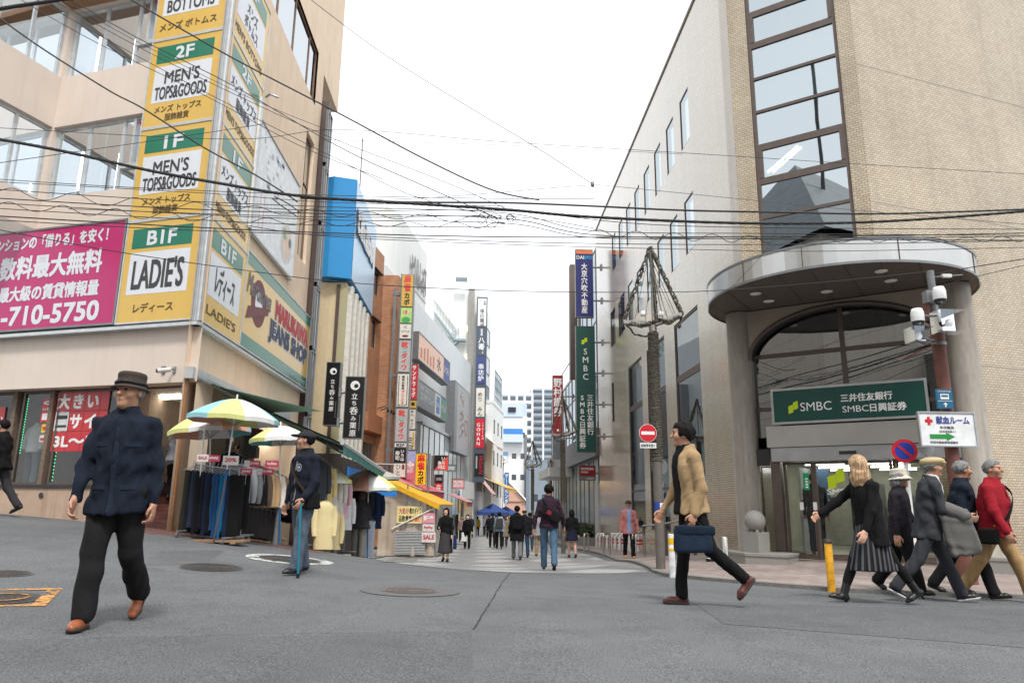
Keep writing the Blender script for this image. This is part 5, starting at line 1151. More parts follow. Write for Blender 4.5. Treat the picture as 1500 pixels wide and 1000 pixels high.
def polesign(label, fr, u0, u1, v0, v1, face, draw, pu=None, pole=True, group=None):
    s0, s1 = fr.px(u0, (v0 + v1) / 2)[0], fr.px(u1, (v0 + v1) / 2)[0]; z0, z1 = fr.px((u0 + u1) / 2, v1)[1], fr.px((u0 + u1) / 2, v0)[1]
    t = sign("shop_sign", label, fr, (s0, s1, z0, z1), -.22, 0, face, GREYM, draw, fw=.02, group=group)
    if pole:
        p = fr.pt(s1 + .15 if pu is None else fr.px(pu, v1)[0], 0, -.12); g = gz(p.x, p.y); q = B(); q.tube([(p.x, p.y, g), (p.x, p.y, z1)], .06, GALV, 10); q.build("post", t)
        for z in (z0 + .2, z1 - .2):
            q = B(); q.tube([(p.x, p.y, z), tuple(fr.pt(s1, z, -.12))], .03, GALV, 6); q.build("arm", t)
    return t
polesign("bright yellow vertical sign with red and black characters on a grey post", MJ, 609, 624, 664, 710, YEL2, d_mj2, pu=627)
def d_iro(q, fr, s0, s1, z0, z1):
    q.fprism(fr, [(s0, z0), (s1, z0), (s1, z1)], .002, .004, C("sign_orange_red", 226, 74, 60)); w_, h = s1 - s0, z1 - z0; q.vtext(fr, "いろは", s0 + w_ * .66, z1 - h * .05, h * .3, WHITE, o=.012, bold=.02); q.vtext(fr, "寿司", s0 + w_ * .4, z1 - h * .38, h * .28, WHITE, o=.012, bold=.02)
IR = Fr((0, 36, 0), (1, 0))
polesign("square black and orange-red sushi sign, split along its diagonal", IR, 636, 656, 667, 688, SBLK, d_iro, pu=633)
def d_nak(q, fr, s0, s1, z0, z1): w_, h = s1 - s0, z1 - z0; fq(q, fr, s0, s1, z1 - h * .3, z1, SBLK); q.text(fr, "居酒屋", s0 + w_ * .15, z1 - h * .2, w_ * .7, h * .1, LGR, o=.008); q.vtext(fr, "なべと", (s0 + s1) / 2, z1 - h * .33, h * .2, WHITE, bold=.02)
polesign("narrow red vertical sign with a black top and white characters on a post", IR, 637, 648, 695, 737, RSG, d_nak, pu=634)
FE = Fr((0, F3.pt(e2_, 0, 0).y + .6, 0), (1, 0)); ee = F3.pt(e2_, 0, 0)
t = thing("tenant_building", "tall white tenant building with an outside steel stair behind the second sign tower", "building", (ee.x, ee.y + 6, -1.8))
xr = FE.px(697, 560)[0]; zt5 = FE.px(690, 430)[1]; D5 = D2; A5 = Vector((xr, FE.o.y, 0)); F5 = Fr(A5, (D5.x, D5.y)); L5 = 8.7
q = B(); q.prism([(p.x, p.y) for p in (A5 + Vector((-9, 0, 0)), A5, F5.pt(L5, 0, 0), F5.pt(L5, 0, 0) + Vector((-9, 0, 0)))], -3, zt5, WHT1); q.fbox(FE, xr - .8, xr - .25, -2, zt5 + .3, 0, .5, CONC); q.build("wall", t)
for k in range(6):
    for j in range(2): window(t, F5, 2 + j * 3.6, 4.2 + j * 3.6, 2 + k * 2.7, 3.6 + k * 2.7, .05, GREYM, GL_DK2, fw=.07)
zst = FE.px(680, 500)[1]; x0, x1 = FE.px(636, 480)[0], FE.px(683, 480)[0]
STG = C("stair_grey", 138, 152, 156, rough=.5)
for (za, zb2, xa, xb) in ((zst + 2.4, zst, x0, x1 - .9), (zst, zst - 1.4, x1 - .6, x1 - 2.2)):
    q = B()
    q.hexa([FE.pt(xa, za - .2, .1), FE.pt(xb, zb2 - .2, .1), FE.pt(xb, zb2 - .2, 1.0), FE.pt(xa, za - .2, 1.0), FE.pt(xa, za, .1), FE.pt(xb, zb2, .1), FE.pt(xb, zb2, 1.0), FE.pt(xa, za, 1.0)], STG)
    for o_ in (.12, 1.0): q.tube([FE.pt(xa, za + .9, o_), FE.pt(xb, zb2 + .9, o_)], .03, STG, 6)
    for k in range(8): p = FE.pt(xa + (xb - xa) * k / 7, za + (zb2 - za) * k / 7, 1.0); q.tube([p, p + Vector((0, 0, .9))], .02, STG, 5)
    q.build("stair_flight", t)
for z in (zst, zst - 3, zst + 5.4): q = B(); q.fbox(FE, x1 - 1, x1, z - .15, z, .1, 1.1, STG); q.build("stair_landing", t)
for (u, v) in ((659, 461), (686, 481), (685, 523)):
    q = B(); p = FE.pt(*FE.px(u, v), .1); q.box(p, (.22, .12, .4), M("wall_lamp", (1, .62, .25), .5, emit=3, var=0)); q.build("wall_lamp", t)
ST2 = Fr((0, FE.o.y - 1.2, 0), (1, 0)); tt = thing("sign_tower", "second sign tower further down the street, dark frame with white, navy and red panels", "sign tower", ST2.pt(0, -1.5, 0))
sA_, sB_ = ST2.px(697.5, 580)[0], ST2.px(710, 580)[0]; W1 = sB_ - sA_; mid = (sA_ + sB_) / 2
zt = lambda v: ST2.px(703, v)[1]
SLAT = C("sign_slate", 74, 84, 96, rough=.4)
q = B(); q.fbox(ST2, sA_ - .1, sB_ + .1, zt(706), zt(434.5), -.5, -.04, SLAT); q.build("case", tt)
def face2(v0, v1, m, fn):
    z1, z0 = zt(v0), zt(v1); q = B(); q.fbox(ST2, sA_, sB_, z0, z1, -.04, 0, m); fn(q, ST2, sA_, sB_, z0, z1); q.build("sign_panel", tt)
face2(437, 477, C("sign_white2", 226, 228, 226), lambda q, fr, s0, s1, z0, z1: (q.vtext(fr, "塚田農場", mid, z1 - .9, .42, TXT, bold=.01), q.vtext(fr, "宮崎", s1 - .15, z1 - .2, .2, TXT)))
face2(478, 520, SLAT, lambda q, fr, s0, s1, z0, z1: (q.vtext(fr, "八番", mid, z1 - .9, .55, WHITE, bold=.01), q.vtext(fr, "居酒屋", mid, z1 - .2, .2, WHITE), q.vtext(fr, "くいどころ", mid + .1, z0 + 1, .18, WHITE)))
face2(522, 562, C("sign_navy2", 58, 70, 122), lambda q, fr, s0, s1, z0, z1: (q.vtext(fr, "串坊", mid, z1 - .6, .5, WHITE, bold=.01), q.vtext(fr, "炉", mid, z0 + .7, .5, WHITE)))
face2(568, 610, OFW, lambda q, fr, s0, s1, z0, z1: q.vtext(fr, "めり みん", mid - .03, z1 - .35, .4, BLACK))
face2(613, 656, RSG, lambda q, fr, s0, s1, z0, z1: (q.vtext(fr, "GOHAN", mid - W1 * .15, z1 - .3, .38, WHITE, bold=.02), q.vtext(fr, "ITALIAN", s1 - W1 * .15, z1 - .3, .2, WHITE)))
def f_fri(q, fr, s0, s1, z0, z1):
    v, f = text_geo("FRIDAYS", 0); a, b_ = v.min(0), v.max(0); h = (z1 - z0) * .8; w_ = W1 * .35
    for dx in (0, .02): q.add([fr.pt(s0 + W1 * .5 + (y - a[1]) / (b_[1] - a[1]) * w_ + dx, z1 - .2 - (x - a[0]) / (b_[0] - a[0]) * h, .004 + dx * .05) for x, y in v], f, RSG)
    fq(q, fr, s0 + W1 * .12, s0 + W1 * .28, z0 + .6, z1 - .2, LGR)
face2(664, 697, SBLK, f_fri)
t = thing("shopfront", "white bright shopfront with a food poster under the far sign tower", "shopfront", F3.pt(e2_ - 1, -1.5, .5))
q = B(); zs0 = gz(*F3.pt(e2_ - 2, 0, .3).xy); q.fbox(F3, e2_ - 6, e2_ - .1, zs0 + 2.9, zs0 + 4.2, .32, .5, WHITE); q.fbox(F3, e2_ - 6, e2_ - .1, zs0 - .2, zs0 + 2.9, .32, .35, C("shop_glow", 214, 200, 170)); q.build("fascia", t)
q = B(); a = F3.px(672, 735, .36)[0]; c_ = F3.px(683, 735, .36)[0]; z0, z1 = F3.px(678, 747, .36)[1], F3.px(678, 729, .36)[1]; fq(q, F3.off(.36), a, c_, z0, z1, C("food_yellow", 236, 180, 90), .01); fq(q, F3.off(.36), a, c_, z1, z1 + .5, C("food_blue", 30, 96, 180), .01); ring(q, F3.off(.36), (a + c_) / 2, (z0 + z1) / 2, 0, .4, C("food_brown", 150, 90, 40), .014); q.build("poster", t)
q = B(); q.fbox(F3, e2_ - 5.4, e2_ - 4.4, zs0, zs0 + 2.6, .36, .4, C("dark_door", 60, 56, 54)); q.build("door", t)
for i, (u0, u1, v0, v1, m, tx, lb) in enumerate(((655, 668, 680, 690, C("sign_mid_grey", 130, 136, 138), "CONTACT", "grey glass sign on the far shopfront above the pink one"), (663, 680, 701, 715, C("sign_pink2", 224, 130, 134), "COLLECTION", "tilted pink sign over the far white shopfront"))):
    fr = Fr((0, 47, 0), (1, .5)); s0, s1 = fr.px(u0, v0)[0], fr.px(u1, v0)[0]; z0, z1 = fr.px(u0, v1)[1], fr.px(u0, v0)[1]
    sign("shop_sign", lb, fr, (s0, s1, z0, z1), -.1, 0, m, GREYM, lambda q, f_, a_, b_, c2, d2, tx=tx: q.text(f_, tx, a_ + .08, c2 + .12, b_ - a_ - .16, d2 - c2 - .24, WHITE, bold=.03), fw=.02)
def awn(label, p0, p1, out, drop, z, m, m2=None, valh=.25, name="awning"):
    t = thing(name, label, "awning", p0); p0, p1 = Vector(p0), Vector(p1); d = (p1 - p0); q = B(); n = max(2, int(d.length / .5))
    o = Vector(out)
    for k in range(n):
        a, c_ = p0 + d * k / n, p0 + d * (k + 1) / n; mm = m if (m2 is None or k % 2) else m2; up_ = Vector((0, 0, z)); dn = Vector((0, 0, z - drop))
        q.quad(a + up_, a + o + dn, c_ + o + dn, c_ + up_, mm); q.quad(a + o + dn, a + o + dn - Vector((0, 0, valh)), c_ + o + dn - Vector((0, 0, valh)), c_ + o + dn, mm)
    q.build("fabric", t); q = B(); q.tube([p0 + o + Vector((0, 0, z - drop - .01)), p1 + o + Vector((0, 0, z - drop - .01))], .03, GALV); q.tube([p0 + Vector((0, 0, z)), p0 + o + Vector((0, 0, z - drop))], .025, GALV); q.tube([p1 + Vector((0, 0, z)), p1 + o + Vector((0, 0, z - drop))], .025, GALV); q.build("frame", t); return t
AWY = C("awning_yellow", 226, 170, 30, rough=.8); AWR = C("awning_red", 206, 40, 56, rough=.8); AWW = C("awning_white", 226, 222, 218, rough=.8)
g = gz(ee.x, ee.y + 2)
awn("orange-yellow awning far down the street beyond the second sign tower", F5.pt(3, 0, .1), F5.pt(12, 0, .1), F5.n * 2.2, .9, g + 4.9, AWY)
awn("red and white striped awning beside the far orange-yellow one", F5.pt(.3, 0, .1), F5.pt(2.8, 0, .1), F5.n * 1.4, 1.6, g + 5.0, AWR, AWW)
awn("white striped awning on the upper floor behind the second sign tower", F5.pt(3, 0, .1), F5.pt(7, 0, .1), F5.n * 1.4, 1.1, g + 8.6, AWW, C("awning_pale_red", 216, 170, 160))
simple_building("mixed_building", "grey building with a small rooftop sign beyond the tenant building", Fr((-2.2, 80, 0), (1, 0)), 4.8, 5.2, 8, M("render_mid_grey", srgb(158, 152, 146), .8, var=.05, stain=.15), cols=2, rows=3)
sg_ = Fr((-2.2, 79.6, 0), (1, 0)); sign("shop_sign", "pale blue-white rooftop sign over the grey building, partly hidden", sg_, (2.2, 5.2, 5.4, 6.5), -.3, 0, C("sign_white2", 226, 228, 226), GREYM, lambda q, fr, s0, s1, z0, z1: (fq(q, fr, s0, s1, z1 - .4, z1, C("sign_steel_blue", 110, 150, 186)), q.text(fr, "イクル", s0 + 1.2, z0 + .12, 1.5, .5, TXT, bold=.02)))
simple_building("slim_building", "slim white building with a rooftop billboard frame beyond the second sign tower", Fr((1.05, 66.2, 0), (D2.x, D2.y)), 8.5, 10, 6, WHT1, cols=3, rows=3)
t = thing("billboard_scaffold", "bare grey steel billboard frame on the roof of the slim white building", "billboard frame", (1.6, 68, 10.3))
for k in range(6):
    q = B(); p = Vector((1.25 + .15 * k, 67 + k, 10.3)); q.tube([p, p + Vector((0, 0, 3))], .05, STG, 6); q.build("strut", t)
for z in (10.8, 11.7, 12.6, 13.2):
    q = B(); q.tube([(1.25, 67, z), (2.0, 72, z)], .05, STG, 6); q.build("rail", t)
for k in range(5):
    q = B(); q.tube([(1.25 + .15 * k, 67 + k, 10.8), (1.4 + .15 * k, 68 + k, 13.2)], .04, STG, 6); q.build("brace", t)
LBL = C("pale_blue_wall", 196, 208, 228, rough=.7)
t = simple_building("white_block", "white mid-height building with a blue band and rounded roof in the middle distance", Fr((4.3, 150, 0), (1, -.03)), 5.3, 18.5, 10, M("render_white", srgb(232, 232, 230), .8, var=.03), cols=3, rows=4, ww=.9, wh=1.1)
q = B(); q.prism([(4.2, 149.7), (8.6, 149.6), (9.6, 151), (9.6, 160), (4.2, 160)], 18.8, 21.5, LBL); q.box((6.4, 149.5, 20.2), (1.6, .3, 1.0), DARKF); q.build("roof_house", t)
q = B(); q.box((6.4, 148.9, 15.6), (4.4, 1.4, 1.1), C("blue_band", 60, 130, 200)); q.box((6.4, 148.9, 14.2), (4.5, 1.6, 1.6), LBL); q.build("balcony", t)
q = B(); q.box((9.3, 149.3, 8), (.5, .6, 14), GREYM); q.build("duct", t)
def tower(name, label, fr, w_, h, floors, wall, band, cols, dep=16):
    t = thing(name, label, "apartment tower", fr.pt(w_ / 2, 0, 0)); q = B(); p = [fr.pt(0, 0, 0), fr.pt(w_, 0, 0), fr.pt(w_, 0, -dep), fr.pt(0, 0, -dep)]
    q.prism([(v.x, v.y) for v in p], -5, h, wall); q.fbox(fr, -.3, w_ + .3, h, h + .8, -dep, .3, wall); q.build("wall", t)
    fh = h / floors
    for k in range(floors):
        q = B()
        for j in range(cols):
            a = j * w_ / cols + .5; q.fbox(fr, a, a + w_ / cols - 1, k * fh + .5, k * fh + fh - .5, .02, .05, GL_DK2)
        q.build("window_row", t)
        q = B(); q.fbox(fr, .2, w_ - .2, k * fh - .05, k * fh + 1.0, .06, 1.2, band); q.build("balcony", t)
    q = B()
    for j in range(cols + 1): q.fbox(fr, j * w_ / cols - .35, j * w_ / cols + .35, -5, h, .06, 1.45, wall)
    q.build("pier", t); return t
TWH = M("tower_white", srgb(222, 226, 230), .8, var=.03, vscale=.1); TGR = M("tower_grey_blue", srgb(150, 162, 174), .8, var=.04, vscale=.1)
tower("apartment_tower", "white apartment slab with dark balconies left of the grey-blue tower", Fr((7.2, 262, 0), (1, -.03)), 11.4, 40, 13, TWH, C("balcony_white", 226, 228, 230), 4)
tower("apartment_tower", "tall grey-blue apartment tower closing the view above the street", Fr((21, 300, 0), (1, -.03)), 9.6, 48.5, 17, TWH, TGR, 2)
t = simple_building("grey_hall", "long plain blue-grey building low behind the lamp posts at the street's end", Fr((9.3, 138, 0), (1, 0)), 6, 9, 10, M("panel_blue_grey", srgb(128, 140, 150), .7, var=.04), cols=3, rows=1)
t = simple_building("station_building", "pale low building with a red rooftop sign at the street's end", Fr((13.5, 190, 0), (1, 0)), 6.5, 10.5, 10, WHT1, cols=5, rows=3)
sign("rooftop_sign", "thin red and white rooftop sign in front of the apartment towers", Fr((13.8, 189.5, 0), (1, 0)), (0, 5, 10.9, 12.4), -.3, 0, C("sign_pale_pink", 230, 200, 200), GREYM, lambda q, fr, s0, s1, z0, z1: q.text(fr, "ターミナル", s0 + .3, z0 + .3, s1 - s0 - .6, .9, RSG, bold=.03))
SALM = M("terracotta_panel", srgb(196, 156, 136), .8, var=.06)
t = thing("gabled_shop", "low terracotta shop with a white sloping gable far down the street", "shop", (7, 104, -2)); q = B(); q.prism([(3.8, 104), (6.4, 104), (6.4, 112), (3.8, 112)], -3, 1.4, SALM); q.build("wall", t)
q = B(); q.add([(3.7, 103.8, 4.4), (3.7, 103.8, 1.4), (6.4, 103.8, 1.4), (3.7, 112, 4.4), (3.7, 112, 1.4), (6.4, 112, 1.4)], [(0, 1, 2), (5, 4, 3), (0, 2, 5, 3), (0, 3, 4, 1)], SALM); q.build("gable", t)
q = B(); q.hexa([Vector(v) for v in ((3.6, 103.4, 4.5), (6.5, 103.4, 1.5), (6.5, 112, 1.5), (3.6, 112, 4.5), (3.6, 103.4, 4.8), (6.5, 103.4, 1.8), (6.5, 112, 1.8), (3.6, 112, 4.8))], WHITE); q.build("roof_edge", t)
bv = Fr((0, 84, 0), (1, 0))
blade("blade_sign", "blue vertical banner sign with white characters hanging far down the street", bv, 739, 745, 692, 737, C("banner_blue", 40, 110, 180), lambda q, fr, s0, s1, z0, z1: q.vtext(fr, "ゲームセンタ", (s0 + s1) / 2, z1 - .1, .56, WHITE, bold=.02, wid=.7), brackets=1, th=.2, wallx=2.2)
blade("blade_sign", "white vertical sign left of the far blue banner", Fr((0, 88, 0), (1, 0)), 732, 738, 712, 734, C("sign_white2", 226, 228, 226), lambda q, fr, s0, s1, z0, z1: q.vtext(fr, "くすり", (s0 + s1) / 2, z1 - .1, .5, TXT, bold=.02), brackets=1, th=.2, wallx=2)
# right side beyond the bank
N1 = Fr((6.15, 36.9, 0), (0, -1))             # s = 36.9 - Y
nb = thing("securities_building", "glass and grey metal office building just beyond the bank on the right", "building", (6.15, 46, -1.3))
gq = gz(6, 40); zn = 15.2
NW = M("pale_cladding", srgb(206, 206, 202), .4, var=.05, stain=.1)
q = B(); q.prism([(6.3, 36.9), (13, 36.9), (13, 46.4), (6.3, 46.4)], -3, zn, NW); q.prism([(6.3, 46.4), (13, 46.4), (13, 64), (6.3, 64)], -3, 9.7, NW); q.prism([(5.8, 46.4), (6.29, 46.4), (6.29, 47.1), (5.8, 47.1)], 9, zn + 1.6, BRONZE); q.build("wall", nb)
zc = N1.px(850, 672)[1]
for k in range(7):
    a = -26 + k * 3.6
    window(nb, N1, a, a + 3.5, zc + 1.2, (zn if a > -9.6 else 9.7) - .4, .02, GREYM, GL_SKY, mv=(a + 1.75,), mh=(zc + 4, zc + 7), fw=.07)
    window(nb, N1, a, a + 3.5, gq - .3, zc - .35, .02, GREYM, GL_SHOP, mv=(a + 1.75,), fw=.08, name="shopfront")
q = B(); room(q, N1, -26, -.2, gq - .6, zc - .3, -3, -.16, C("office_warm", 150, 128, 100)); q.build("shop_interior", nb)
q = B(); q.fbox(N1, -26, 0, zc - .3, zc + 1.1, .03, .3, GREYM); q.fbox(N1, -20, -12, zc - .9, zc - .32, .0, 1.6, NW); q.build("fascia", nb)
q = B(); q.fbox(N1, -1.2, -.02, gq - .2, gq + 3.2, .05, .2, C("light_pillar", 200, 200, 198)); q.build("pillar", nb)
def d_nom(q, fr, s0, s1, z0, z1): w_, h = s1 - s0, z1 - z0; fq(q, fr, s0, s1, z0, z0 + h * .28, GREYM); q.text(fr, "NOMURA", s0 + w_ * .1, z0 + h * .72, w_ * .8, h * .16, WHITE, bold=.03); q.text(fr, "野村證券", s0 + w_ * .1, z0 + h * .5, w_ * .45, h * .13, WHITE, bold=.02); q.text(fr, "町田支店", s0 + w_ * .45, z0 + h * .07, w_ * .45, h * .12, WHITE, o=.008)
NRED = C("sign_deep_red", 156, 22, 34, rough=.4)
blade("blade_sign", "deep red and grey horizontal blade sign with white lettering beyond the bank", Fr((0, 37.6, 0), (1, 0)), 849, 872, 682, 703, NRED, d_nom, brackets=1, th=.2, wallx=6.15)
def d_nom2(q, fr, s0, s1, z0, z1): h = z1 - z0; q.vtext(fr, "野村證券", (s0 + s1) / 2, z1 - h * .03, h * .117, WHITE, bold=.02, wid=.9); fq(q, fr, s0, s1, z0, z0 + h * .3, GREYM)
blade("blade_sign", "tall red vertical banner with white characters and grey foot beside the second lamp post", Fr((0, 48, 0), (1, 0)), 810, 824.5, 550, 672, NRED, d_nom2, brackets=2, th=.25, wallx=6.15)
hd = thing("hedge_planter", "clipped green hedge in a stone planter at the foot of the building beyond the bank", "hedge", (5.6, 42, -1.2))
q = B(); q.box((5.75, 42.5, gz(5.7, 42) + .25), (.8, 9, .6), GRAN); q.build("planter", hd)
q = B(); random.seed(11); LEAF = M("leaf_dark", (.05, .07, .025), .7, var=.5, vscale=8); g = gz(5.7, 42) + .55
for k in range(2600):
    c_ = Vector((5.75 + random.uniform(-.38, .38), 42.5 + random.uniform(-4.4, 4.4), g + random.uniform(0, .62))); a = random.random() * 6.28; u_ = Vector((math.cos(a), math.sin(a), random.uniform(-.6, .6))) * .07; v_ = u_.cross(Vector((random.uniform(-1, 1), random.uniform(-1, 1), 1))).normalized() * .045
    q.add([c_ - u_, c_ + v_, c_ + u_, c_ - v_], [(0, 1, 2, 3)], LEAF)
q.build("foliage", hd)
simple_building("brown_pier_building", "narrow reddish-brown building edge behind the second lamp post", Fr((8.5, 84, 0), (1, 0)), 1.6, 6, 8, M("brown_panel", srgb(120, 96, 90), .7, var=.05), cols=1, rows=2, ww=.6)
# clothes racks, garments, parasols in front of the shop
CLOTH = {}
def cloth(n, *c, rough=.9): return M("cloth_" + n, srgb(*c), rough, var=.06, vscale=5, bump=.18, bscale=40, spec=.2)
def rack(name, label, a, b_, h, za, zb_, wheels=True, group="clothes racks by the shop"):
    a, b_ = Vector(a), Vector(b_); t = thing(name, label, "clothes rack", a, group=group); d = (b_ - a); d.z = 0; d.normalize(); n = Vector((-d.y, d.x, 0))
    q = B(); q.tube([Vector((a.x, a.y, za + h)), Vector((b_.x, b_.y, zb_ + h))], .014, GALV, 8); q.build("rail", t)
    for p, z in ((a, za), (b_, zb_)):
        q = B(); q.tube([(p.x, p.y, z + .08), (p.x, p.y, (za if p is a else zb_) + h + .03)], .014, GALV, 8); q.build("upright", t)
        q = B(); q.tube([Vector((p.x, p.y, z + .09)) - n * .28, Vector((p.x, p.y, z + .09)) + n * .28], .016, GALV, 8); q.build("foot", t)
        if wheels:
            for s_ in (-.27, .27):
                q = B(); c_ = Vector((p.x, p.y, z + .035)) + n * s_; q.tube([c_ - d * .012, c_ + d * .012], .035, GREYM, 12); q.tube([c_, c_ + Vector((0, 0, .05))], .01, GALV, 6); q.build("caster", t)
    q = B(); q.tube([Vector((a.x, a.y, za + .12)), Vector((b_.x, b_.y, zb_ + .12))], .012, GALV, 8); q.build("lower_bar", t)
    return t
def loft(q, secs, m, seg=14):               # secs: (centre, half-width vector, half-depth vector)
    V = []
    for c, u_, v_ in secs:
        for k in range(seg):
            a = 2 * math.pi * k / seg; ca, sa_ = math.cos(a), math.sin(a); e = .75
            V.append(c + u_ * (abs(ca) ** e * (1 if ca > 0 else -1)) + v_ * (abs(sa_) ** e * (1 if sa_ > 0 else -1)))
    n = len(secs); q.add(V, [(i * seg + k, i * seg + (k + 1) % seg, (i + 1) * seg + (k + 1) % seg, (i + 1) * seg + k) for i in range(n - 1) for k in range(seg)], m, True)
    q.add(V[:seg], [tuple(range(seg))[::-1]], m); q.add(V[-seg:], [tuple(range(seg))], m)
def hanger(q, c, u_, w_):
    q.tube([c + u_ * -w_ + Vector((0, 0, -.07)), c + Vector((0, 0, -.0)), c + u_ * w_ + Vector((0, 0, -.07))], .007, GALV, 5); q.tube([c, c + Vector((0, 0, .05)), c + u_ * .02 + Vector((0, 0, .075)), c + Vector((0, 0, .09))], .004, GALV, 5)
def trousers(c, ang, L_, m, label, group=None, tagm=None, w_=.105):
    u_ = Vector((math.cos(ang), math.sin(ang), 0)); v_ = Vector((-u_.y, u_.x, 0)); t = thing("hanging_trousers", label, "trousers", c, group=group)
    q = B(); hanger(q, c, u_, .13); q.build("hanger", t); q = B(); r_ = random.uniform
    for sg in (-1, 1):
        secs = []
        for k in range(9):
            f = k / 8; secs.append((c + Vector((0, 0, -.07 - L_ * f)) + v_ * (sg * (.018 + .012 * f)) + u_ * (r_(-.008, .008) + .02 * f * sg), u_ * (w_ * (1.05 - .18 * f) + r_(-.006, .006)), v_ * (.022 + .012 * f)))
        loft(q, secs, m)
    q.build("cloth", t)
    if tagm:
        q = B(); p = c + Vector((0, 0, -.13)) - v_ * .06; q.quad(p - u_ * .03, p + u_ * .03, p + u_ * .03 - Vector((0, 0, .12)), p - u_ * .03 - Vector((0, 0, .12)), WHITE); q.build("price_tag", t)
def jacket(c, ang, L_, m, label, group=None, w_=.23, hood=False, sleeves=True, name="hanging_jacket", cat="jacket", th=.055):
    u_ = Vector((math.cos(ang), math.sin(ang), 0)); v_ = Vector((-u_.y, u_.x, 0)); t = thing(name, label, cat, c, group=group); r_ = random.uniform
    q = B(); hanger(q, c, u_, w_ * .75); q.build("hanger", t); q = B(); Z = lambda z: Vector((0, 0, z))
    secs = [(c + Z(-.02), u_ * .06, v_ * .04), (c + Z(-.06), u_ * w_ * .62, v_ * th * .9), (c + Z(-.12), u_ * w_ * .9, v_ * th * 1.1)]
    for k in range(7): f = k / 6; secs.append((c + Z(-.2 - (L_ - .2) * f) + u_ * r_(-.012, .012), u_ * (w_ * (.8 + .16 * f) + r_(-.012, .012)), v_ * (th * (1.15 + .35 * f) + r_(-.008, .008))))
    loft(q, secs, m, 18)
    if hood: loft(q, [(c + Z(-.02) + v_ * .02, u_ * .08, v_ * .05), (c + Z(-.1) - v_ * .05, u_ * .11, v_ * .07), (c + Z(-.2) - v_ * .06, u_ * .07, v_ * .04)], m)
    q.build("cloth", t)
    if sleeves:
        for sg in (-1, 1):
            q = B(); loft(q, [(c + Z(-.1) + u_ * sg * w_ * .82, u_ * .06, v_ * .06), (c + Z(-.3) + u_ * sg * (w_ * .98), u_ * .062, v_ * .065), (c + Z(-.5) + u_ * sg * (w_ * 1.0) - v_ * .03, u_ * .055, v_ * .055), (c + Z(-.66) + u_ * sg * (w_ * .95) - v_ * .06, u_ * .042, v_ * .045)], m, 12); q.build("sleeve", t)
random.seed(21)
def lerp2(p, q_, t): return p[0] + (q_[0] - p[0]) * t, p[1] + (q_[1] - p[1]) * t
RA0, RA1 = XY(276, 780, 12.0), XY(342, 780, 11.8); RB0, RB1 = XY(316, 780, 12.4), XY(352, 780, 12.3)
zA0, zA1 = gz(*RA0) + .01, gz(*RA1) + .01
rack("clothes_rack", "chrome rolling rack of trousers nearest the brick steps", (*RA0, zA0), (*RA1, zA1), 1.12, zA0, zA1)
TC = [("dark_green", (40, 40, 32)), ("ink", (24, 26, 34)), ("slate_navy", (40, 48, 62)), ("ink", (24, 26, 34)), ("black", (22, 22, 24)), ("ink", (24, 26, 34)), ("navy", (28, 40, 66)), ("ink", (24, 26, 34)), ("denim", (34, 72, 112)), ("denim", (34, 72, 112)), ("mid_blue", (30, 98, 138)), ("mid_blue", (30, 98, 138)), ("navy", (28, 40, 66)), ("black", (22, 22, 24))]
TL = {"dark_green": "dark olive trousers, leftmost on the front rolling rack by the steps", "ink": "near-black trousers among the navy ones on the front rolling rack", "slate_navy": "slate-navy trousers near the left end of the front rolling rack", "black": "plain black trousers on the front rolling rack", "navy": "navy trousers beside the blue jeans on the front rolling rack", "denim": "dark blue jeans left of the brighter teal-blue pair on the front rack", "mid_blue": "teal-blue trousers, the brightest on the front rolling rack"}
for i, (n, c_) in enumerate(TC):
    x, y = lerp2(RA0, RA1, (i + .1) / len(TC) * 1.12 - .06); z = zA0 + (zA1 - zA0) * i / 14 + 1.10
    trousers(Vector((x, y, z)), math.radians(random.uniform(12, 34)), .97 - .05 * (i % 3), cloth(n, *c_), TL[n], "trousers on the front rack" if n in ("ink", "black", "navy", "denim", "mid_blue") else None, i in (4, 6, 10))
zB0 = gz(*RB0) + .01; zB1 = gz(*RB1) + .01
rack("clothes_rack", "second chrome rolling rack with black and blue trousers behind the parasol pole", (*RB0, zB0), (*RB1, zB1), 1.2, zB0, zB1)
for i, (n, c_) in enumerate([("denim_two", (30, 70, 108)), ("mid_blue", (30, 98, 138)), ("black", (22, 22, 24)), ("black", (22, 22, 24)), ("black", (22, 22, 24)), ("black", (22, 22, 24))]):
    x, y = lerp2(RB0, RB1, .2 + i * .15); trousers(Vector((x, y, zB0 + 1.17)), math.radians(random.uniform(10, 30)), .95, cloth(n, *c_), {"denim_two": "blue jeans at the left of the second rack behind the parasol pole", "mid_blue": "teal trousers next to the jeans on the second rack", "black": "black trousers at the right end of the second rack"}[n], "black trousers on the second rack" if n == "black" else None, i == 4)
RC0, RC1 = XY(350, 780, 12.9), XY(400, 780, 13.9); zC0, zC1 = gz(*RC0) + .01, gz(*RC1) + .01
rack("clothes_rack", "grey rack of jackets and fleeces between the trouser racks and the man with the cane", (*RC0, zC0), (*RC1, zC1), 1.3, zC0, zC1, wheels=False)
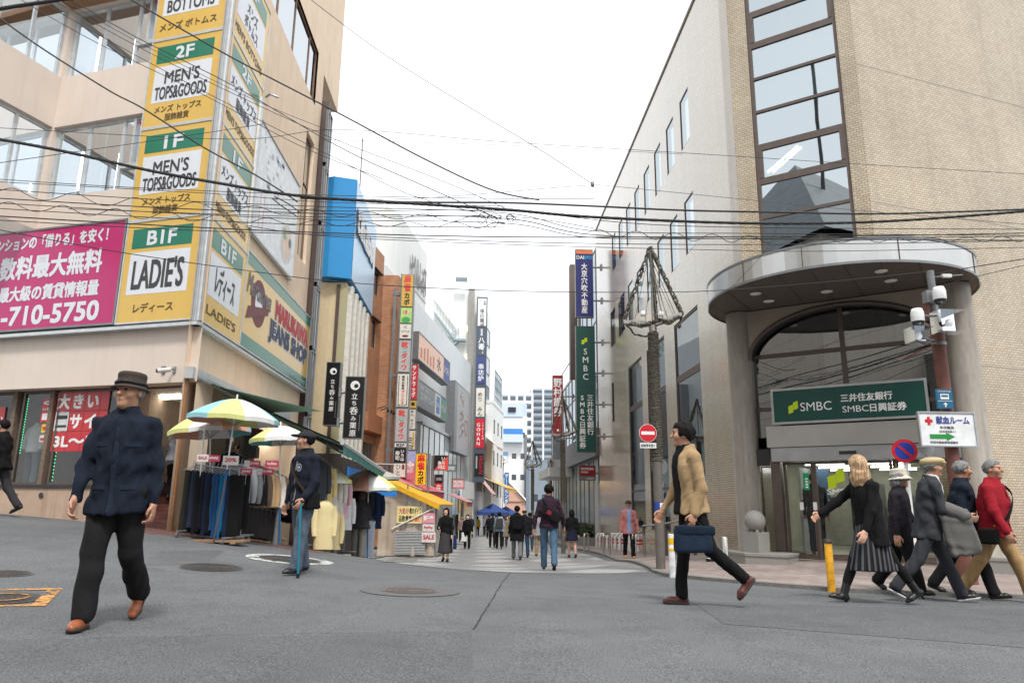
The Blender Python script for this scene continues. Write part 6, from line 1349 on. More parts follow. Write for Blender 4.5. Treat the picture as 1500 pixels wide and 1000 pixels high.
for i, (n, c_, hd_, lb) in enumerate([("pale_grey", (150, 152, 156), 0, "pale grey jacket, leftmost on the jacket rack"), ("mid_grey", (104, 106, 110), 0, "mid-grey jacket next to the black one on the jacket rack"), ("black", (24, 24, 26), 0, "black jacket between the greys and the beige fleece"), ("brown", (86, 72, 60), 0, "brown jacket half hidden by the beige fleece"), ("beige", (172, 144, 110), 0, "beige fleece with a curled sleeve on the jacket rack"), ("cream", (212, 206, 194), 0, "cream fleece, the brightest on the jacket rack"), ("tan_hood", (156, 130, 104), 1, "tan hooded fleece right of the cream one"), ("dark", (44, 42, 42), 0, "dark jacket at the right end of the jacket rack")]):
    x, y = lerp2(RC0, RC1, -.1 + i * .155); jacket(Vector((x, y, zC0 + (zC1 - zC0) * i / 7 + 1.28)), math.radians(random.uniform(20, 42)), .66, cloth(n, *c_), lb, hood=hd_, w_=.3 if n in ("beige", "cream", "tan_hood") else .24, th=.09 if n in ("beige", "cream", "tan_hood") else .055)
RD0, RD1 = XY(462, 780, 14.6), XY(505, 780, 17.2); zD0, zD1 = gz(*RD0) + .01, gz(*RD1) + .01
rack("clothes_rack", "rack of yellow and white tops right of the man with the cane", (*RD0, zD0), (*RD1, zD1), 1.75, zD0, zD1, wheels=False)
for i, (n, c_, L_, lb) in enumerate([("grey_knit", (70, 72, 78), .8, "grey coat hanging left of the yellow hoodie behind the cane"), ("butter", (226, 206, 142), .85, "butter-yellow hooded top hanging high on the rack"), ("offwhite", (214, 210, 202), .9, "off-white hooded top in front of the pink blouse"), ("offwhite", (206, 202, 196), .9, "cream jacket overlapping the off-white hooded top"), ("pink", (214, 178, 188), .95, "pale pink blouse on the rack beside the woman in grey"), ("white", (222, 224, 228), .8, "white blouse on a hanger just left of the woman in grey")]):
    x, y = lerp2(RD0, RD1, .0 + i * .19); jacket(Vector((x, y, zD0 + (zD1 - zD0) * i / 5 + 1.72 - (.35 if n == "white" else 0))), math.radians(random.uniform(15, 40)), L_, cloth(n, *c_), lb, w_=.2, hood=n in ("butter", "offwhite"), name="hanging_shirt", cat="top")
c_ = G(474, 780, 14.3); jacket(c_ + Vector((0, 0, .95)), .35, .9, M("butter_plain", srgb(222, 206, 156), .9, var=.06, vscale=3, bump=.3, bscale=14), "big butter-yellow garment draped low behind the blue cane", w_=.19, name="hanging_shirt", cat="top", th=.08)
c_ = G(487, 780, 15.2); jacket(c_ + Vector((0, 0, .85)), .25, .78, M("butter_plain", srgb(222, 206, 156), .9, var=.06, vscale=3, bump=.3, bscale=14), "second low butter-yellow garment beside the grey bollard", w_=.18, name="hanging_shirt", cat="top", th=.07)
RE0, RE1 = XY(503, 780, 18.4), XY(548, 780, 20.6); zE0, zE1 = gz(*RE0) + .01, gz(*RE1) + .01
rack("clothes_rack", "dark rack of coats under the far end of the green awning", (*RE0, zE0), (*RE1, zE1), 1.85, zE0, zE1, wheels=False)
for i, (n, c_, lb) in enumerate([("black", (24, 24, 26), "long black coat left of the woman in grey on the far rack"), ("black", (24, 24, 26), "black coat directly behind the woman in grey"), ("dark", (44, 42, 42), "charcoal coat behind the woman's head on the far rack"), ("navy", (28, 40, 66), "navy coat with a pale stripe right of the woman in grey"), ("navy2", (34, 44, 74), "dark navy coat at the far right of the far rack")]):
    x, y = lerp2(RE0, RE1, .02 + i * .23); jacket(Vector((x, y, zE0 + (zE1 - zE0) * i / 4 + 1.82)), math.radians(random.uniform(15, 40)), 1.0, cloth(n, *c_), lb, name="hanging_coat", cat="coat", w_=.26)
for i, (n, c_, u, lb) in enumerate([("pale_blue", (196, 206, 222), 541, "pale blue striped trousers low right of the woman in grey"), ("white", (222, 224, 228), 535, "white trousers low beside the pale blue striped pair")]):
    c2 = G(u, 790, 19.6); trousers(c2 + Vector((0, 0, 1.05)), .3, .9, cloth(n, *c_), lb, w_=.13)
for i in range(8):
    x, y = lerp2(RC0, RC1, .05 + i * .125); trousers(Vector((x, y, zC0 + (zC1 - zC0) * i / 7 + .62)), math.radians(random.uniform(10, 40)), .48, cloth("dark", 44, 42, 42), "dark garment hanging low beneath the jackets and fleeces", "dark garments under the jacket rack", w_=.13)
rack("clothes_rack", "long wall rail of dark clothes inside the shop front under the awning", (-5.0, 14.8, .3), (-5.0, 20.6, -.3), 1.7, gz(-5.0, 14.8), gz(-5.0, 20.6), wheels=False)
for i in range(20):
    y = 14.9 + i * .29; n, c_ = [("black", (24, 24, 26)), ("dark", (44, 42, 42)), ("ink", (24, 26, 34)), ("brown", (86, 72, 60)), ("mid_grey", (104, 106, 110))][(i * 3) % 5]; g = gz(-5.0, y)
    jacket(Vector((-5.0, y, g + 1.67)), math.radians(random.uniform(-25, 25)), .95, cloth(n, *c_), {"black": "black", "dark": "charcoal", "ink": "ink-blue", "brown": "brown", "mid_grey": "grey"}[n] + " top hanging on the wall rail under the awning", "tops on the wall rail, " + n, name="hanging_coat", cat="coat")
CARD = C("card_red", 190, 60, 84, rough=.5); CARDW = C("card_white", 222, 214, 210, rough=.5)
def card(u0, v0, u1, v1, Y, m, tx, label, band=None):
    fr = Fr((0, Y, 0), (1, .12)); s0, z1 = fr.px(u0, v0); s1, z0 = fr.px(u1, v1); t = thing("price_card", label, "price card", fr.pt((s0 + s1) / 2, z0), group="price cards on the racks"); q = B(); q.fbox(fr, s0, s1, z0, z1, -.004, 0, m)
    if band: fq(q, fr, s0, s0 + (s1 - s0) * .35, z0, z1, band, .002)
    q.build("card", t); q = B(); q.text(fr, tx, s0 + (s1 - s0) * (.4 if band else .15), z0 + (z1 - z0) * .35, (s1 - s0) * (.5 if band else .7), (z1 - z0) * .4, WHITE if m is CARD else CARD, o=.005, bold=.02); q.build("print", t)
    q = B(); p = fr.pt((s0 + s1) / 2, z0, -.006); q.tube([p - Vector((0, 0, .16)), p + Vector((0, 0, (z1 - z0) * .5))], .006, GALV, 5); q.build("stem", t)
card(304, 666, 322, 676, 11.75, CARD, "¥990", "red price card standing high over the front trouser rack"); card(289, 665, 305, 676, 11.7, CARDW, "SALE", "white sale card left of the red one over the front rack")
card(327, 667, 349, 681, 11.9, CARDW, "20%", "big white card with red print beside the parasol pole"); card(358, 674, 381, 684, 12.6, CARD, "¥1990", "red and white price card over the left of the jacket rack", CARDW)
card(389, 674, 408, 684, 13.3, CARD, "ladies", "red card reading ladies over the jacket rack"); card(352, 686, 369, 695, 12.5, CARD, "¥990", "lower red price card at the left end of the jacket rack"); card(376, 686, 400, 695, 12.9, CARD, "¥1990", "lower long red price card in the middle of the jacket rack", CARDW)
PC = {"sky": cloth("parasol_sky", 150, 200, 208), "lime": cloth("parasol_lime", 210, 214, 140), "white": cloth("parasol_white", 226, 226, 224), "coral": cloth("parasol_coral", 222, 168, 148), "teal": cloth("parasol_teal", 120, 182, 186), "grey": cloth("parasol_grey", 170, 170, 166)}
def parasol(label, u, v, Y, r_, cols, drop=.34, a0=0, foot=None, tilt=(0, 0), pole2=True):
    ap = P(u, v, Y); ft = G(u, 780, Y) if foot is None else Vector((foot[0], foot[1], gz(*foot))); t = thing("parasol", label, "parasol", ft, group="striped parasols over the racks")
    q = B(); n = len(cols); rings = 6; ax = (ap - ft).normalized(); X_ = Vector((1, 0, 0)); X_ = (X_ - ax * X_.dot(ax)).normalized(); Y_ = ax.cross(X_)
    def pt(a, f): return ap + (X_ * math.cos(a) + Y_ * math.sin(a)) * (r_ * f) - ax * (drop * (f ** 1.6))
    for i in range(n):
        b0, b1 = a0 + 2 * math.pi * i / n, a0 + 2 * math.pi * (i + 1) / n; m = PC[cols[i]]
        for k in range(rings):
            for j in range(4):
                f0, f1 = k / rings, (k + 1) / rings; c0, c1 = b0 + (b1 - b0) * j / 4, b0 + (b1 - b0) * (j + 1) / 4
                def sg(a, f, jj): p = pt(a, f * (1 - .03 * math.sin(math.pi * jj / 4) * f)); return p
                V = [sg(c0, f0, j), sg(c0, f1, j), sg(c1, f1, j + 1), sg(c1, f0, j + 1)]; q.add(V, [(0, 1, 2, 3)], m, True)
        for j in range(4):
            c0, c1 = b0 + (b1 - b0) * j / 4, b0 + (b1 - b0) * (j + 1) / 4
            A_, B_ = pt(c0, 1 - .03 * math.sin(math.pi * j / 4)), pt(c1, 1 - .03 * math.sin(math.pi * (j + 1) / 4)); q.quad(A_, A_ - ax * .07, B_ - ax * .07, B_, m)
    q.build("canopy", t); q = B(); q.tube([ap - ax * .02, ap + ax * .07], .014, PC["white"], 8); q.build("finial", t)
    q = B(); h = (ap - ft).length; q.tube([ap, ap - ax * h * .5], .013, WHITE, 10); q.build("upper_pole", t); q = B(); q.tube([ap - ax * h * .5, ft], .017, C("pole_blue", 24, 96, 150), 10); q.build("lower_pole", t)
    for i in range(n):
        q = B(); a = a0 + 2 * math.pi * i / n; q.tube([pt(a, .55) - ax * .012, ap - ax * (drop + .12)], .005, GALV, 5); q.build("rib", t)
    return t
pf = XY(318, 787, 11.6)
parasol("sky-blue, lime and white parasol in front, apex highest of the group", 347, 584, 11.6, .70, ["coral", "sky", "lime", "white", "sky", "white", "lime", "coral"], a0=2.9, drop=.32, foot=pf)
parasol("white and coral parasol behind and left of the sky-blue one", 308, 601, 12.6, .68, ["coral", "white", "lime", "white", "coral", "sky", "teal", "white"], a0=2.2, drop=.36)
parasol("small lime and white parasol just left of the man with the cane", 411, 623, 13.6, .56, ["sky", "lime", "white", "white", "lime", "sky", "white", "teal"], a0=2.9, drop=.26)
parasol("teal and coral parasol right behind the man with the cane", 478, 684, 15.6, .52, ["teal", "coral", "white", "lime", "teal", "coral", "teal", "lime"], a0=3.4, drop=.3)
parasol("coral, white, lime and sky parasol over the woman in grey", 540, 691, 18.6, .72, ["sky", "coral", "white", "lime", "white", "sky", "coral", "lime"], a0=3.3, drop=.42)
parasol("plain grey parasol just behind the coral and lime one", 546, 686, 20.0, .75, ["grey"] * 8, drop=.25)
q = B(); c_ = G(322, 786, 11.7)
for k in range(3): q.box((c_.x + .02, c_.y - .12 + k * .13, c_.z + .035), (.78, .1, .03), C("pallet_wood", 150, 120, 92), .05)
for k in range(2): q.box((c_.x - .25 + k * .5, c_.y, c_.z + .012), (.08, .36, .03), C("pallet_wood", 150, 120, 92), .05)
tag(q.build("wooden_pallet"), "small wooden pallet under the front parasol's foot", "pallet")
q = B(); q.tube([c_ + Vector((-.02, -.2, 0)), c_ + Vector((.06, -.15, .95))], .012, BRONZE, 8); tag(q.build("brown_pole"), "thin dark brown pole leaning beside the front parasol pole", "pole")
q = B(); x, y = XY(294, 700, 11.9); g = gz(x, y); q.tube([(x, y, g + .2), (x - .02, y, g + 1.75), (x + .06, y, g + 1.8)], .012, WHITE, 8); tag(q.build("hook_stick"), "white hooked stick standing in the front trouser rack", "stick")
def bollard(name, label, u, v, Y, h, r_, m, bands=(), group=None, cap=None):
    x, y = XY(u, v, Y); g = gz(x, y) + (.045 if x > 2 else .0); t = thing(name, label, "bollard", (x, y, g), group=group); q = B(); q.lathe([(r_, g - .05), (r_, g + h - .02), (r_ * .7, g + h), (.001, g + h)], (x, y, 0), m, 20); q.build("post", t)
    for z0, z1, bm in bands:
        q = B(); q.lathe([(r_ + .002, g + z0), (r_ + .002, g + z1)], (x, y, 0), bm, 20); q.build("band", t)
    if cap: q = B(); q.lathe([(r_ + .004, g + h - .05), (r_ + .004, g + h), (.001, g + h + .012)], (x, y, 0), cap, 20); q.build("cap", t)
bollard("bollard", "plain grey steel bollard left of the man with the cane by the jacket rack", 402, 796, 13.8, .74, .06, GREYM); bollard("bollard", "grey steel bollard between the yellow garments and the woman in grey", 489, 812, 15.6, .74, .06, GREYM)
YT = 27.5; x0, x1 = XY(556, 740, YT)[0], XY(640, 740, YT)[0]; g0 = gz(x1, YT)
mt = thing("market_stall", "stall closed with tan vinyl curtains under a yellow sloping roof", "stall", ((x0 + x1) / 2, YT, g0))
VIN = M("vinyl_tan", srgb(206, 192, 174), .3, var=.1, vscale=3, bump=.3, bscale=8); random.seed(4)
_n = VIN.node_tree; _t = _n.nodes.new("ShaderNodeBsdfTransparent"); _m = _n.nodes.new("ShaderNodeMixShader"); _m.inputs[0].default_value = .72; _n.links.new(_t.outputs[0], _m.inputs[1]); _n.links.new(_n.nodes["Principled BSDF"].outputs[0], _m.inputs[2]); _n.links.new(_m.outputs[0], _n.nodes["Material Output"].inputs[0])
def curtain(q, a, b_, z0, z1, m, amp=.04, n=40, rows=10, lean=.0):
    a, b_ = Vector(a), Vector(b_); d = b_ - a; nrm = Vector((d.y, -d.x)).normalized(); ph = [random.uniform(0, 6) for _ in range(4)]; V = []
    for j in range(rows + 1):
        for i in range(n + 1):
            f, h = i / n, j / rows; w_ = math.sin(f * 21 + ph[0] + h * 1.2) * .5 + math.sin(f * 43 + ph[1] - h * 2) * .3 + math.sin(h * 7 + f * 9 + ph[2]) * .25
            p = a + d * f + nrm * (amp * w_ * (1.1 - .6 * h) + lean * (1 - h)); V.append((p.x, p.y, z0 + (z1 - z0) * h))
    q.add(V, [(j * (n + 1) + i, j * (n + 1) + i + 1, (j + 1) * (n + 1) + i + 1, (j + 1) * (n + 1) + i) for j in range(rows) for i in range(n)], m, True)
ztf = P(572, 700, YT).z; zte = P(636, 738, YT).z
q = B(); curtain(q, (x0, YT), (x1, YT), g0 + .05, zte + .1, VIN, .1); curtain(q, (x1, YT), (x1 + .35, YT + 4.5), g0 + .05, zte, VIN, .05)
V = [(x0 + .1, YT - .01, zte + .08), (x1, YT - .01, zte + .08), (x0 + .1, YT - .01, ztf - .05)]; q.add(V, [(0, 1, 2)], VIN); q.build("curtain", mt)
q = B(); yo = YT - .25
q.hexa([Vector(v) for v in ((x0 + .05, yo, ztf - .03), (x1 + .1, yo, zte - .03), (x1 + .5, YT + 5, zte - .03), (x0 + .4, YT + 5, ztf - .03), (x0 + .05, yo, ztf), (x1 + .1, yo, zte), (x1 + .5, YT + 5, zte), (x0 + .4, YT + 5, ztf))], AWY)
q.quad(Vector((x0 + .05, yo - .01, ztf)), Vector((x0 + .05, yo - .01, ztf - .16)), Vector((x1 + .1, yo - .01, zte - .2)), Vector((x1 + .1, yo - .01, zte)), AWY); q.build("roof", mt)
for p in ((x0 + .05, YT + .03), (x1 - .02, YT + .03), (x0 + 1.0, YT + .05)):
    q = B(); q.tube([(p[0], p[1], g0 - .05), (p[0], p[1], ztf - .2 if p[0] < x1 - .5 else zte)], .03, GALV); q.build("pole", mt)
q = B(); q.tube([(x0 + .5, YT - .1, g0 + 1.0), (x1 + .1, YT - .15, zte - .05)], .025, WHITE); q.build("roof_strut", mt)
SM = Fr((x0, YT - .1, 0), (1, 0)); W_m = x1 - x0
q = B()
for k in range(15): q.tube([(x0 + W_m * .3, YT - .06, g0 + .12 + k * .055), (x0 + W_m * .82, YT - .06, g0 + .12 + k * .055)], .03, GALV, 6)
q.build("rolled_shutter", mt)
r_ = (SM.px(581, 760)[0], SM.px(618, 760)[0], SM.px(600, 766)[1], SM.px(600, 741)[1])
sign("cloth_banner", "yellow shoe-shop banner with black and red characters tied on the vinyl curtain", SM, r_, -.01, 0, C("banner_cream", 232, 216, 150), None, lambda q, fr, s0, s1, z0, z1: (q.text(fr, "靴のダイワ", s0 + (s1 - s0) * .5, z0 + (z1 - z0) * .55, (s1 - s0) * .46, (z1 - z0) * .35, BLACK), q.text(fr, "大処分", s0 + .08, z0 + (z1 - z0) * .55, (s1 - s0) * .38, (z1 - z0) * .35, CARD), q.text(fr, "品数豊富", s0 + .08, z0 + .06, (s1 - s0) * .5, (z1 - z0) * .35, BLACK), q.text(fr, "お値打", s0 + (s1 - s0) * .6, z0 + .06, (s1 - s0) * .36, (z1 - z0) * .35, LRED)), cat="banner")
for (u0, u1, v0, v1, tx, lb, m) in ((619, 637, 751, 766, "P", "pink payment poster uppermost on the stall's right corner", C("poster_pink", 226, 150, 164)), (619, 636, 767, 778, "PayPay", "white payment notice in the middle of the stall's right corner", CARDW), (618, 638, 779, 794, "SALE", "white sale sheet with pink lettering lowest on the stall's right corner", CARDW), (546, 556, 736, 752, "SALE", "pale sale sheet on the left part of the vinyl curtain", CARDW)):
    fr = SM.off(.03); s0, z1 = fr.px(u0, v0); s1, z0 = fr.px(u1, v1); sign("notice", lb, fr, (s0, s1, z0, z1), -.01, 0, m, None, lambda q, f_, a, b_, c2, d2, tx=tx: q.text(f_, tx, a + .06, c2 + (d2 - c2) * .3, b_ - a - .12, (d2 - c2) * .4, CARD if m is CARDW else WHITE, bold=.03), cat="notice")
awn("red and pink stall awning behind the yellow stall roof", Vector((-3.9, 31, 0)), Vector((-3.2, 36, 0)), Vector((1.5, -.2, 0)), .6, P(600, 696, 31).z, C("awning_pink", 214, 84, 96))
awn("small pink awning low beside the red vertical sign", Vector((-1.75, 40, 0)), Vector((-1.5, 42.5, 0)), Vector((1.1, -.1, 0)), .45, P(662, 722, 40).z, C("awning_pink", 214, 84, 96))
q = B(); x, y = XY(560, 727, 24); q.box((x, y, P(560, 722, 24).z), (.9, .1, .2), C("tarp_blue", 30, 120, 200), .2); tag(q.build("blue_tarp"), "folded bright blue tarp hanging under the coral and lime parasol", "tarp")
TB = cloth("tent_blue", 62, 82, 138)
for (u, v, Y, w_, lb) in ((722, 737, 62, 2.7, "nearer navy-blue pop-up tent in the middle of the far street"), (741, 741, 70, 2.6, "second navy-blue pop-up tent just behind the first")):
    x, y = XY(u, v, Y); g = gz(x, y); t = thing("pop_up_tent", lb, "tent", (x, y, g), group="blue tents down the street"); z1 = P(u, v, Y).z; z0 = z1 - .7; h = w_ / 2; q = B()
    cs = [Vector((x + sx * h, y + sy * h, z0)) for sx, sy in ((-1, -1), (1, -1), (1, 1), (-1, 1))]; ap = Vector((x, y, z1))
    for k in range(4): q.add([cs[k], cs[(k + 1) % 4], ap], [(0, 1, 2)], TB); q.quad(cs[k], cs[k] - Vector((0, 0, .25)), cs[(k + 1) % 4] - Vector((0, 0, .25)), cs[(k + 1) % 4], TB)
    q.build("canopy", t)
    for p in cs: q = B(); q.tube([Vector((p.x, p.y, g)), p], .03, GALV, 6); q.build("leg", t)
# lamp posts wrapped in strings of lights
POLE = C("pole_brown_grey", 112, 106, 100, rough=.55, metal=.3)
GAR1, GAR2 = C("garland_grey", 108, 103, 92, rough=.8), C("garland_dark", 58, 54, 48, rough=.8)
def garland(q, pts, r_, strands=5, sr=.012, step=.05, seed=1):
    random.seed(seed); pts = [Vector(p) for p in pts]
    path = [pts[0]]
    for a, b_ in zip(pts, pts[1:]):
        n = max(1, int((b_ - a).length / step)); path += [a.lerp(b_, (k + 1) / n) for k in range(n)]
    for s_ in range(strands):
        ph = random.uniform(0, 6.28); P_ = []
        for i, p in enumerate(path):
            t = (path[min(i + 1, len(path) - 1)] - path[max(i - 1, 0)]).normalized(); a = t.orthogonal().normalized(); b_ = t.cross(a); an = ph + i * 1.1 + random.uniform(-.5, .5); rr = r_ * random.uniform(.6, 1.25)
            P_.append(p + (a * math.cos(an) + b_ * math.sin(an)) * rr)
        q.tube(P_, sr, GAR1 if s_ % 3 else GAR2, 4, cap=False, smooth=False)
def lamp_post(x, y, label, h_ap=6.0, h_b=4.4, z=None):
    g = gz(x, y) if z is None else z; t = thing("street_lamp", label, "street lamp", (x, y, g), group="lamp posts wrapped in strings of lights"); c = Vector((x, y, g))
    q = B(); q.lathe([(.085, -.05), (.085, h_b - .5), (.07, h_b), (.02, h_b + .02)], c, POLE, 16); q.build("pole", t)
    q = B(); P_ = []
    random.seed(3)
    for s_ in range(3):
        P_ = [c + Vector((.098 * math.cos(k * .62 + s_ * 2), .098 * math.sin(k * .62 + s_ * 2), 1.95 + (h_b - 2.1) * k / 560 + random.uniform(-.02, .02))) for k in range(560)]
        q.tube(P_, .011, GAR1 if s_ else GAR2, 4, cap=False, smooth=False)
    q.build("pole_garland", t)
    ap = c + Vector((0, 0, h_ap)); q = B(); q.tube([c + Vector((0, 0, h_b)), ap], .018, GALV, 8); q.build("mast", t)
    R_ = .56; cs = [c + Vector((R_ * math.cos(a), R_ * math.sin(a), h_b + dz)) for a, dz in ((2.75, .12), (-.15, .22), (1.2, .2), (-1.6, -.05))]
    for i, p in enumerate(cs[:3]):
        q = B(); garland(q, [ap, p], .038, 9, seed=i); q.build("light_string", t)
    random.seed(31); q = B()
    for a, b_ in ((cs[1], cs[2]), (cs[3], cs[1]), (cs[0], cs[3])):
        for k in range(5): q.tube([ap - Vector((0, 0, .1 * k)), a.lerp(b_, random.random()) + Vector((random.uniform(-.03, .03), 0, random.uniform(-.06, .05)))], .006, GAR1, 4, cap=False)
    q.build("light_net", t)
    for i, (a, b_) in enumerate(((cs[0], cs[3]), (cs[3], cs[1]), (cs[1], cs[2]), (cs[2], cs[0]))):
        q = B(); garland(q, [a, a.lerp(b_, .5) - Vector((0, 0, .1)), b_], .036, 8, seed=i + 7); q.build("light_string", t)
    q = B(); garland(q, [cs[0], cs[0] + Vector((.2, 0, -.28)), c + Vector((-.05, 0, h_b - .22))], .02, 4, seed=20); q.build("light_string", t)
    q = B(); garland(q, [cs[1], cs[1] + Vector((-.06, 0, -.3))], .02, 4, seed=21); q.build("light_string", t)
    for i, p in enumerate((cs[0], cs[1])):
        q = B(); d = (p - c); d.z = 0; d.normalize(); n_ = Vector((-d.y, d.x, 0)); a = c + Vector((0, 0, h_b + .02)) + d * .06; e = p - d * .02 + Vector((0, 0, -.04)); up = Vector((0, 0, .035))
        q.hexa([a - n_ * .1 - up, e - n_ * .13 - up, e + n_ * .13 - up, a + n_ * .1 - up, a - n_ * .1 + up, e - n_ * .13 + up, e + n_ * .13 + up, a + n_ * .1 + up], C("lamp_panel", 168, 166, 162)); q.build("lamp_panel", t)
    for dx in (-.12, .1):
        q = B(); q.lathe([(.001, .0), (.05, .0), (.05, .05), (.03, .1), (.001, .11)], c + Vector((dx * 1.6, -.05, h_b + .16)), WHITE, 10); q.build("camera", t)
    return t
x, y = XY(968, 829, 13.4); hb_, ha_ = P(962, 476, 13.4).z - gz(x, y), P(957, 362, 13.4).z - gz(x, y)
LP = lamp_post(x, y, "nearest lamp post wrapped in light strings, no-entry sign on its left, before the bank", ha_, hb_)
lpx, lpy = x, y
for (u, Y, lb) in ((825, 29, "second lamp post, beside the red banner and the man in the purple sweater"), (780, 45, "third lamp post, its net of lights framed by the far apartment towers"), (807, 59, "smallest and farthest lamp post between the second and third")):
    x, y = XY(u, 745, Y); copy_tree(LP, (x, y, gz(x, y)), random.uniform(-.2, .2), lb)
sg = thing("no_entry_sign", "round red no-entry sign with a white bar on the nearest lamp post", "traffic sign", (lpx, lpy, 2))
SF = Fr((0, lpy - .12, 0), (1, 0)); s_, z_ = SF.px(949, 634); TRED = C("traffic_red", 200, 30, 44, rough=.4)
q = B(); q.tube([SF.pt(s_, z_, 0), SF.pt(s_, z_, -.02)], .165, GREYM, 32, smooth=False); q.build("plate", sg)
q = B(); ring(q, SF, s_, z_, 0, .165, WHITE, .003, 40); ring(q, SF, s_, z_, 0, .158, TRED, .005, 40); fq(q, SF, s_ - .125, s_ + .125, z_ - .03, z_ + .03, WHITE, .007); q.build("face", sg)
q = B(); q.fbox(SF, s_ - .15, s_ + .15, z_ - .275, z_ - .18, -.02, 0, WHITE); q.text(SF, "自転車を除く", s_ - .13, z_ - .255, .26, .055, BLACK); q.build("plate", sg)
q = B(); q.tube([SF.pt(s_ + .12, z_ + .05, -.03), Vector((lpx, lpy, z_ + .05))], .02, GALV, 6); q.tube([SF.pt(s_ + .12, z_ - .23, -.03), Vector((lpx, lpy, z_ - .23))], .02, GALV, 6); q.build("bracket", sg)
q = B(); s_, z_ = SF.px(967, 742); q.lathe([(.088, z_ - .09), (.088, z_ + .09)], (lpx, lpy, 0), C("sticker_blue", 40, 70, 150), 18); fq(q, SF.off(.03), s_ - .01, s_ + .06, z_ - .07, z_ + .07, WHITE, .004); fq(q, SF.off(.03), s_ + .01, s_ + .04, z_ - .03, z_ + .03, TRED, .007); q.build("sticker", LP)
q = B(); SF2 = Fr((0, lpy + .3, 0), (1, 0)); s_, z_ = SF2.px(966, 683); q.tube([SF2.pt(s_, z_, 0), SF2.pt(s_, z_, -.015)], .16, GREYM, 28, smooth=False); q.tube([SF2.pt(s_ + .02, z_, -.02), Vector((lpx + .05, lpy + .05, z_))], .02, GALV, 6); tag(q.build("round_sign"), "grey back of a round sign behind the nearest lamp post, below the no-entry sign", "sign back")
# camera pole and signs on the right
cpx, cpy = XY(1418, 854, 10.2); cg = gz(cpx, cpy) + .04; RUST = M("rust_brown", srgb(112, 70, 60), .7, var=.25, vscale=6, bump=.1)
cp = thing("camera_pole", "rust-brown pole with white dome cameras in front of the bank's right column", "camera pole", (cpx, cpy, cg)); CF = Fr((cpx, cpy - .1, 0), (1, 0))
ztop_ = P(1364, 397, 10.2).z; zr = P(1370, 470, 10.2).z
q = B(); q.tube([(cpx, cpy, cg - .05), (cpx, cpy, zr)], .09, RUST, 12); q.tube([(cpx, cpy, cg - .05), (cpx, cpy, cg + .35)], .13, RUST, 8); q.build("lower_pole", cp)
q = B(); q.tube([(cpx, cpy, zr), (cpx, cpy, ztop_)], .055, GREYM, 8); q.tube([(cpx - .12, cpy, zr), (cpx - .12, cpy, ztop_ - .45)], .045, RUST, 8); q.build("upper_pole", cp)
CW = C("camera_shell", 222, 222, 220, rough=.35); ACR = MG("acrylic", (.93, .95, .95), 2.5, .05)
for (u, v) in ((1376, 432), (1344, 464)):
    s_, z_ = CF.px(u, v, .15); c_ = CF.pt(s_, z_, .15); q = B(); q.lathe([(.001, .13), (.07, .12), (.09, .06), (.09, -.06), (.085, -.07)], c_, CW, 20); q.build("camera_shell", cp); q = B(); q.lathe([(.082, -.07), (.075, -.11), (.04, -.145), (.001, -.15)], c_, BLACK, 16); q.build("camera_dome", cp)
    q = B(); q.tube([c_ + Vector((0, .02, .05)), Vector((cpx, cpy, c_.z + .05))], .025, GREYM, 8); q.box(Vector((cpx + (-.09 if u > 1360 else .0), cpy - .06, c_.z + .02)), (.16, .12, .18), GALV); q.build("bracket", cp)
for (u0, u1, v0, v1, b_u) in ((1366, 1406, 457, 489, 1390), (1328, 1362, 481, 503, 1345)):
    s0, z1 = CF.px(u0, v0, .2); s1, z0 = CF.px(u1, v1, .2); q = B(); sk_ = .06
    for (a, b_, c2, d2) in (((s0, z0, .12), (s0, z0, .38), (s0, z1, .38), (s0, z1, .12)), ((s0, z0, .12), (s0, z1, .12), (s1, z1, .12), (s1, z0, .12)), ((s0, z1, .12), (s0, z1, .38), (s1, z1, .38), (s1, z1, .12)), ((s0, z0, .12), (s1, z0, .12), (s1, z0, .38), (s0, z0, .38))): q.quad(*[CF.pt(*p) for p in (a, b_, c2, d2)], ACR)
    q.build("clear_shield", cp); s_, z_ = CF.px(b_u, (v0 + v1) / 2, .25); q = B(); c_ = CF.pt(s_, z_, .25); q.lathe([(.001, .06), (.04, .045), (.055, 0), (.04, -.045), (.001, -.06)], c_, CW, 16); q.tube([c_, Vector((cpx, cpy, c_.z))], .02, GREYM, 6); q.build("lamp", cp)
q = B(); q.tube([(cpx, cpy - .02, P(1390, 500, 10.1).z), tuple(P(1316, 528, 10.0))], .012, RUST, 6); q.build("stay", cp)
for z in (P(1372, 504, 10.1).z, P(1375, 440, 10.1).z): q = B(); q.tube([(cpx, cpy, z), (cpx, cpy, z + .05)], .1, GREYM, 10); q.build("clamp", cp)
q = B(); q.tube([(cpx, cpy, ztop_ - .1), (cpx + .5, cpy, ztop_ - .05)], .012, GREYM, 6); q.box((cpx + .25, cpy, ztop_ - .07), (.14, .05, .05), WHITE); q.build("insulator", cp)
BF = CF.off(.04)
def psign(name, label, u0, u1, v0, v1, face, draw, frame=None, fr=BF, fw=.012, cat="sign"):
    um, vm = (u0 + u1) / 2, (v0 + v1) / 2; return sign(name, label, fr, (fr.px(u0, vm)[0], fr.px(u1, vm)[0], fr.px(um, v1)[1], fr.px(um, v0)[1]), -.03, 0, face, frame, draw, fw=fw, cat=cat)
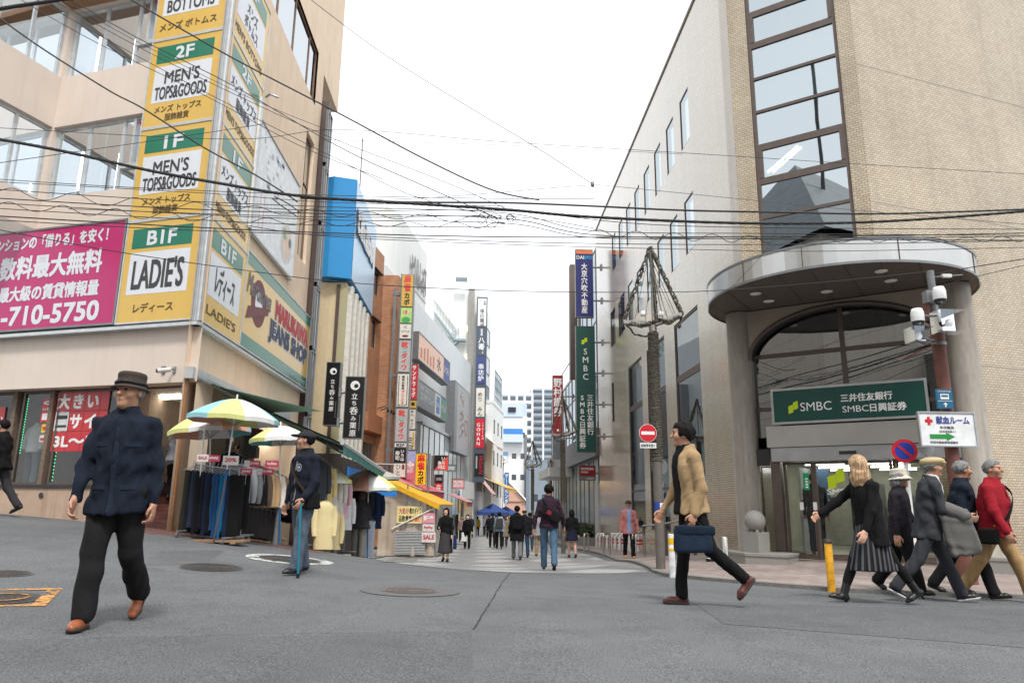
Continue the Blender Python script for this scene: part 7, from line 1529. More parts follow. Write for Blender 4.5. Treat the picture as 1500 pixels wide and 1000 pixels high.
def d_bus(q, fr, s0, s1, z0, z1):
    w_, h = s1 - s0, z1 - z0; q.text(fr, "バスのりば", s0 + w_ * .1, z1 - h * .16, w_ * .8, h * .1, WHITE); fq(q, fr, s0 + w_ * .24, s1 - w_ * .24, z0 + h * .48, z0 + h * .76, WHITE); fq(q, fr, s0 + w_ * .3, s1 - w_ * .3, z0 + h * .6, z0 + h * .7, C("bus_blue", 0, 92, 128), .006)
    fq(q, fr, s0 + w_ * .06, s1 - w_ * .06, z0 + h * .38, z0 + h * .4, WHITE); q.fprism(fr, [(s0 + w_ * .5, z0 + h * .32), (s0 + w_ * .36, z0 + h * .2), (s0 + w_ * .64, z0 + h * .2)], .002, .004, WHITE); fq(q, fr, s0 + w_ * .46, s0 + w_ * .54, z0 + h * .08, z0 + h * .21, WHITE)
psign("bus_stop_sign", "small teal-blue bus stop sign with a white bus and arrow, above the blood donation sign", 1372, 1396, 570, 598, C("bus_blue", 0, 92, 128, rough=.35), d_bus, cat="sign")
def d_blood(q, fr, s0, s1, z0, z1):
    w_, h = s1 - s0, z1 - z0; BLU = C("letter_blue", 36, 64, 140)
    fq(q, fr, s0 + w_ * .1, s0 + w_ * .24, z0 + h * .7, z0 + h * .8, TRED); fq(q, fr, s0 + w_ * .145, s0 + w_ * .195, z0 + h * .62, z0 + h * .88, TRED, .006)
    q.text(fr, "献血ルーム", s0 + w_ * .31, z0 + h * .66, w_ * .6, h * .24, BLU, bold=.02); q.text(fr, "年中無休", s0 + w_ * .36, z0 + h * .5, w_ * .26, h * .1, TXT, bold=.01); q.text(fr, "（年末年始除く）", s0 + w_ * .34, z0 + h * .39, w_ * .3, h * .07, TXT)
    q.fprism(fr, [(s0 + w_ * .16, z0 + h * .2), (s0 + w_ * .46, z0 + h * .2), (s0 + w_ * .46, z0 + h * .14), (s0 + w_ * .6, z0 + h * .27), (s0 + w_ * .46, z0 + h * .4), (s0 + w_ * .46, z0 + h * .34), (s0 + w_ * .16, z0 + h * .34)][:0] or [(s0 + w_ * .16, z0 + h * .2), (s0 + w_ * .46, z0 + h * .2), (s0 + w_ * .46, z0 + h * .34), (s0 + w_ * .16, z0 + h * .34)], .002, .004, C("arrow_green", 30, 140, 60))
    q.fprism(fr, [(s0 + w_ * .46, z0 + h * .14), (s0 + w_ * .62, z0 + h * .27), (s0 + w_ * .46, z0 + h * .4)], .002, .0045, C("arrow_green", 30, 140, 60)); q.text(fr, "町田市献血推進協議会", s0 + w_ * .16, z0 + h * .05, w_ * .5, h * .08, TXT)
psign("direction_sign", "white blood donation sign with a red cross and green arrow", 1348, 1428, 605, 652, C("sign_white3", 228, 230, 232, rough=.35), d_blood, frame=ALU, fw=.02)
npx, npy = XY(1327, 700, 10.4); q_ = Fr((npx, npy, 0), (.86, -.5)); s_, z_ = q_.px(1325, 660); t = thing("no_parking_sign", "round blue no-parking sign with red rim and slash on a white post behind the walkers", "traffic sign", (npx, npy, gz(npx, npy)))
q = B(); q.tube([q_.pt(s_, z_, 0), q_.pt(s_, z_, -.015)], .17, GREYM, 30, smooth=False); q.build("plate", t); TBL = C("traffic_blue", 30, 62, 160, rough=.4)
q = B(); ring(q, q_, s_, z_, 0, .17, TRED, .003, 36); ring(q, q_, s_, z_, 0, .125, TBL, .005, 36); q.fprism(q_, [(s_ - .1, z_ + .075), (s_ - .075, z_ + .1), (s_ + .1, z_ - .075), (s_ + .075, z_ - .1)], .006, .008, TRED); q.build("face", t)
q = B(); p = q_.pt(s_, 0, -.05); q.tube([(p.x, p.y, gz(p.x, p.y)), (p.x, p.y, z_ + .15)], .03, WHITE, 10); q.build("post", t)
q = B(); fr = Fr((npx, npy + .35, 0), (1, -.1)); s_, z_ = fr.px(1357, 655); q.tube([fr.pt(s_, z_, 0), fr.pt(s_, z_, -.015)], .12, ALU, 28, smooth=False); q.tube([fr.pt(s_, z_, -.01), fr.pt(s_ - .25, z_, -.01)], .015, GALV, 6); q.tube([fr.pt(s_, z_ - .1, -.03), fr.pt(s_, gz(npx, npy), -.03)], .02, GALV, 8)
tag(q.build("round_sign"), "grey metal back of a round sign just right of the no-parking sign", "sign back")
# bollards, barriers, rails
YBOL = M("bollard_yellow", srgb(214, 156, 24), .6, var=.3, vscale=14, bump=.2)
bollard("bollard", "yellow scuffed bollard with a dark top at the kerb left of the blonde woman", 1218, 858, 9.5, .6, .048, YBOL, cap=C("rubber_dark", 50, 46, 42))
bollard("bollard", "white scuffed bollard with yellow bands beside the nearest lamp post", 985, 836, 11.8, .62, .05, M("bollard_white", srgb(206, 208, 208), .6, var=.3, vscale=12), bands=((.46, .56, YEL2), (.36, .4, YEL2)))
bollard("bollard", "brushed steel bollard between the tan-jacket man and the stone ball", 1063, 822, 12.8, .55, .055, STEEL)
q = B(); x, y = XY(1044, 800, 15.2); g = gz(x, y) + .045; q.lathe([(.14, g), (.14, g + .05), (.04, g + .07), (.035, g + .42)], (x, y, 0), WHITE, 14); q.lathe([(.037, g + .3), (.037, g + .37)], (x, y, 0), TRED, 14); q.lathe([(.15, g - .01), (.145, g + .05)], (x, y, 0), BLACK, 14)
tag(q.build("post_cone"), "short white cone with a red band on a black foot by the bank wall", "cone")
def ubar(u, v, Y, w_, h, label, rz=0):
    x, y = XY(u, v, Y); g = gz(x, y) + .04; t = thing("barrier_hoop", label, "barrier", (x, y, g), group="steel hoop barriers on the pavement"); d = Vector((math.cos(rz), math.sin(rz), 0)) * w_ / 2; c_ = Vector((x, y, g)); q = B(); up = Vector((0, 0, 1)); r_ = .1
    q.tube([c_ - d, c_ - d + up * (h - r_)] + [c_ - d + d.normalized() * r_ * (1 - math.cos(a)) + up * (h - r_ + r_ * math.sin(a)) for a in (.5, 1.05, 1.57)] + [c_ + d - d.normalized() * r_ * (1 - math.cos(a)) + up * (h - r_ + r_ * math.sin(a)) for a in (1.57, 1.05, .5)] + [c_ + d + up * (h - r_), c_ + d], .035, STEEL, 10); q.build("hoop", t)
ubar(859, 805, 29, .7, .68, "steel hoop barrier farthest from the camera, beside the hedge", 1.2); ubar(889, 808, 25.5, .75, .7, "steel hoop barrier in front of the white and red boards", 1.1); ubar(936, 812, 22.5, .8, .72, "steel hoop barrier just right of the man in the pink cardigan", .9)
ubar(1020, 822, 15.2, .7, .6, "steel hoop barrier hidden partly by the man in the tan jacket", .6)
q = B(); t = thing("handrail", "steel handrail on posts along the bank's street wall", "handrail", (5.45, 22, -.5)); pts = [Vector((5.45, y, gz(5.45, y) + .95)) for y in (18.6, 20, 22, 24.6)]; q.tube(pts, .03, STEEL, 10); q.build("rail", t)
for y in (18.7, 21.6, 24.5): q = B(); g = gz(5.45, y); q.tube([(5.45, y, g), (5.45, y, g + .94)], .05, POLE, 10); q.build("post", t)
for k in range(10):
    y = 25.9 + k * .95; g = gz(5.6, y) + .05; t = thing("barrier_board", "white plastic barrier board with red stripes in the row along the bank wall", "barrier board", (5.6, y, g), group="white and red barrier boards")
    q = B(); q.tube([(5.45, y, g), (5.45, y, g + .5), (5.55, y, g + .62), (5.65, y, g + .62), (5.75, y, g + .5), (5.75, y, g)], .05, WHITE, 8); q.build("hoop", t); q = B(); q.box((5.6, y, g + .4), (.32, .06, .07), TRED); q.box((5.6, y, g + .28), (.32, .06, .05), TRED); q.build("stripe", t)
# overhead cables
CAB = C("cable_black", 46, 45, 46, rough=.6); CAB2 = C("cable_grey", 84, 84, 86, rough=.6)
CG = "overhead cables crossing the street"
def spline(pts, n=8):
    P_ = [pts[0]] + pts + [pts[-1]]; o = []
    for i in range(1, len(P_) - 2):
        a, b_, c_, d = P_[i - 1:i + 3]
        for k in range(n):
            t = k / n; o.append(.5 * ((2 * b_) + (c_ - a) * t + (2 * a - 5 * b_ + 4 * c_ - d) * t * t + (3 * b_ - a - 3 * c_ + d) * t ** 3))
    return o + [pts[-1]]
def cable(label, pts, Y0, Y1, r_=.006, m=None, twist=0, group=CG):
    r_ *= .8; n = len(pts); u0, u1 = pts[0][0], pts[-1][0]
    W3 = [P(u, v, Y0 + (Y1 - Y0) * (u - u0) / (u1 - u0)) for u, v in pts]; c_ = spline(W3); q = B()
    if twist:
        dens = []
        for a, b_ in zip(c_, c_[1:]): dens += [a.lerp(b_, k / 5) for k in range(5)]
        for s_ in range(twist):
            q.tube([p + Vector((0, math.cos(i * .5 + s_ * 6.28 / twist), math.sin(i * .5 + s_ * 6.28 / twist))) * r_ * .75 for i, p in enumerate(dens)], r_ * .55, m or CAB, 5, cap=False)
    else: q.tube(c_, r_, m or CAB, 6)
    tag(q.build("overhead_cable"), label, "cable", group); return c_
def wavy(label, pts, Y0, Y1, amp, per, r_=.005):
    u0, u1 = pts[0][0], pts[-1][0]; W3 = spline([P(u, v, Y0 + (Y1 - Y0) * (u - u0) / (u1 - u0)) for u, v in pts], 40); q = B(); d = 0; o = []
    for i, p in enumerate(W3):
        if i: d += (p - W3[i - 1]).length
        o.append(p + Vector((0, .6 * math.cos(6.28 * d / per), math.sin(6.28 * d / per) * (1 + .3 * math.sin(d)))) * amp)
    q.tube(o, r_, CAB, 5); tag(q.build("overhead_cable"), label, "cable", CG)
cable("very thick black cable cutting the photo's top left corner", [(-40, 20), (20, 10), (75, 2), (140, -8)], 7, 7.2, .022, twist=4)
cable("thick twisted black cable sagging across the whole photo from the left edge at mid-height", [(-20, 201), (90, 221), (220, 250), (330, 270), (440, 287), (600, 298), (740, 307), (870, 318), (1100, 327), (1300, 324), (1520, 308)], 8.2, 9.6, .02, twist=4)
cable("plain thick black cable rising to the upper right just above the twisted one", [(440, 290), (600, 296), (740, 297), (870, 302), (1000, 308), (1150, 311), (1300, 313), (1520, 306)], 9.0, 9.6, .018)
cable("black cable running from the top left down past the floor signs to the street's middle", [(178, -8), (335, 82), (500, 168), (620, 232), (720, 278), (790, 293)], 8.5, 9.4, .014)
cable("black cable from the top left corner sloping across the 1F sign", [(-10, 20), (60, 70), (160, 133), (211, 160), (300, 217), (370, 254), (420, 285), (436, 296)], 8, 9, .013)
for i, (pts, Y0, Y1, r_) in enumerate([([(95, -6), (200, 55), (340, 125), (500, 217), (620, 272), (735, 322)], 8.5, 9.4, .008), ([(44, -6), (200, 82), (374, 173), (500, 236), (600, 285), (700, 312)], 8.4, 9.4, .006), ([(66, -6), (220, 78), (390, 160), (500, 208), (640, 262), (740, 305)], 8.6, 9.6, .006), ([(80, -6), (210, 66), (380, 150), (500, 198)], 8.7, 9.4, .005), ([(20, -6), (140, 62), (300, 140), (440, 214), (560, 262)], 8.3, 9.2, .006)]):
    cable("thin black cable in the fan sloping down from the top left corner", pts, Y0, Y1, r_)
cable("thin black cable from the top edge over the sky to the small insulators", [(445, -8), (560, 78), (700, 165), (800, 225), (868, 270)], 11, 12, .008)
cable("thin cable from the insulators running right across the bank's windows", [(868, 270), (1000, 283), (1150, 298), (1300, 312), (1520, 330)], 12, 10, .006, CAB2)
cable("short cable leaving the insulators to the left", [(868, 271), (800, 276), (720, 283), (600, 291), (480, 293)], 12, 10, .006)
q = B(); p = P(868, 270, 12); q.lathe([(.001, -.06), (.03, -.04), (.03, .04), (.001, .06)], p, GREYM, 10); q.tube([p + Vector((.06 * math.sin(k * .5), 0, -.05 + .07 * math.cos(k * .5) - .05)) for k in range(13)], .004, CAB, 4); tag(q.build("insulator"), "small grey cable joint hanging in the sky near the bank's roof edge", "insulator")
hor = [([(-10, 187), (340, 204), (500, 190), (740, 208), (1000, 224), (1250, 240), (1520, 256)], .005), ([(-10, 240), (100, 224), (240, 204), (385, 182)], .006), ([(-10, 262), (200, 275), (480, 286), (740, 291), (870, 291)], .006), ([(-10, 277), (240, 293), (480, 303), (740, 312), (870, 338), (1120, 342), (1520, 345)], .007), ([(-10, 290), (250, 305), (480, 313), (740, 320), (870, 344), (1120, 350), (1520, 352)], .009), ([(-10, 297), (250, 312), (480, 322), (740, 327), (870, 348), (1120, 349), (1520, 346)], .007), ([(-10, 305), (250, 320), (480, 330), (740, 333)], .007), ([(-10, 316), (250, 331), (480, 341), (740, 347), (1000, 347), (1300, 345), (1520, 341)], .01), ([(-10, 322), (250, 336), (480, 344), (740, 354), (1000, 358), (1250, 357), (1520, 352)], .007), ([(360, 330), (480, 346), (740, 358), (1000, 365), (1200, 368), (1520, 362)], .006), ([(100, 306), (480, 318), (740, 317), (870, 334)], .006), ([(-10, 266), (300, 283), (480, 296), (740, 302)], .006), ([(300, 299), (480, 309), (740, 309), (1000, 331), (1520, 336)], .007), ([(480, 205), (740, 213), (1000, 226)], .004)]
for i, (pts, r_) in enumerate(hor): cable("thin black cable in the horizontal bundle crossing the photo below the twisted cable", pts, 8.4 + .12 * (i % 7), 9.4 + .15 * (i % 5), r_)
wavy("spiral-lashed cable waving along the left half of the bundle", [(-10, 280), (240, 300), (480, 312), (620, 318), (740, 322)], 8.9, 9.6, .055, .75); wavy("second spiral-lashed cable, waving lower on the left half", [(-10, 300), (240, 316), (480, 327), (740, 330)], 8.7, 9.5, .045, .62); wavy("spiral-lashed cable waving across the bank's front below the window strip", [(860, 340), (1000, 347), (1200, 352), (1520, 350)], 9.5, 9.8, .045, .55)
cable("lone thin cable sagging low across the B1F sign, the street and the canopy", [(-10, 335), (167, 368), (367, 397), (480, 411), (600, 420), (740, 426), (900, 428), (1040, 426), (1200, 414), (1358, 398)], 8.5, 10.2, .007)
cable("cable from the camera pole's top to the right edge", [(1366, 402), (1420, 392), (1520, 376)], 10.2, 9.5, .009); cable("lower cable from the camera pole to the right edge", [(1370, 420), (1430, 405), (1520, 384)], 10.2, 9.5, .006); cable("thin cable from the canopy's left end to the upper right", [(1040, 452), (1115, 375), (1140, 330)], 12.5, 11, .004)
q = B(); random.seed(8); c_ = P(728, 322, 9.5)
for k in range(6):
    r_ = random.uniform(.04, .11); o = c_ + Vector((random.uniform(-.22, .2), random.uniform(-.1, .1), random.uniform(-.05, .04))); sq = random.uniform(.5, 1.2); q.tube([o + Vector((r_ * math.cos(a), .03 * math.sin(2 * a), r_ * sq * math.sin(a))) for a in [6.6 * j / 22 for j in range(23)]], .005, CAB, 5)
tag(q.build("cable_tangle"), "tangle of looped black cable where the wires meet above the street's middle", "cable tangle")
q = B(); q.tube([P(u, v, 9) for u, v in ((405, 289), (425, 300), (438, 310), (436, 318), (428, 312), (410, 300), (398, 290))], .008, CAB, 6); tag(q.build("cable_loop"), "drooping loop of black cable hanging before the white canvas on the left", "cable loop")
q = B(); p = LW.pt(sA - .1, zA + .45, .1); q.tube([p, p + Vector((.12, -.1, .02)), p + Vector((.3, .0, .0))], .03, ALU, 8); tag(q.build("cable_bracket"), "pale metal cable bracket at the top of the pipe beside the white canvas", "bracket")
# people: signed-distance figures turned into smooth meshes
def snet(Fv, lo, h):
    nx, ny, nz = Fv.shape; acc = np.zeros((nx - 1, ny - 1, nz - 1, 3)); cnt = np.zeros((nx - 1, ny - 1, nz - 1)); s = Fv < 0; E_ = []
    for a in range(3):
        i0 = [slice(None)] * 3; i1 = [slice(None)] * 3; i0[a] = slice(0, -1); i1[a] = slice(1, None)
        f0, f1 = Fv[tuple(i0)], Fv[tuple(i1)]; c = s[tuple(i0)] != s[tuple(i1)]; idx = np.argwhere(c); E_.append((idx, s[tuple(i0)][c]))
        t = f0[c] / (f0[c] - f1[c]); p = idx.astype(float); p[:, a] += t; b1, b2 = [k for k in range(3) if k != a]
        for d1 in (0, -1):
            for d2 in (0, -1):
                q = idx.copy(); q[:, b1] += d1; q[:, b2] += d2; ok = (q[:, b1] >= 0) & (q[:, b2] >= 0) & (q[:, b1] < acc.shape[b1]) & (q[:, b2] < acc.shape[b2]); q = q[ok]
                np.add.at(acc, tuple(q.T), p[ok]); np.add.at(cnt, tuple(q.T), 1)
    act = cnt > 0; vid = np.full(cnt.shape, -1); vid[act] = np.arange(act.sum()); V = acc[act] / cnt[act][:, None] * h + np.array(lo); Fc = []
    for a in range(3):
        idx, sg = E_[a]; b1, b2 = (a + 1) % 3, (a + 2) % 3; ok = (idx[:, b1] > 0) & (idx[:, b2] > 0) & (idx[:, b1] < cnt.shape[b1]) & (idx[:, b2] < cnt.shape[b2]); idx, sg = idx[ok], sg[ok]; q = []
        for d1, d2 in ((0, 0), (-1, 0), (-1, -1), (0, -1)):
            k = idx.copy(); k[:, b1] += d1; k[:, b2] += d2; q.append(vid[tuple(k.T)])
        q = np.array(q).T; q[~sg] = q[~sg][:, ::-1]; Fc.append(q)
    return V, np.concatenate(Fc)
def smin(a, b, k): h = np.clip(.5 + .5 * (b - a) / k, 0, 1); return b + (a - b) * h - k * h * (1 - h)
def cap_(p, a, b, ra, rb):
    a, b = np.array(a), np.array(b); d = b - a; t = np.clip(((p - a) @ d) / max(d @ d, 1e-9), 0, 1); return np.linalg.norm(p - a - t[..., None] * d, axis=-1) - (ra + (rb - ra) * t)
def ell(p, c, r): r = np.array(r); return (np.linalg.norm((p - np.array(c)) / r, axis=-1) - 1) * r.min()
def folds(p, amp, sc, seed):
    rs = np.random.RandomState(seed); o = 0
    for k in range(4):
        d = rs.normal(size=3) * np.array([1, 1, .55]); d /= np.linalg.norm(d); m_ = rs.normal(size=3); o = o + np.sin((p @ d) * sc * (1 + .6 * k) + 1.6 * np.sin((p @ m_) * sc * .45 + rs.uniform(0, 6)) + rs.uniform(0, 6)) / (1 + .5 * k)
    return o * amp * .5
def sdf_mesh(f, lo, hi, h):
    ax = [np.arange(l - h, u + 2 * h, h) for l, u in zip(lo, hi)]; g = np.stack(np.meshgrid(*ax, indexing='ij'), -1); return snet(f(g), [a[0] for a in ax], h)
def rx(a): c, s = math.cos(a), math.sin(a); return np.array([[1, 0, 0], [0, c, -s], [0, s, c]])
def rz(a): c, s = math.cos(a), math.sin(a); return np.array([[c, -s, 0], [s, c, 0], [0, 0, 1]])
SKIN = M("skin", srgb(182, 136, 110), .5, var=.07, vscale=14); SKIN2 = M("skin_pale", srgb(214, 166, 142), .5, var=.06, vscale=14); EYE = C("eye_dark", 28, 22, 20, rough=.25)
HAIRK = M("hair_black", srgb(20, 18, 17), .75, spec=.2, var=.3, vscale=30, bump=.5, bscale=90); HAIRG = M("hair_grey", srgb(128, 128, 128), .6, var=.2, vscale=30, bump=.5, bscale=90); HAIRB = M("hair_blond", srgb(190, 156, 118), .5, var=.2, vscale=30, bump=.5, bscale=90); HAIRN = M("hair_brown", srgb(66, 46, 38), .5, var=.2, vscale=30, bump=.5, bscale=90)
for _m in (HAIRK, HAIRG, HAIRB, HAIRN):
    _n = _m.node_tree; _mp = _n.nodes.new("ShaderNodeMapping"); _mp.inputs['Scale'].default_value = (1, 1, .1); _tc = [k for k in _n.nodes if k.type == 'TEX_COORD'][0]; _n.links.new(_tc.outputs['Object'], _mp.inputs['Vector'])
    for k in _n.nodes:
        if k.type == 'TEX_NOISE': k.inputs['Scale'].default_value = 70; _n.links.new(_mp.outputs[0], k.inputs['Vector'])
        if k.type == 'VALTORGB': k.color_ramp.elements[0].position = .38; k.color_ramp.elements[1].position = .62; k.color_ramp.elements[0].color = tuple(c * .6 for c in k.color_ramp.elements[0].color[:3]) + (1,)
D = math.radians
def person(label, u, v, Y, H, face, top, bottom, shoes, hair=(HAIRK, 'short'), hat=None, legs=((8, 5), (-10, 12)), arms=((10, 8, 12), (-10, 8, 12)), lean=3, head=(0, 0), res=1.0, skin=SKIN, fat=1.0, z=None, group=None, seed=1, collar=None, sho=None, extra=None, mask=False, inner=None):
    x, y = XY(u, v, Y); gzv = gz(x, y) + (.045 if (x > 3.4 and Y > 14) else .006) if z is None else z; a = D(face); t = thing("person", label, "person", (x, y, gzv), a - math.pi / 2, group); Hh = H
    J = {}; leg = []
    for sgn, (th, kn) in zip((-1, 1), legs):
        th, kn = D(th), D(kn); hip = np.array([sgn * .052 * H, 0, 0]); k = hip + .245 * H * np.array([sgn * .02, math.sin(th), -math.cos(th)]); s2 = th - kn; an = k + .235 * H * np.array([0, math.sin(s2), -math.cos(s2)])
        pit = min(0, s2) * 1.0 if kn > D(20) else max(-.9, min(.25, (s2 + (.15 if s2 < -.2 else 0)) * (.5 if s2 > 0 else .9))); fd = np.array([0, math.cos(pit), math.sin(pit)]); fu = np.array([0, -math.sin(pit), math.cos(pit)])
        heel = an - fd * .028 * H - fu * .038 * H; toe = an + fd * .105 * H - fu * .038 * H; leg.append([hip, k, an, heel, toe, fd, fu, pit])
    low = min(min(l[3][2], l[4][2]) for l in leg) - .006; pz = -low
    for l in leg:
        for i in range(5): l[i] = l[i] + np.array([0, 0, pz])
    R_ = rx(-D(lean)); pel = np.array([0, 0, pz]); tr = lambda q: pel + R_ @ (np.array(q) * H)
    nb = tr((0, -.005, .325)); hc = tr((0, .012, .402)); sh = [tr((s_ * .103 * (1 + .3 * (fat - 1)), -.004, .268)) for s_ in (-1, 1)]; arm = []
    for sgn, s0, (sw, ab, el, *inn) in zip((-1, 1), sh, arms):
        sw, ab, el = D(sw), D(ab), D(el); inn = D(inn[0]) if inn else 0; e = s0 + .172 * H * np.array([sgn * math.sin(ab), math.cos(ab) * math.sin(sw), -math.cos(ab) * math.cos(sw)]); f2 = sw + el
        fdv = np.array([sgn * (math.sin(ab) * .6 - math.sin(inn)), math.sin(f2) * math.cos(inn), -math.cos(f2)]); fdv /= np.linalg.norm(fdv); w_ = e + .142 * H * fdv; arm.append((s0, e, w_, fdv))
    RH = rz(D(head[0])) @ rx(D(head[1])); hs = H / 1.70
    toH = lambda p: ((p - hc) @ RH) / hs
    def add(name, V, Fc, m, smooth=True, par=None):
        me = bpy.data.meshes.new(name); me.from_pydata([tuple(q) for q in V], [], [tuple(int(i) for i in f) for f in Fc]); me.materials.append(m); me.polygons.foreach_set('use_smooth', [smooth] * len(me.polygons)); me.update()
        o = bpy.data.objects.new(name, me); COL.objects.link(o); o.parent = t; MW[o.name] = MW[t.name]; return o
    def headf(p):
        q = toH(p); ax_ = np.abs(q[..., 0]); qs = np.stack([ax_, q[..., 1], q[..., 2]], -1)
        d = smin(ell(q, (0, -.01, .03), (.076, .094, .086)), ell(q, (0, .022, -.035), (.06, .066, .078)), .03); d = smin(d, np.linalg.norm(q - np.array((0, .06, -.093)), axis=-1) - .024, .03); d = smin(d, ell(qs, (.04, .054, -.02), (.03, .03, .03)), .02)
        d = smin(d, cap_(qs, (0, .08, .03), (.04, .07, .033), .013, .012), .012); d = -smin(-d, ell(qs, (.031, .1, .01), (.016, .014, .011)), .008)
        d = smin(d, cap_(q, (0, .086, .012), (0, .107, -.022), .009, .014), .01); d = smin(d, cap_(qs, (0, .087, -.056), (.02, .08, -.056), .008, .006), .006); d = smin(d, ell(qs, (.079, -.005, -.002), (.011, .022, .032)), .008)
        return smin(d, cap_(q, (0, -.02, -.07), (0, -.03, -.19), .052, .06), .03)
    hv = .0075 * res; V, Fc = sdf_mesh(lambda p: headf(p) * hs, hc - .14 * hs - np.array([0, 0, .06]), hc + .13 * hs, hv); Vs, Fs = [V], [Fc]; nV = len(V)
    def addb(V, Fc):
        nonlocal nV
        Vs.append(V); Fs.append(Fc + nV); nV += len(V)
    for sgn, (s0, e, w_, fd) in zip((-1, 1), arm):                    # hand: palm, four unequal curled fingers, thumb on the side
        f_ = fd; si = np.array([0, 1, 0]) - f_ * f_[1]; si = si / max(np.linalg.norm(si), .2); si = si / np.linalg.norm(si); up = np.cross(f_, si) * sgn; cu = .55
        def hf(p):
            d = cap_(p, w_ - f_ * .05, w_ + f_ * .015, .026, .024); pc = w_ + f_ * .055; q = p - pc; loc = np.stack([q @ f_, q @ si, q @ up], -1); d = smin(d, ell(loc, (0, 0, 0), (.052, .042, .018)), .02)
            for i, (o_, L_) in enumerate(((.030, .068), (.011, .078), (-.009, .073), (-.028, .056))):
                b0 = pc + f_ * .038 + si * o_; b1 = b0 + (f_ * math.cos(.3) - up * math.sin(.3)) * L_ * .45; b2 = b1 + (f_ * math.cos(cu + .5) - up * math.sin(cu + .5)) * L_ * .35; b3 = b2 + (f_ * math.cos(cu + 1.1) - up * math.sin(cu + 1.1)) * L_ * .3
                d = smin(d, np.minimum(np.minimum(cap_(p, b0, b1, .0095, .009), cap_(p, b1, b2, .009, .008)), cap_(p, b2, b3, .008, .007)), .004)
            t0 = pc - f_ * .02 + si * .035; t1 = t0 + (f_ * .7 + si * .6 - up * .3) * .035; return smin(d, np.minimum(cap_(p, t0, t1, .013, .011), cap_(p, t1, t1 + (f_ * .95 - up * .3) * .03, .011, .009)), .006)
        if res < 2: c = w_ + f_ * .06; addb(*sdf_mesh(hf, c - .13, c + .13, .0065 * res))
        else: c = w_ + f_ * .05; addb(*sdf_mesh(lambda p: cap_(p, w_ - f_ * .03, w_ + f_ * .1, .03, .026), c - .12, c + .12, .02))
    bare = bottom[0] == 'skirt'
    def coref(p):
        d = cap_(p, nb - np.array([0, 0, .05]), pel + np.array([0, 0, .06]), .06, .05); d = smin(d, cap_(p, sh[0], sh[1], .04, .04), .03)
        for (s0, e, w_, fd) in arm: d = smin(d, np.minimum(cap_(p, s0, e, .026, .024), cap_(p, e, w_, .024, .023)), .02)
        if bare:
            for l in leg: d = np.minimum(d, np.minimum(cap_(p, l[0], l[1], .062, .05), smin(cap_(p, l[1], l[2], .046, .034), cap_(p, l[1] * .65 + l[2] * .35 - np.array([0, .012, 0]), l[1] * .4 + l[2] * .6, .047, .04), .03)))
        return d
    pts = np.array([nb, pel] + [q for q_ in arm for q in q_[:3]] + ([l[2] for l in leg] if bare else [])); addb(*sdf_mesh(coref, pts.min(0) - .1, pts.max(0) + .1, (.02 if bare else .03) * min(res, 1.4)))
    add("body", np.concatenate(Vs), np.concatenate(Fs), skin)
    if bare and len(bottom) > 5 and bottom[5] is not None:             # tights drawn over the legs
        lp = np.array([l[i] for l in leg for i in (0, 1, 2)]); V, Fc = sdf_mesh(lambda p: np.minimum(*[np.minimum(cap_(p, l[0], l[1], .066, .054), smin(cap_(p, l[1], l[2], .05, .039), cap_(p, l[1] * .65 + l[2] * .35 - np.array([0, .012, 0]), l[1] * .4 + l[2] * .6, .051, .044), .03)) for l in leg]), lp.min(0) - .08, lp.max(0) + .08, .014 * res); add("tights", V, Fc, bottom[5])
    if res < 2.5:
        for s_ in (-1, 1):
            V, Fc = sdf_mesh(lambda p: np.linalg.norm(toH(p) - np.array((s_ * .031, .083, .01)), axis=-1) * hs - .0095 * hs, hc - .15, hc + .15, .0045 * max(1, res)); add("eye", V, Fc, EYE)
            V, Fc = sdf_mesh(lambda p: cap_(toH(p), (s_ * .016, .091, .031), (s_ * .046, .081, .033), .0045, .003) * hs, hc - .15, hc + .15, .0045 * max(1, res)); add("eyebrow", V, Fc, hair[0]) if len(V) else 0
    if mask: V, Fc = sdf_mesh(lambda p: np.maximum(headf(p) * hs - .008, np.maximum(toH(p)[..., 2] + .012, np.maximum(.03 - toH(p)[..., 1], -.1 - toH(p)[..., 2])) * hs), hc - .15, hc + .15, .012); add("face_mask", V, Fc, WHITE)
    hm, st = hair
    def hairf(p):
        q = toH(p); th_ = {'short': .012, 'long': .022, 'bob': .02, 'bald': .006, 'full': .02}[st]; d = ell(q, (0, -.012, .03), (.079 + th_, .096 + th_, .089 + th_)) + folds(q, .006, 60, 4)
        fc = np.maximum(.048 - q[..., 1], q[..., 2] - (.066 if st != 'bald' else .02))                # negative inside the face opening
        if st in ('long', 'bob'):
            L_ = .12 if st == 'bob' else .22; d = smin(d, ell(q, (0, -.05, .03 - L_ * .62), (.112, .098, L_ * .74)) + folds(q, .005, 50, 5), .03); fc = np.maximum(np.maximum(.022 - q[..., 1], np.abs(q[..., 0]) - .062), q[..., 2] - .06)
            return np.maximum(d, -fc) * hs
        d = np.maximum(d, np.maximum(-.02 - q[..., 2] - .9 * np.maximum(0, -q[..., 1] - .02), -99)); side = np.maximum(np.abs(q[..., 0]) * 0 + .012 - q[..., 1], q[..., 2] - .03)
        d = np.maximum(np.maximum(d, -fc), -np.maximum(side, -1) if st != 'full' else d)
        if st == 'bald': d = np.maximum(d, q[..., 2] - .055)
        return d * hs
    lo_ = hc - np.array([.15, .17, .36 if st in ('long', 'bob') else .14]); V, Fc = sdf_mesh(hairf, lo_, hc + .16, .009 * res); add("hair", V, Fc, hm)
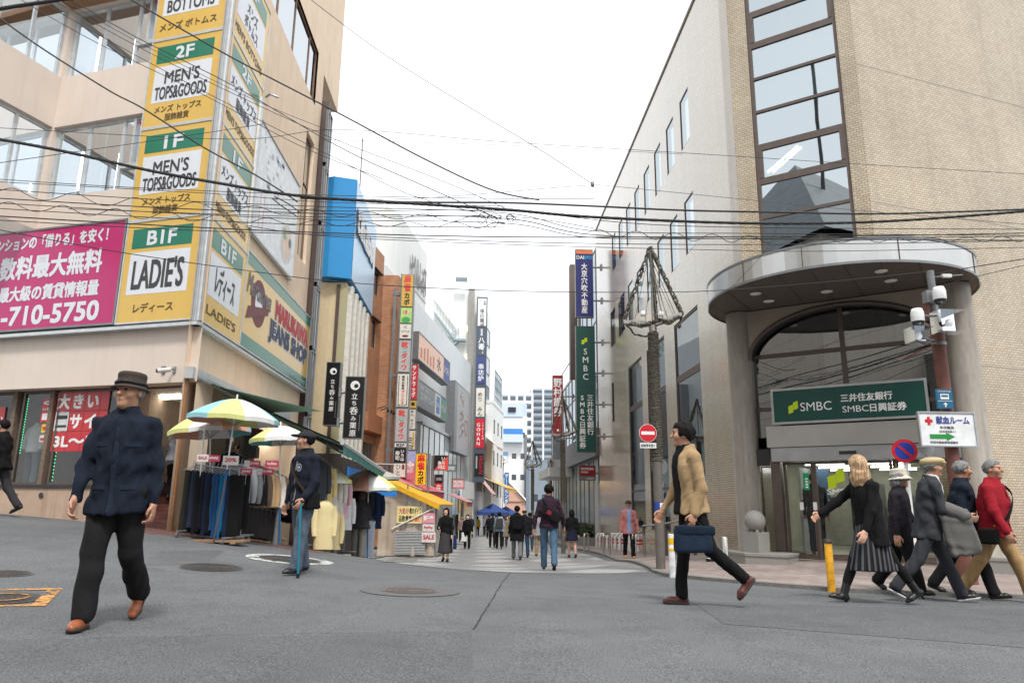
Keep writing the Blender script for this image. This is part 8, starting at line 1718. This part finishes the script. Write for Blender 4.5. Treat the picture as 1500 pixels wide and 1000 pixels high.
    if hat:
        kind, hmt = hat
        br_ = .118 if kind == 'fedora' else .14
        def hatf(p):
            q = toH(p)
            if kind == 'cap': d = np.maximum(ell(q, (0, -.012, .04), (.095, .114, .09)), .042 - q[..., 2] + .0 * q[..., 1]); return smin(d, np.maximum(ell(q, (0, .1, .052), (.075, .085, .02)), .045 - q[..., 1]), .012) * hs
            if kind == 'flat': d = ell(q, (0, .012, .075), (.108, .135, .045)); d = smin(d, np.maximum(ell(q, (0, -.012, .05), (.094, .112, .06)), .03 - q[..., 2]), .02); return smin(d, ell(q, (0, .115, .045), (.07, .05, .012)), .015) * hs
            d = np.maximum(np.abs(q[..., 2] - .09) - .052, (np.sqrt((q[..., 0] / .092) ** 2 + ((q[..., 1] + .012) / .112) ** 2) - (1 - 1.6 * np.maximum(0, q[..., 2] - .06))) * .092); d = smin(d, ell(q, (0, -.01, .125), (.085, .102, .03)), .015)
            rr = np.sqrt((q[..., 0] / br_) ** 2 + ((q[..., 1] + .002) / (br_ + .02)) ** 2); return smin(d, np.maximum(np.abs(q[..., 2] - (.05 - .055 * rr * rr * (1 if kind == 'bucket' else .45))) - .007, (rr - 1) * .14), .012) * hs
        V, Fc = sdf_mesh(hatf, hc - .2 * hs, hc + .24 * hs, .009 * res); ho = add("hat", V, Fc, hmt)
        if kind == 'fedora':
            def bandf(p): q = toH(p); return np.maximum(np.abs(q[..., 2] - .066) - .013, np.abs(np.sqrt((q[..., 0] / .096) ** 2 + ((q[..., 1] + .012) / .116) ** 2) - 1) * .09 - .006) * hs
            V, Fc = sdf_mesh(bandf, hc - .14, hc + .16, .009); o = add("hat_band", V, Fc, BLACK); o.parent = ho
    tm, hem, fl = top[:3]; loose = top[3] if len(top) > 3 else 1.0
    zz = np.array([hem, min(hem + .02, -.005), .03, .1, .17, .23, .285, .315, .34]) ; wx = np.array([.108 * fl, .107 * fl, .102, .095, .102, .104, .082, .056, .042]) * loose * (1 + .35 * (fat - 1)) * H; wy = np.array([.088 * fl, .087 * fl, .078, .074 * fat, .078 * fat, .076, .066, .05, .046]) * loose * H * (1 + .3 * (fat - 1)); zz, ix = np.unique(zz, return_index=True); wx, wy = wx[ix], wy[ix]
    def torsof(p, grow=0):
        q = (p - pel) @ R_; zq = q[..., 2] / H; X_ = np.interp(zq, zz, wx) + grow; Y_ = np.interp(zq, zz, wy) + grow; r_ = np.sqrt((q[..., 0] / X_) ** 2 + ((q[..., 1] + .004) / Y_) ** 2); d = (r_ - 1) * np.minimum(X_, Y_)
        return np.maximum(np.maximum(d, (hem - zq) * H), (zq - .345) * H), q
    def topf(p):
        d, q = torsof(p); d = smin(d, np.minimum(cap_(p, nb - np.array([0, 0, .02]), sh[0], .05, .05 * loose), cap_(p, nb - np.array([0, 0, .02]), sh[1], .05, .05 * loose)), .03)
        for (s0, e, w_, fd) in arm: d = smin(d, smin(cap_(p, s0, e, .049 * loose, .05 * loose), cap_(p, e, w_ + fd * .0, .05 * loose, .036 * loose), .02), .025)
        return d + folds(p, .012, 24, seed) + folds(p * np.array([1, 1, 1.6]), .0035, 52, seed + 9)
    pts = np.array([tr((s_ * .15 * fl, s2 * .13 * fl, zv)) for s_ in (-1, 1) for s2 in (-1, 1) for zv in (hem, .35)] + [q for q_ in arm for q in q_[:3]]); lo_, hi_ = pts.min(0) - .08, pts.max(0) + .08
    V, Fc = sdf_mesh(topf, lo_, hi_, .012 * res); tp = add("jacket", V, Fc, tm)
    if inner:                                                        # shirt front showing between open edges
        V, Fc = sdf_mesh(lambda p: np.maximum(np.maximum(torsof(p, .012)[0], np.abs(((p - pel) @ R_)[..., 0]) - .04 * H), -((p - pel) @ R_)[..., 1]), lo_, hi_, .014 * res); add("shirt_front", V, Fc, inner)
    if collar is not None:
        V, Fc = sdf_mesh(lambda p: np.maximum(np.abs(cap_(p, nb - np.array([0, 0, .02]), tr((0, .004, .352)), .07, .062)) - .009, np.abs(((p - nb) @ R_)[..., 2] - .012) - .03), nb - .13, nb + .15, .01 * res); add("collar", V, Fc, collar)
    if bottom[0] == 'trousers':
        wd = 1.12 * (bottom[2] if len(bottom) > 2 else 1.0)
        def botf(p):
            q = (p - pel); d = ell(q, (0, 0, .02 * H), np.array((.09, .07 * (1 + .5 * (fat - 1)), .06)) * H * (1 + .3 * (fat - 1)))
            for l in leg: d = smin(d, smin(cap_(p, l[0], l[1], .082 * wd, .062 * wd), cap_(p, l[1], l[2] + np.array([0, 0, .01]), .062 * wd, .058 * wd), .02), .035)
            d = d + folds(p * np.array([1, 1, .45]), .009, 34, seed + 3)
            for l in leg: d = np.maximum(d, -cap_(p, l[2] - l[6] * .1, l[2] - l[6] * .02, .06, .045))
            return d
        pts = np.array([l[i] for l in leg for i in range(3)] + [pel]); V, Fc = sdf_mesh(botf, pts.min(0) - .12, pts.max(0) + .14, .012 * res); add("trousers", V, Fc, bottom[1])
    else:
        _, sm_, Ls, fls, pl_ = bottom[:5]; yk = [(l[1][1] + l[2][1] * max(0, min(1, (Ls - .24) * 4))) for l in leg]; ymid = sum(yk) / 2 * .5; ysp = abs(yk[0] - yk[1]) * .2
        def skf(p):
            q = p - pel; zq = q[..., 2] / H; f = np.clip((.07 - zq) / (.07 + Ls), 0, 1); an = np.arctan2(q[..., 1], q[..., 0]); w = 1 + .07 * f * np.sin(an * pl_) if pl_ else 1 + .04 * f * np.sin(an * 9 + 2 * zq); X_ = (.085 + (.1 * fls - .085) * f + .012) * H * w; Y_ = ((.07 + (.1 * fls - .07) * f) * H + ysp * f) * w
            d = (np.sqrt((q[..., 0] / X_) ** 2 + ((q[..., 1] - ymid * f) / Y_) ** 2) - 1) * .1 * H; return np.maximum(np.maximum(d, (-Ls - zq) * H), (zq - .08) * H)
        w_ = .2 * fls * H + ysp; V, Fc = sdf_mesh(skf, pel - np.array([w_, w_ + .1, Ls * H + .05]), pel + np.array([w_, w_ + .1, .2]), .012 * res); add("skirt", V, Fc, sm_)
    sm, hl, shaft = shoes
    for l in leg:
        hip, k, an, heel, toe, fd, fu, pit = l; ball = heel * .3 + toe * .7
        def shf(p):
            d = smin(cap_(p, heel + fu * .03 + fd * .01, ball + fu * .02, .034, .038), cap_(p, ball + fu * .018, toe - fd * .025 + fu * .012, .037, .027), .02); d = smin(d, cap_(p, an - fu * .01, an + (k - an) / np.linalg.norm(k - an) * max(.01, shaft), .042, .044), .025)
            d = np.maximum(d, -((p - heel) @ fu) - .002)
            if hl: d = np.minimum(d, cap_(p, heel + fd * .012, heel + fd * .012 - fu * hl, .018, .012))
            return d
        q = np.array([heel, toe, an + (k - an) * .3]); V, Fc = sdf_mesh(shf, q.min(0) - .07, q.max(0) + .07, .0085 * res); so_ = add("shoe", V, Fc, sm)
        if sho and res < 2: V, Fc = sdf_mesh(lambda p: np.maximum(smin(cap_(p, heel + fd * .008, ball, .038, .043), cap_(p, ball, toe - fd * .03, .043, .033), .02), np.abs((p - heel) @ fu - .0) - .012), q.min(0) - .07, q.max(0) + .07, .0085); o = add("sole", V, Fc, sho); o.parent = so_
    Wm = MW[t.name]; return t, dict(arm=[[Wm @ Vector(q) for q in q_[:3]] + [(Wm.to_3x3() @ Vector(q_[3]))] for q_ in arm], sh=[Wm @ Vector(q) for q in sh], pel=Wm @ Vector(pel), nb=Wm @ Vector(nb), W=Wm, H=H, add=add, tr=tr, R=Wm.to_3x3() @ Matrix(R_.tolist()), torsof=torsof, topf=topf, box=(lo_, hi_), fwd=Vector((math.cos(a), math.sin(a), 0)))
def seam(t, I, xz, w_, m, name, sy=1):                # ribbon lying on the cloth: placket, zip, pocket edge
    pts = []
    for x, z in xz:
        o = np.array(I['tr']((x, .26 * sy, z))); d = np.array(I['tr']((x, 0, z))) - o; d /= np.linalg.norm(d); ts = np.arange(0, .42, .004); f = I['topf'](o + ts[:, None] * d); k = np.argmax(f < 0); pts.append(I['W'] @ Vector(o + d * (ts[k] - .005)))
    pts = [a.lerp(b_, k / 4) for a, b_ in zip(pts, pts[1:]) for k in range(4)] + [pts[-1]]; V = []
    for i, p in enumerate(pts):
        tt = (pts[min(i + 1, len(pts) - 1)] - pts[max(i - 1, 0)]).normalized(); n_ = I['fwd'] * sy; s_ = tt.cross(n_).normalized() * w_ / 2; V += [p - s_, p + s_, p + s_ - n_ * .012, p - s_ - n_ * .012]
    q = B(); n = len(pts); q.add(V, [(4 * i + a, 4 * i + (a + 1) % 4, 4 * i + 4 + (a + 1) % 4, 4 * i + 4 + a) for i in range(n - 1) for a in range(4)], m); q.build(name, t)
def strap(q, I, pts, w_, m):                        # a belt laid through torso-local points, pushed out of the cloth
    W3 = spline([I['W'] @ Vector(I['tr'](p)) for p in pts], 6); V = []
    for i, p in enumerate(W3):
        tt = (W3[min(i + 1, len(W3) - 1)] - W3[max(i - 1, 0)]).normalized(); c = I['pel'].copy(); c.z = p.z; n_ = (p - c); n_.z *= .0; n_ = n_.normalized() if n_.length > .01 else Vector((0, 0, 1)); s_ = tt.cross(n_).normalized() * w_ / 2; V += [p - s_, p + s_, p + s_ + n_ * .006, p - s_ + n_ * .006]
    n = len(W3); q.add(V, [(4 * i + a, 4 * i + (a + 1) % 4, 4 * i + 4 + (a + 1) % 4, 4 * i + 4 + a) for i in range(n - 1) for a in range(4)], m)
def bagbox(q, c, ux, uy, uz, d, m, bev=.25, am=.006):        # soft-cornered bag body in its own axes
    V, Fc = sdf_mesh(lambda p: np.linalg.norm(np.maximum(np.abs(p) - np.array(d) / 2 + min(d) * bev, 0), axis=-1) - min(d) * bev + folds(p, am, 22, 3), [-k / 2 - .02 for k in d], [k / 2 + .02 for k in d], max(.012, min(d) / 8)); q.add([c + ux * p[0] + uy * p[1] + uz * p[2] for p in V], [tuple(int(i) for i in f) for f in Fc], m, True)
Zv = Vector((0, 0, 1))
NAVYJ = cloth("navy_jacket", 27, 34, 47); BLK = cloth("black", 24, 24, 26); CHAR = cloth("charcoal", 52, 52, 56); DEN = cloth("jeans", 72, 98, 122); SHB = C("shoe_black", 26, 25, 26, rough=.4); SHBR = C("shoe_brown", 150, 84, 50, rough=.4); SOLE = C("sole_dark", 52, 44, 40)
t_, I = person("older man in a brown hat and navy jacket striding at the near left", 152, 903, 5.35, 1.73, -84, (NAVYJ, -.085, 1.06, 1.03), ('trousers', cloth("black_trousers", 34, 33, 35), 1.12), (SHBR, 0, .01), (HAIRG, 'short'), ('fedora', cloth("hat_brown", 74, 64, 58)), ((-9, 34), (8, 3)), ((-6, 8, 12, 2), (6, 8, 18, 4)), 3, (-16, 3), .9, fat=1.12, collar=NAVYJ, sho=SOLE, seed=2)
SEAM = cloth("seam_dark", 18, 22, 32); LN = [.3, .25, .2, .15, .1, .05, 0, -.05, -.08]
seam(t_, I, [(0, z) for z in LN], .035, cloth("placket", 34, 42, 58), "placket"); seam(t_, I, [(.012, z) for z in LN], .006, SEAM, "placket_edge")
for x0 in (-.085, .03):
    for z0 in (.19, .02): seam(t_, I, [(x0 + .011 * k, z0) for k in range(6)], .03, cloth("placket", 34, 42, 58), "pocket_flap"); seam(t_, I, [(x0 + .011 * k, z0 - .01) for k in range(6)], .006, SEAM, "flap_edge")
t_, I = person("man in a dark cap and navy sweatshirt standing with a blue cane", 438, 833, 9.0, 1.68, -128, (cloth("navy_sweat", 28, 32, 44), -.07, 1.02, 1.06), ('trousers', cloth("grey_jeans", 88, 98, 112), 1.1), (SHB, 0, .01), (HAIRK, 'short'), ('cap', cloth("cap_dark", 48, 46, 50)), ((12, 6), (-8, 4)), ((8, 10, 30, 5), (2, 6, 12)), 2, (-42, 4), 1.0, fat=1.12, collar=BLK, seed=5)
seam(t_, I, [(0, z) for z in LN[:-1]], .014, C("zip_brass", 120, 112, 100, rough=.5), "zip")
ew = I['arm'][0]; q = B(); hp = ew[2] + ew[3] * .07; bx = hp + Vector((.05, -.08, 0)); q.tube([hp + Vector((.01, -.01, .0)), Vector((bx.x, bx.y, gz(bx.x, bx.y) + .03))], .013, C("cane_teal", 0, 118, 140, rough=.35), 10); q.tube([hp + Vector((-.06, .03, .02)), hp + Vector((0, 0, .035)), hp + Vector((.05, -.03, .02))], .014, BLACK, 8); q.tube([Vector((bx.x, bx.y, gz(bx.x, bx.y))), Vector((bx.x, bx.y, gz(bx.x, bx.y) + .05))], .02, BLACK, 10)
tag(q.build("walking_cane"), "teal-blue walking cane held by the man in the dark cap", "cane")
def emblem(I, p, r_, m, name):
    q = B(); c = I['W'] @ Vector(I['tr'](p)); n_ = (c - (I['W'] @ Vector(I['tr']((0, 0, p[2]))))).normalized(); fr = Fr((c.x, c.y, 0), (-n_.y, n_.x)); ring(q, fr, 0, c.z, r_ * .75, r_, m, .012, 20); ring(q, fr, 0, c.z, 0, r_ * .45, m, .013, 12); tag(q.build(name), "round white printed emblem on the chest of the man with the cane", "emblem"); o = COL.objects[-1]; return o
q = B(); c = I['W'] @ Vector(I['tr']((-.05, .089, .21))); n_ = I['fwd']; fr = Fr((c.x, c.y, 0), (-n_.y, n_.x)); ring(q, fr, 0, c.z, .036, .045, C("print_pale", 170, 176, 186), .012, 20); ring(q, fr, 0, c.z, 0, .02, C("print_pale", 170, 176, 186), .013, 12); o = q.build("chest_emblem", t_)
sb = thing("shoulder_bag", "small black shoulder bag on a strap across the man with the cane", "bag", I['pel']); q = B(); strap(q, I, [(.085, .0, .31), (.05, .088, .24), (-.03, .1, .13), (-.1, .06, .03)], .03, cloth("strap_brown", 60, 46, 42)); q.build("strap", sb); q = B(); bagbox(q, I['W'] @ Vector(I['tr']((-.125, .03, -.02))), I['fwd'], I['fwd'].cross(Zv), Zv, (.2, .08, .2), BLK); q.build("pouch", sb)
_, I = person("man in a tan jacket and black jeans striding left past the lamp post", 1018, 877, 7.27, 1.77, 184, (cloth("tan_jacket", 164, 138, 104), -.035, 1.0, 1.06), ('trousers', BLK, .88), (C("boot_oxblood", 92, 48, 42, rough=.4), 0, .1), (HAIRK, 'full'), None, ((-20, 30), (8, 3)), ((-10, 6, 30, 2), (12, 6, 20)), 3, (-12, 3), .95, collar=BLK, inner=BLK, sho=SOLE, seed=7)
ha = I['arm'][0]; h0 = ha[2] + ha[3] * .08; bg_ = thing("briefcase", "dark blue soft briefcase in the tan-jacket man's hand", "bag", h0 - Zv * .3); q = B(); bc = h0 - Zv * .17; BLB = cloth("bag_blue", 26, 42, 60, rough=.6); bagbox(q, bc, I['fwd'], I['fwd'].cross(Zv), Zv, (.36, .11, .23), BLB); q.build("bag_body", bg_); q = B(); q.tube([h0 - Zv * .05 - I['fwd'] * .1, h0 - I['fwd'] * .04, h0 + I['fwd'] * .04, h0 - Zv * .05 + I['fwd'] * .1], .012, BLK, 8); q.build("handle", bg_); q = B(); bagbox(q, bc + Zv * .09 - I['fwd'] * .02, I['fwd'], I['fwd'].cross(Zv), Zv, (.38, .12, .09), cloth("bag_blue_dark", 22, 36, 52)); q.build("flap", bg_)
def _stripe():
    m = M("skirt_stripe", srgb(26, 26, 29), .9, var=.1); n = m.node_tree; l = n.links.new; t = n.nodes.new("ShaderNodeTexCoord"); g = n.nodes.new("ShaderNodeTexGradient"); g.gradient_type = 'RADIAL'; l(t.outputs['Object'], g.inputs[0])
    a = n.nodes.new("ShaderNodeMath"); a.operation = 'MULTIPLY'; a.inputs[1].default_value = 138.2; l(g.outputs['Fac'], a.inputs[0]); s_ = n.nodes.new("ShaderNodeMath"); s_.operation = 'SINE'; l(a.outputs[0], s_.inputs[0]); r = n.nodes.new("ShaderNodeValToRGB"); r.color_ramp.elements[0].position = .25; r.color_ramp.elements[1].position = .45
    r.color_ramp.elements[0].color = srgb(24, 24, 27) + (1,); r.color_ramp.elements[1].color = srgb(84, 86, 92) + (1,); l(s_.outputs[0], r.inputs[0]); l(r.outputs[0], n.nodes['Principled BSDF'].inputs['Base Color']); return m
PLT = _stripe()
person("blonde woman in a black blazer and pleated skirt striding left, arm stretched forward", 1284, 877, 8.2, 1.66, 186, (BLK, -.12, 1.1, 1.06), ('skirt', PLT, .285, 1.02, 22, cloth("tights_black", 30, 28, 30)), (SHB, .05, .12), (HAIRB, 'long'), None, ((-27, 10), (26, 4)), ((14, 6, 12), (52, 6, 4)), 5, (-100, 4), 1.0, skin=SKIN2, seed=11)
person("person in a cream sun hat and dark coat, left of the flat-cap man", 1328, 868, 9.1, 1.52, -40, (cloth("dark_coat", 38, 35, 42), -.12, 1.08, 1.08), ('trousers', BLK, 1.05), (SHB, 0, .01), (HAIRG, 'bob'), ('bucket', cloth("hat_cream", 206, 198, 184)), ((-16, 22), (16, 6)), ((14, 6, 16), (-8, 6, 10)), 4, (10, 4), 1.1, collar=cloth("scarf_red", 150, 52, 40), seed=13)
_, I = person("man in a beige flat cap and grey suit carrying a coat, walking right", 1372, 878, 8.5, 1.70, -14, (cloth("suit_grey", 56, 58, 62), -.09, 1.05, 1.04), ('trousers', cloth("trouser_dark_grey", 60, 61, 66), 1.0), (SHB, 0, .01), (HAIRG, 'short'), ('flat', cloth("cap_beige", 186, 166, 128)), ((24, 4), (-26, 14)), ((4, 6, 60, 14), (10, 8, 66, 10)), 8, (8, 2), 1.0, inner=cloth("shirt_white", 206, 206, 210), collar=cloth("shirt_white", 206, 206, 210), sho=C("sole_white", 190, 190, 190), seed=17)
a_ = I['arm'][1]; q = B(); mid = (a_[1] + a_[2]) / 2; cg_ = cloth("coat_grey", 104, 102, 100); fx = (I['fwd'] - Zv * .5).normalized(); sx_ = I['fwd'].cross(Zv); bagbox(q, mid + Zv * .02, fx, sx_, fx.cross(sx_), (.34, .17, .16), cg_, .5, .014); bagbox(q, mid - Zv * .2 + I['fwd'] * .03, (I['fwd'] + Zv * .2).normalized(), sx_, (Zv - I['fwd'] * .2).normalized(), (.32, .1, .5), cg_, .4, .016); tag(q.build("carried_coat"), "grey coat draped over the flat-cap man's forearm", "coat")
person("grey-haired man in a navy jacket between the flat cap and the red jacket", 1424, 876, 8.9, 1.66, -24, (NAVYJ, -.07, 1.06, 1.06), ('trousers', cloth("black_trousers", 34, 33, 35), 1.02), (SHB, 0, .01), (HAIRG, 'short'), None, ((-22, 12), (18, 4)), ((16, 6, 16), (-12, 6, 14)), 4, (14, 0), 1.1, collar=NAVYJ, seed=19, fat=1.1)
t_, I = person("grey-haired man in a red jacket and khaki trousers at the right edge", 1472, 874, 8.6, 1.66, -52, (cloth("red_jacket", 146, 30, 42), -.06, 1.05, 1.08), ('trousers', cloth("khaki", 168, 138, 98), 1.05), (SHB, 0, .01), (HAIRG, 'short'), None, ((20, 4), (-24, 10)), ((-6, 13, 12), (12, 11, 14)), 3, (-8, 2), 1.0, collar=cloth("red_jacket", 146, 30, 42), fat=1.2, seed=23)
seam(t_, I, [(0, z) for z in LN[:-1]], .012, cloth("seam_red", 96, 14, 24), "zip")
sb = thing("shoulder_bag", "black shoulder bag strapped across the man in the red jacket", "bag", I['pel']); q = B(); strap(q, I, [(-.085, .02, .31), (-.05, .098, .24), (.04, .11, .12), (.12, .06, .0)], .035, BLK); q.build("strap", sb); q = B(); bagbox(q, I['W'] @ Vector(I['tr']((.15, .0, -.06))), I['fwd'], I['fwd'].cross(Zv), Zv, (.2, .08, .18), BLK); q.build("pouch", sb)
_, I = person("man in a dark purple sweater and jeans walking away in mid-street", 804, 833, 15.4, 1.75, 86, (cloth("purple_knit", 52, 36, 50), -.03, 1.0, 1.02), ('trousers', DEN, 1.0), (SHB, 0, .01), (HAIRK, 'full'), None, ((16, 4), (-18, 16)), ((-6, 16, 10), (6, 18, 10)), 2, (0, 0), 1.5, seed=29)
sb = thing("sling_bag", "black sling bag with a red patch on the back of the man in purple", "bag", I['pel']); q = B(); strap(q, I, [(-.08, .0, .315), (-.05, -.085, .25), (.0, -.1, .17)], .04, BLK); q.build("strap", sb); r3 = I['fwd'].cross(Zv); ux = (r3 * .85 - Zv * .5).normalized(); q = B(); bagbox(q, I['W'] @ Vector(I['tr']((.03, -.1, .12))), ux, I['fwd'], ux.cross(I['fwd']), (.42, .12, .2), BLK); q.build("pouch", sb); q = B(); bagbox(q, I['W'] @ Vector(I['tr']((.0, -.14, .14))), ux, I['fwd'], ux.cross(I['fwd']), (.1, .03, .09), cloth("patch_red", 120, 40, 48)); q.build("patch", sb)
GRY = cloth("trouser_grey", 110, 112, 114)
def far(label, u, v, Y, H, face, top, bottom, hair=(HAIRK, 'short'), res=2.0, **k): return person(label, u, v, Y, H, face, top, bottom, k.pop('shoes', (SHB, 0, .01)), hair, res=res, **k)
far("woman in a black cardigan and navy skirt walking away beside the second lamp post", 838, 811, 25.2, 1.58, 92, (BLK, -.06, 1.03), ('skirt', cloth("navy_skirt", 30, 34, 54), .17, 1.25, 0, None), (HAIRK, 'bob'), skin=SKIN2, shoes=(SHB, .04, .01))
far("man in a pink cardigan and blue shirt walking towards the camera on the pavement", 922, 816, 22.3, 1.70, -92, (cloth("pink_cardigan", 176, 112, 108), -.1, 1.08, 1.08), ('trousers', BLK), (HAIRK, 'short'), hat=('cap', cloth("cap_dark", 48, 46, 50)), inner=cloth("shirt_blue", 130, 152, 190), shoes=(C("shoe_tan", 190, 140, 84), 0, .01), legs=((12, 4), (-10, 10)), arms=((8, 10, 14), (-4, 10, 14)))
_, I = far("man in a black coat with a black backpack walking away left of the purple sweater", 757, 816, 24.6, 1.74, 90, (BLK, -.17, 1.12, 1.1), ('trousers', GRY), (HAIRK, 'full'), legs=((14, 4), (-16, 14)))
def backpack(I, label, m):
    q = B(); bagbox(q, I['W'] @ Vector(I['tr']((0, -.12, .17))), I['fwd'].cross(Zv), I['fwd'], Zv, (.32, .16, .46), m); t = thing("backpack", label, "backpack", I['pel']); q.build("pack", t); q = B(); strap(q, I, [(-.06, -.08, .3), (-.065, .0, .325), (-.07, .08, .25), (-.09, .0, .12)], .05, m); q.build("strap", t); q = B(); strap(q, I, [(.06, -.08, .3), (.065, .0, .325), (.07, .08, .25), (.09, .0, .12)], .05, m); q.build("strap", t)
backpack(I, "black backpack on the black-coated man left of the purple sweater", cloth("pack_black", 20, 21, 26))
far("balding man in a dark jacket and jeans just right of the black backpack", 768, 812, 26.2, 1.68, 94, (cloth("ink_jacket", 30, 32, 38), -.06, 1.05), ('trousers', cloth("jeans_dark", 44, 62, 84)), (HAIRN, 'bald'))
far("woman in a grey top with a white bag half hidden by the man in purple", 790, 806, 27, 1.6, 95, (cloth("pale_grey", 150, 152, 156), -.08, 1.05), ('trousers', cloth("beige", 172, 144, 110)), (HAIRK, 'bob'))
_, I = far("man in a pale blue jacket with a grey backpack walking away further down the street", 731, 801, 35.5, 1.72, 90, (cloth("pale_blue_jacket", 140, 158, 170), -.05, 1.06), ('trousers', BLK), (HAIRK, 'full'), res=2.6, legs=((12, 4), (-16, 20)))
backpack(I, "grey backpack on the man in the pale blue jacket", cloth("pack_grey", 66, 68, 72))
far("dark-dressed man walking away left of the grey backpack", 721, 798, 37.5, 1.70, 92, (cloth("ink_jacket", 30, 32, 38), -.06, 1.06), ('trousers', BLK), res=2.6)
far("person with long brown hair in a beige coat right of the grey backpack", 739, 798, 38.5, 1.62, 88, (cloth("coat_khaki", 130, 116, 98), -.22, 1.2), ('trousers', CHAR), (HAIRN, 'long'), res=2.6)
_, I = far("woman in black with a white face mask walking towards the camera", 684, 802, 35.8, 1.60, -88, (BLK, -.03, 1.0), ('trousers', BLK), (HAIRK, 'bob'), res=2.4, mask=True, skin=SKIN2, collar=YEL, legs=((8, 3), (-8, 8)))
q = B(); bagbox(q, I['arm'][1][2] - Zv * .22 + Vector((.08, 0, 0)), Vector((1, 0, 0)), Vector((0, 1, 0)), Zv, (.26, .1, .42), WHITE); tag(q.build("shopping_bag"), "white bag carried by the masked woman in black", "bag")
_, I = far("woman in a long black coat and grey skirt walking towards the camera by the stall", 652, 819, 23, 1.60, -100, (BLK, -.3, 1.15, 1.05), ('skirt', cloth("skirt_grey", 64, 62, 64), .36, 1.3, 9, None), (HAIRK, 'bob'), skin=SKIN2, legs=((8, 3), (-8, 6)), arms=((8, 8, 20), (20, 8, 70, 20)))
q = B(); bagbox(q, I['arm'][0][2] - Zv * .2 + Vector((.1, 0, 0)), Vector((0, 1, 0)), Vector((1, 0, 0)), Zv, (.3, .1, .4), cloth("tote_blue", 34, 48, 92)); tag(q.build("tote_bag"), "navy-blue tote bag at the side of the woman in the long black coat", "bag")
far("woman in a charcoal shawl and wide grey trousers browsing the racks with her back turned", 524, 818, 18.4, 1.6, 82, (CHAR, -.08, 1.3, 1.25), ('trousers', cloth("wide_grey", 132, 130, 124), 1.3), (HAIRN, 'bob'), res=1.7, legs=((2, 0), (-3, 2)), arms=((20, 6, 60, 10), (15, 6, 60, 10)))
st_p = FS.pt(-.45, 0, -1.15); far("person in a grey hoodie climbing the brick steps into the shop", int(702 + kx(250, 742) * 0 + 0) * 0 + 250, 742, st_p.y, 1.62, 100, (cloth("hoodie_grey", 146, 150, 162), -.06, 1.12, 1.15), ('trousers', BLK), (HAIRK, 'full'), res=1.6, z=zg + .45, lean=24, legs=((34, 50), (-4, 4)), arms=((45, 10, 30), (40, 16, 30)), collar=cloth("hoodie_grey", 146, 150, 162))
far("person in a black jacket cut off by the photo's left edge", -12, 752, 13.4, 1.70, 178, (BLK, -.05, 1.06, 1.1), ('trousers', CHAR), res=1.6, legs=((14, 4), (-18, 20)), arms=((-14, 8, 12), (14, 8, 14)))
for i, (u, v, Y, H, f_, tc, bc, hr, lb) in enumerate([(699, 778, 62, 1.6, 90, ("mustard", (196, 150, 40)), BLK, (HAIRK, 'bob'), "far woman in a mustard-yellow top left of the blue tents"), (708, 778, 66, 1.65, -90, ("white", (222, 224, 228)), CHAR, (HAIRK, 'short'), "far person in a white shirt between the mustard top and the tents"), (716, 782, 55, 1.7, 90, ("black", (24, 24, 26)), BLK, (HAIRK, 'short'), "far man in black just below the left blue tent"), (676, 790, 46, 1.58, -85, ("dusty_pink", (150, 124, 118)), CHAR, (HAIRN, 'long'), "woman in a dusty-pink coat behind the masked woman"), (690, 782, 58, 1.68, -90, ("slate_navy", (40, 48, 62)), BLK, (HAIRK, 'short'), "far person in slate navy beside the mustard top"), (746, 784, 52, 1.7, -92, ("mid_grey", (104, 106, 110)), CHAR, (HAIRK, 'short'), "far person in mid-grey under the right blue tent"), (776, 800, 33, 1.66, 88, ("black", (24, 24, 26)), cloth("jeans_dark", 44, 62, 84), (HAIRK, 'full'), "person in black between the black backpack and the man in purple"), (667, 784, 57, 1.6, -80, ("ink", (24, 26, 34)), BLK, (HAIRK, 'bob'), "far dark-dressed woman by the food poster shopfront"), (753, 788, 47, 1.6, 90, ("brown", (86, 72, 60)), CHAR, (HAIRN, 'long'), "person in brown seen just left of the black backpack man's head")]):
    far(lb, u, v, Y, H, f_, (cloth(tc[0], *tc[1]), -.06, 1.06), ('trousers', bc), hr, res=3.2, seed=i + 40, legs=((10, 4), (-12, 14)))
lp_ = PF.pt(PF.px(1194, 740)[0], 0, -1.6); person("dark figure inside the bank lobby behind the left door pane", 1194, 740, lp_.y, 1.7, 60, (BLK, -.08, 1.06), ('trousers', BLK), (SHB, 0, .01), res=2.4, z=LB + .02, legs=((3, 0), (-3, 2)))
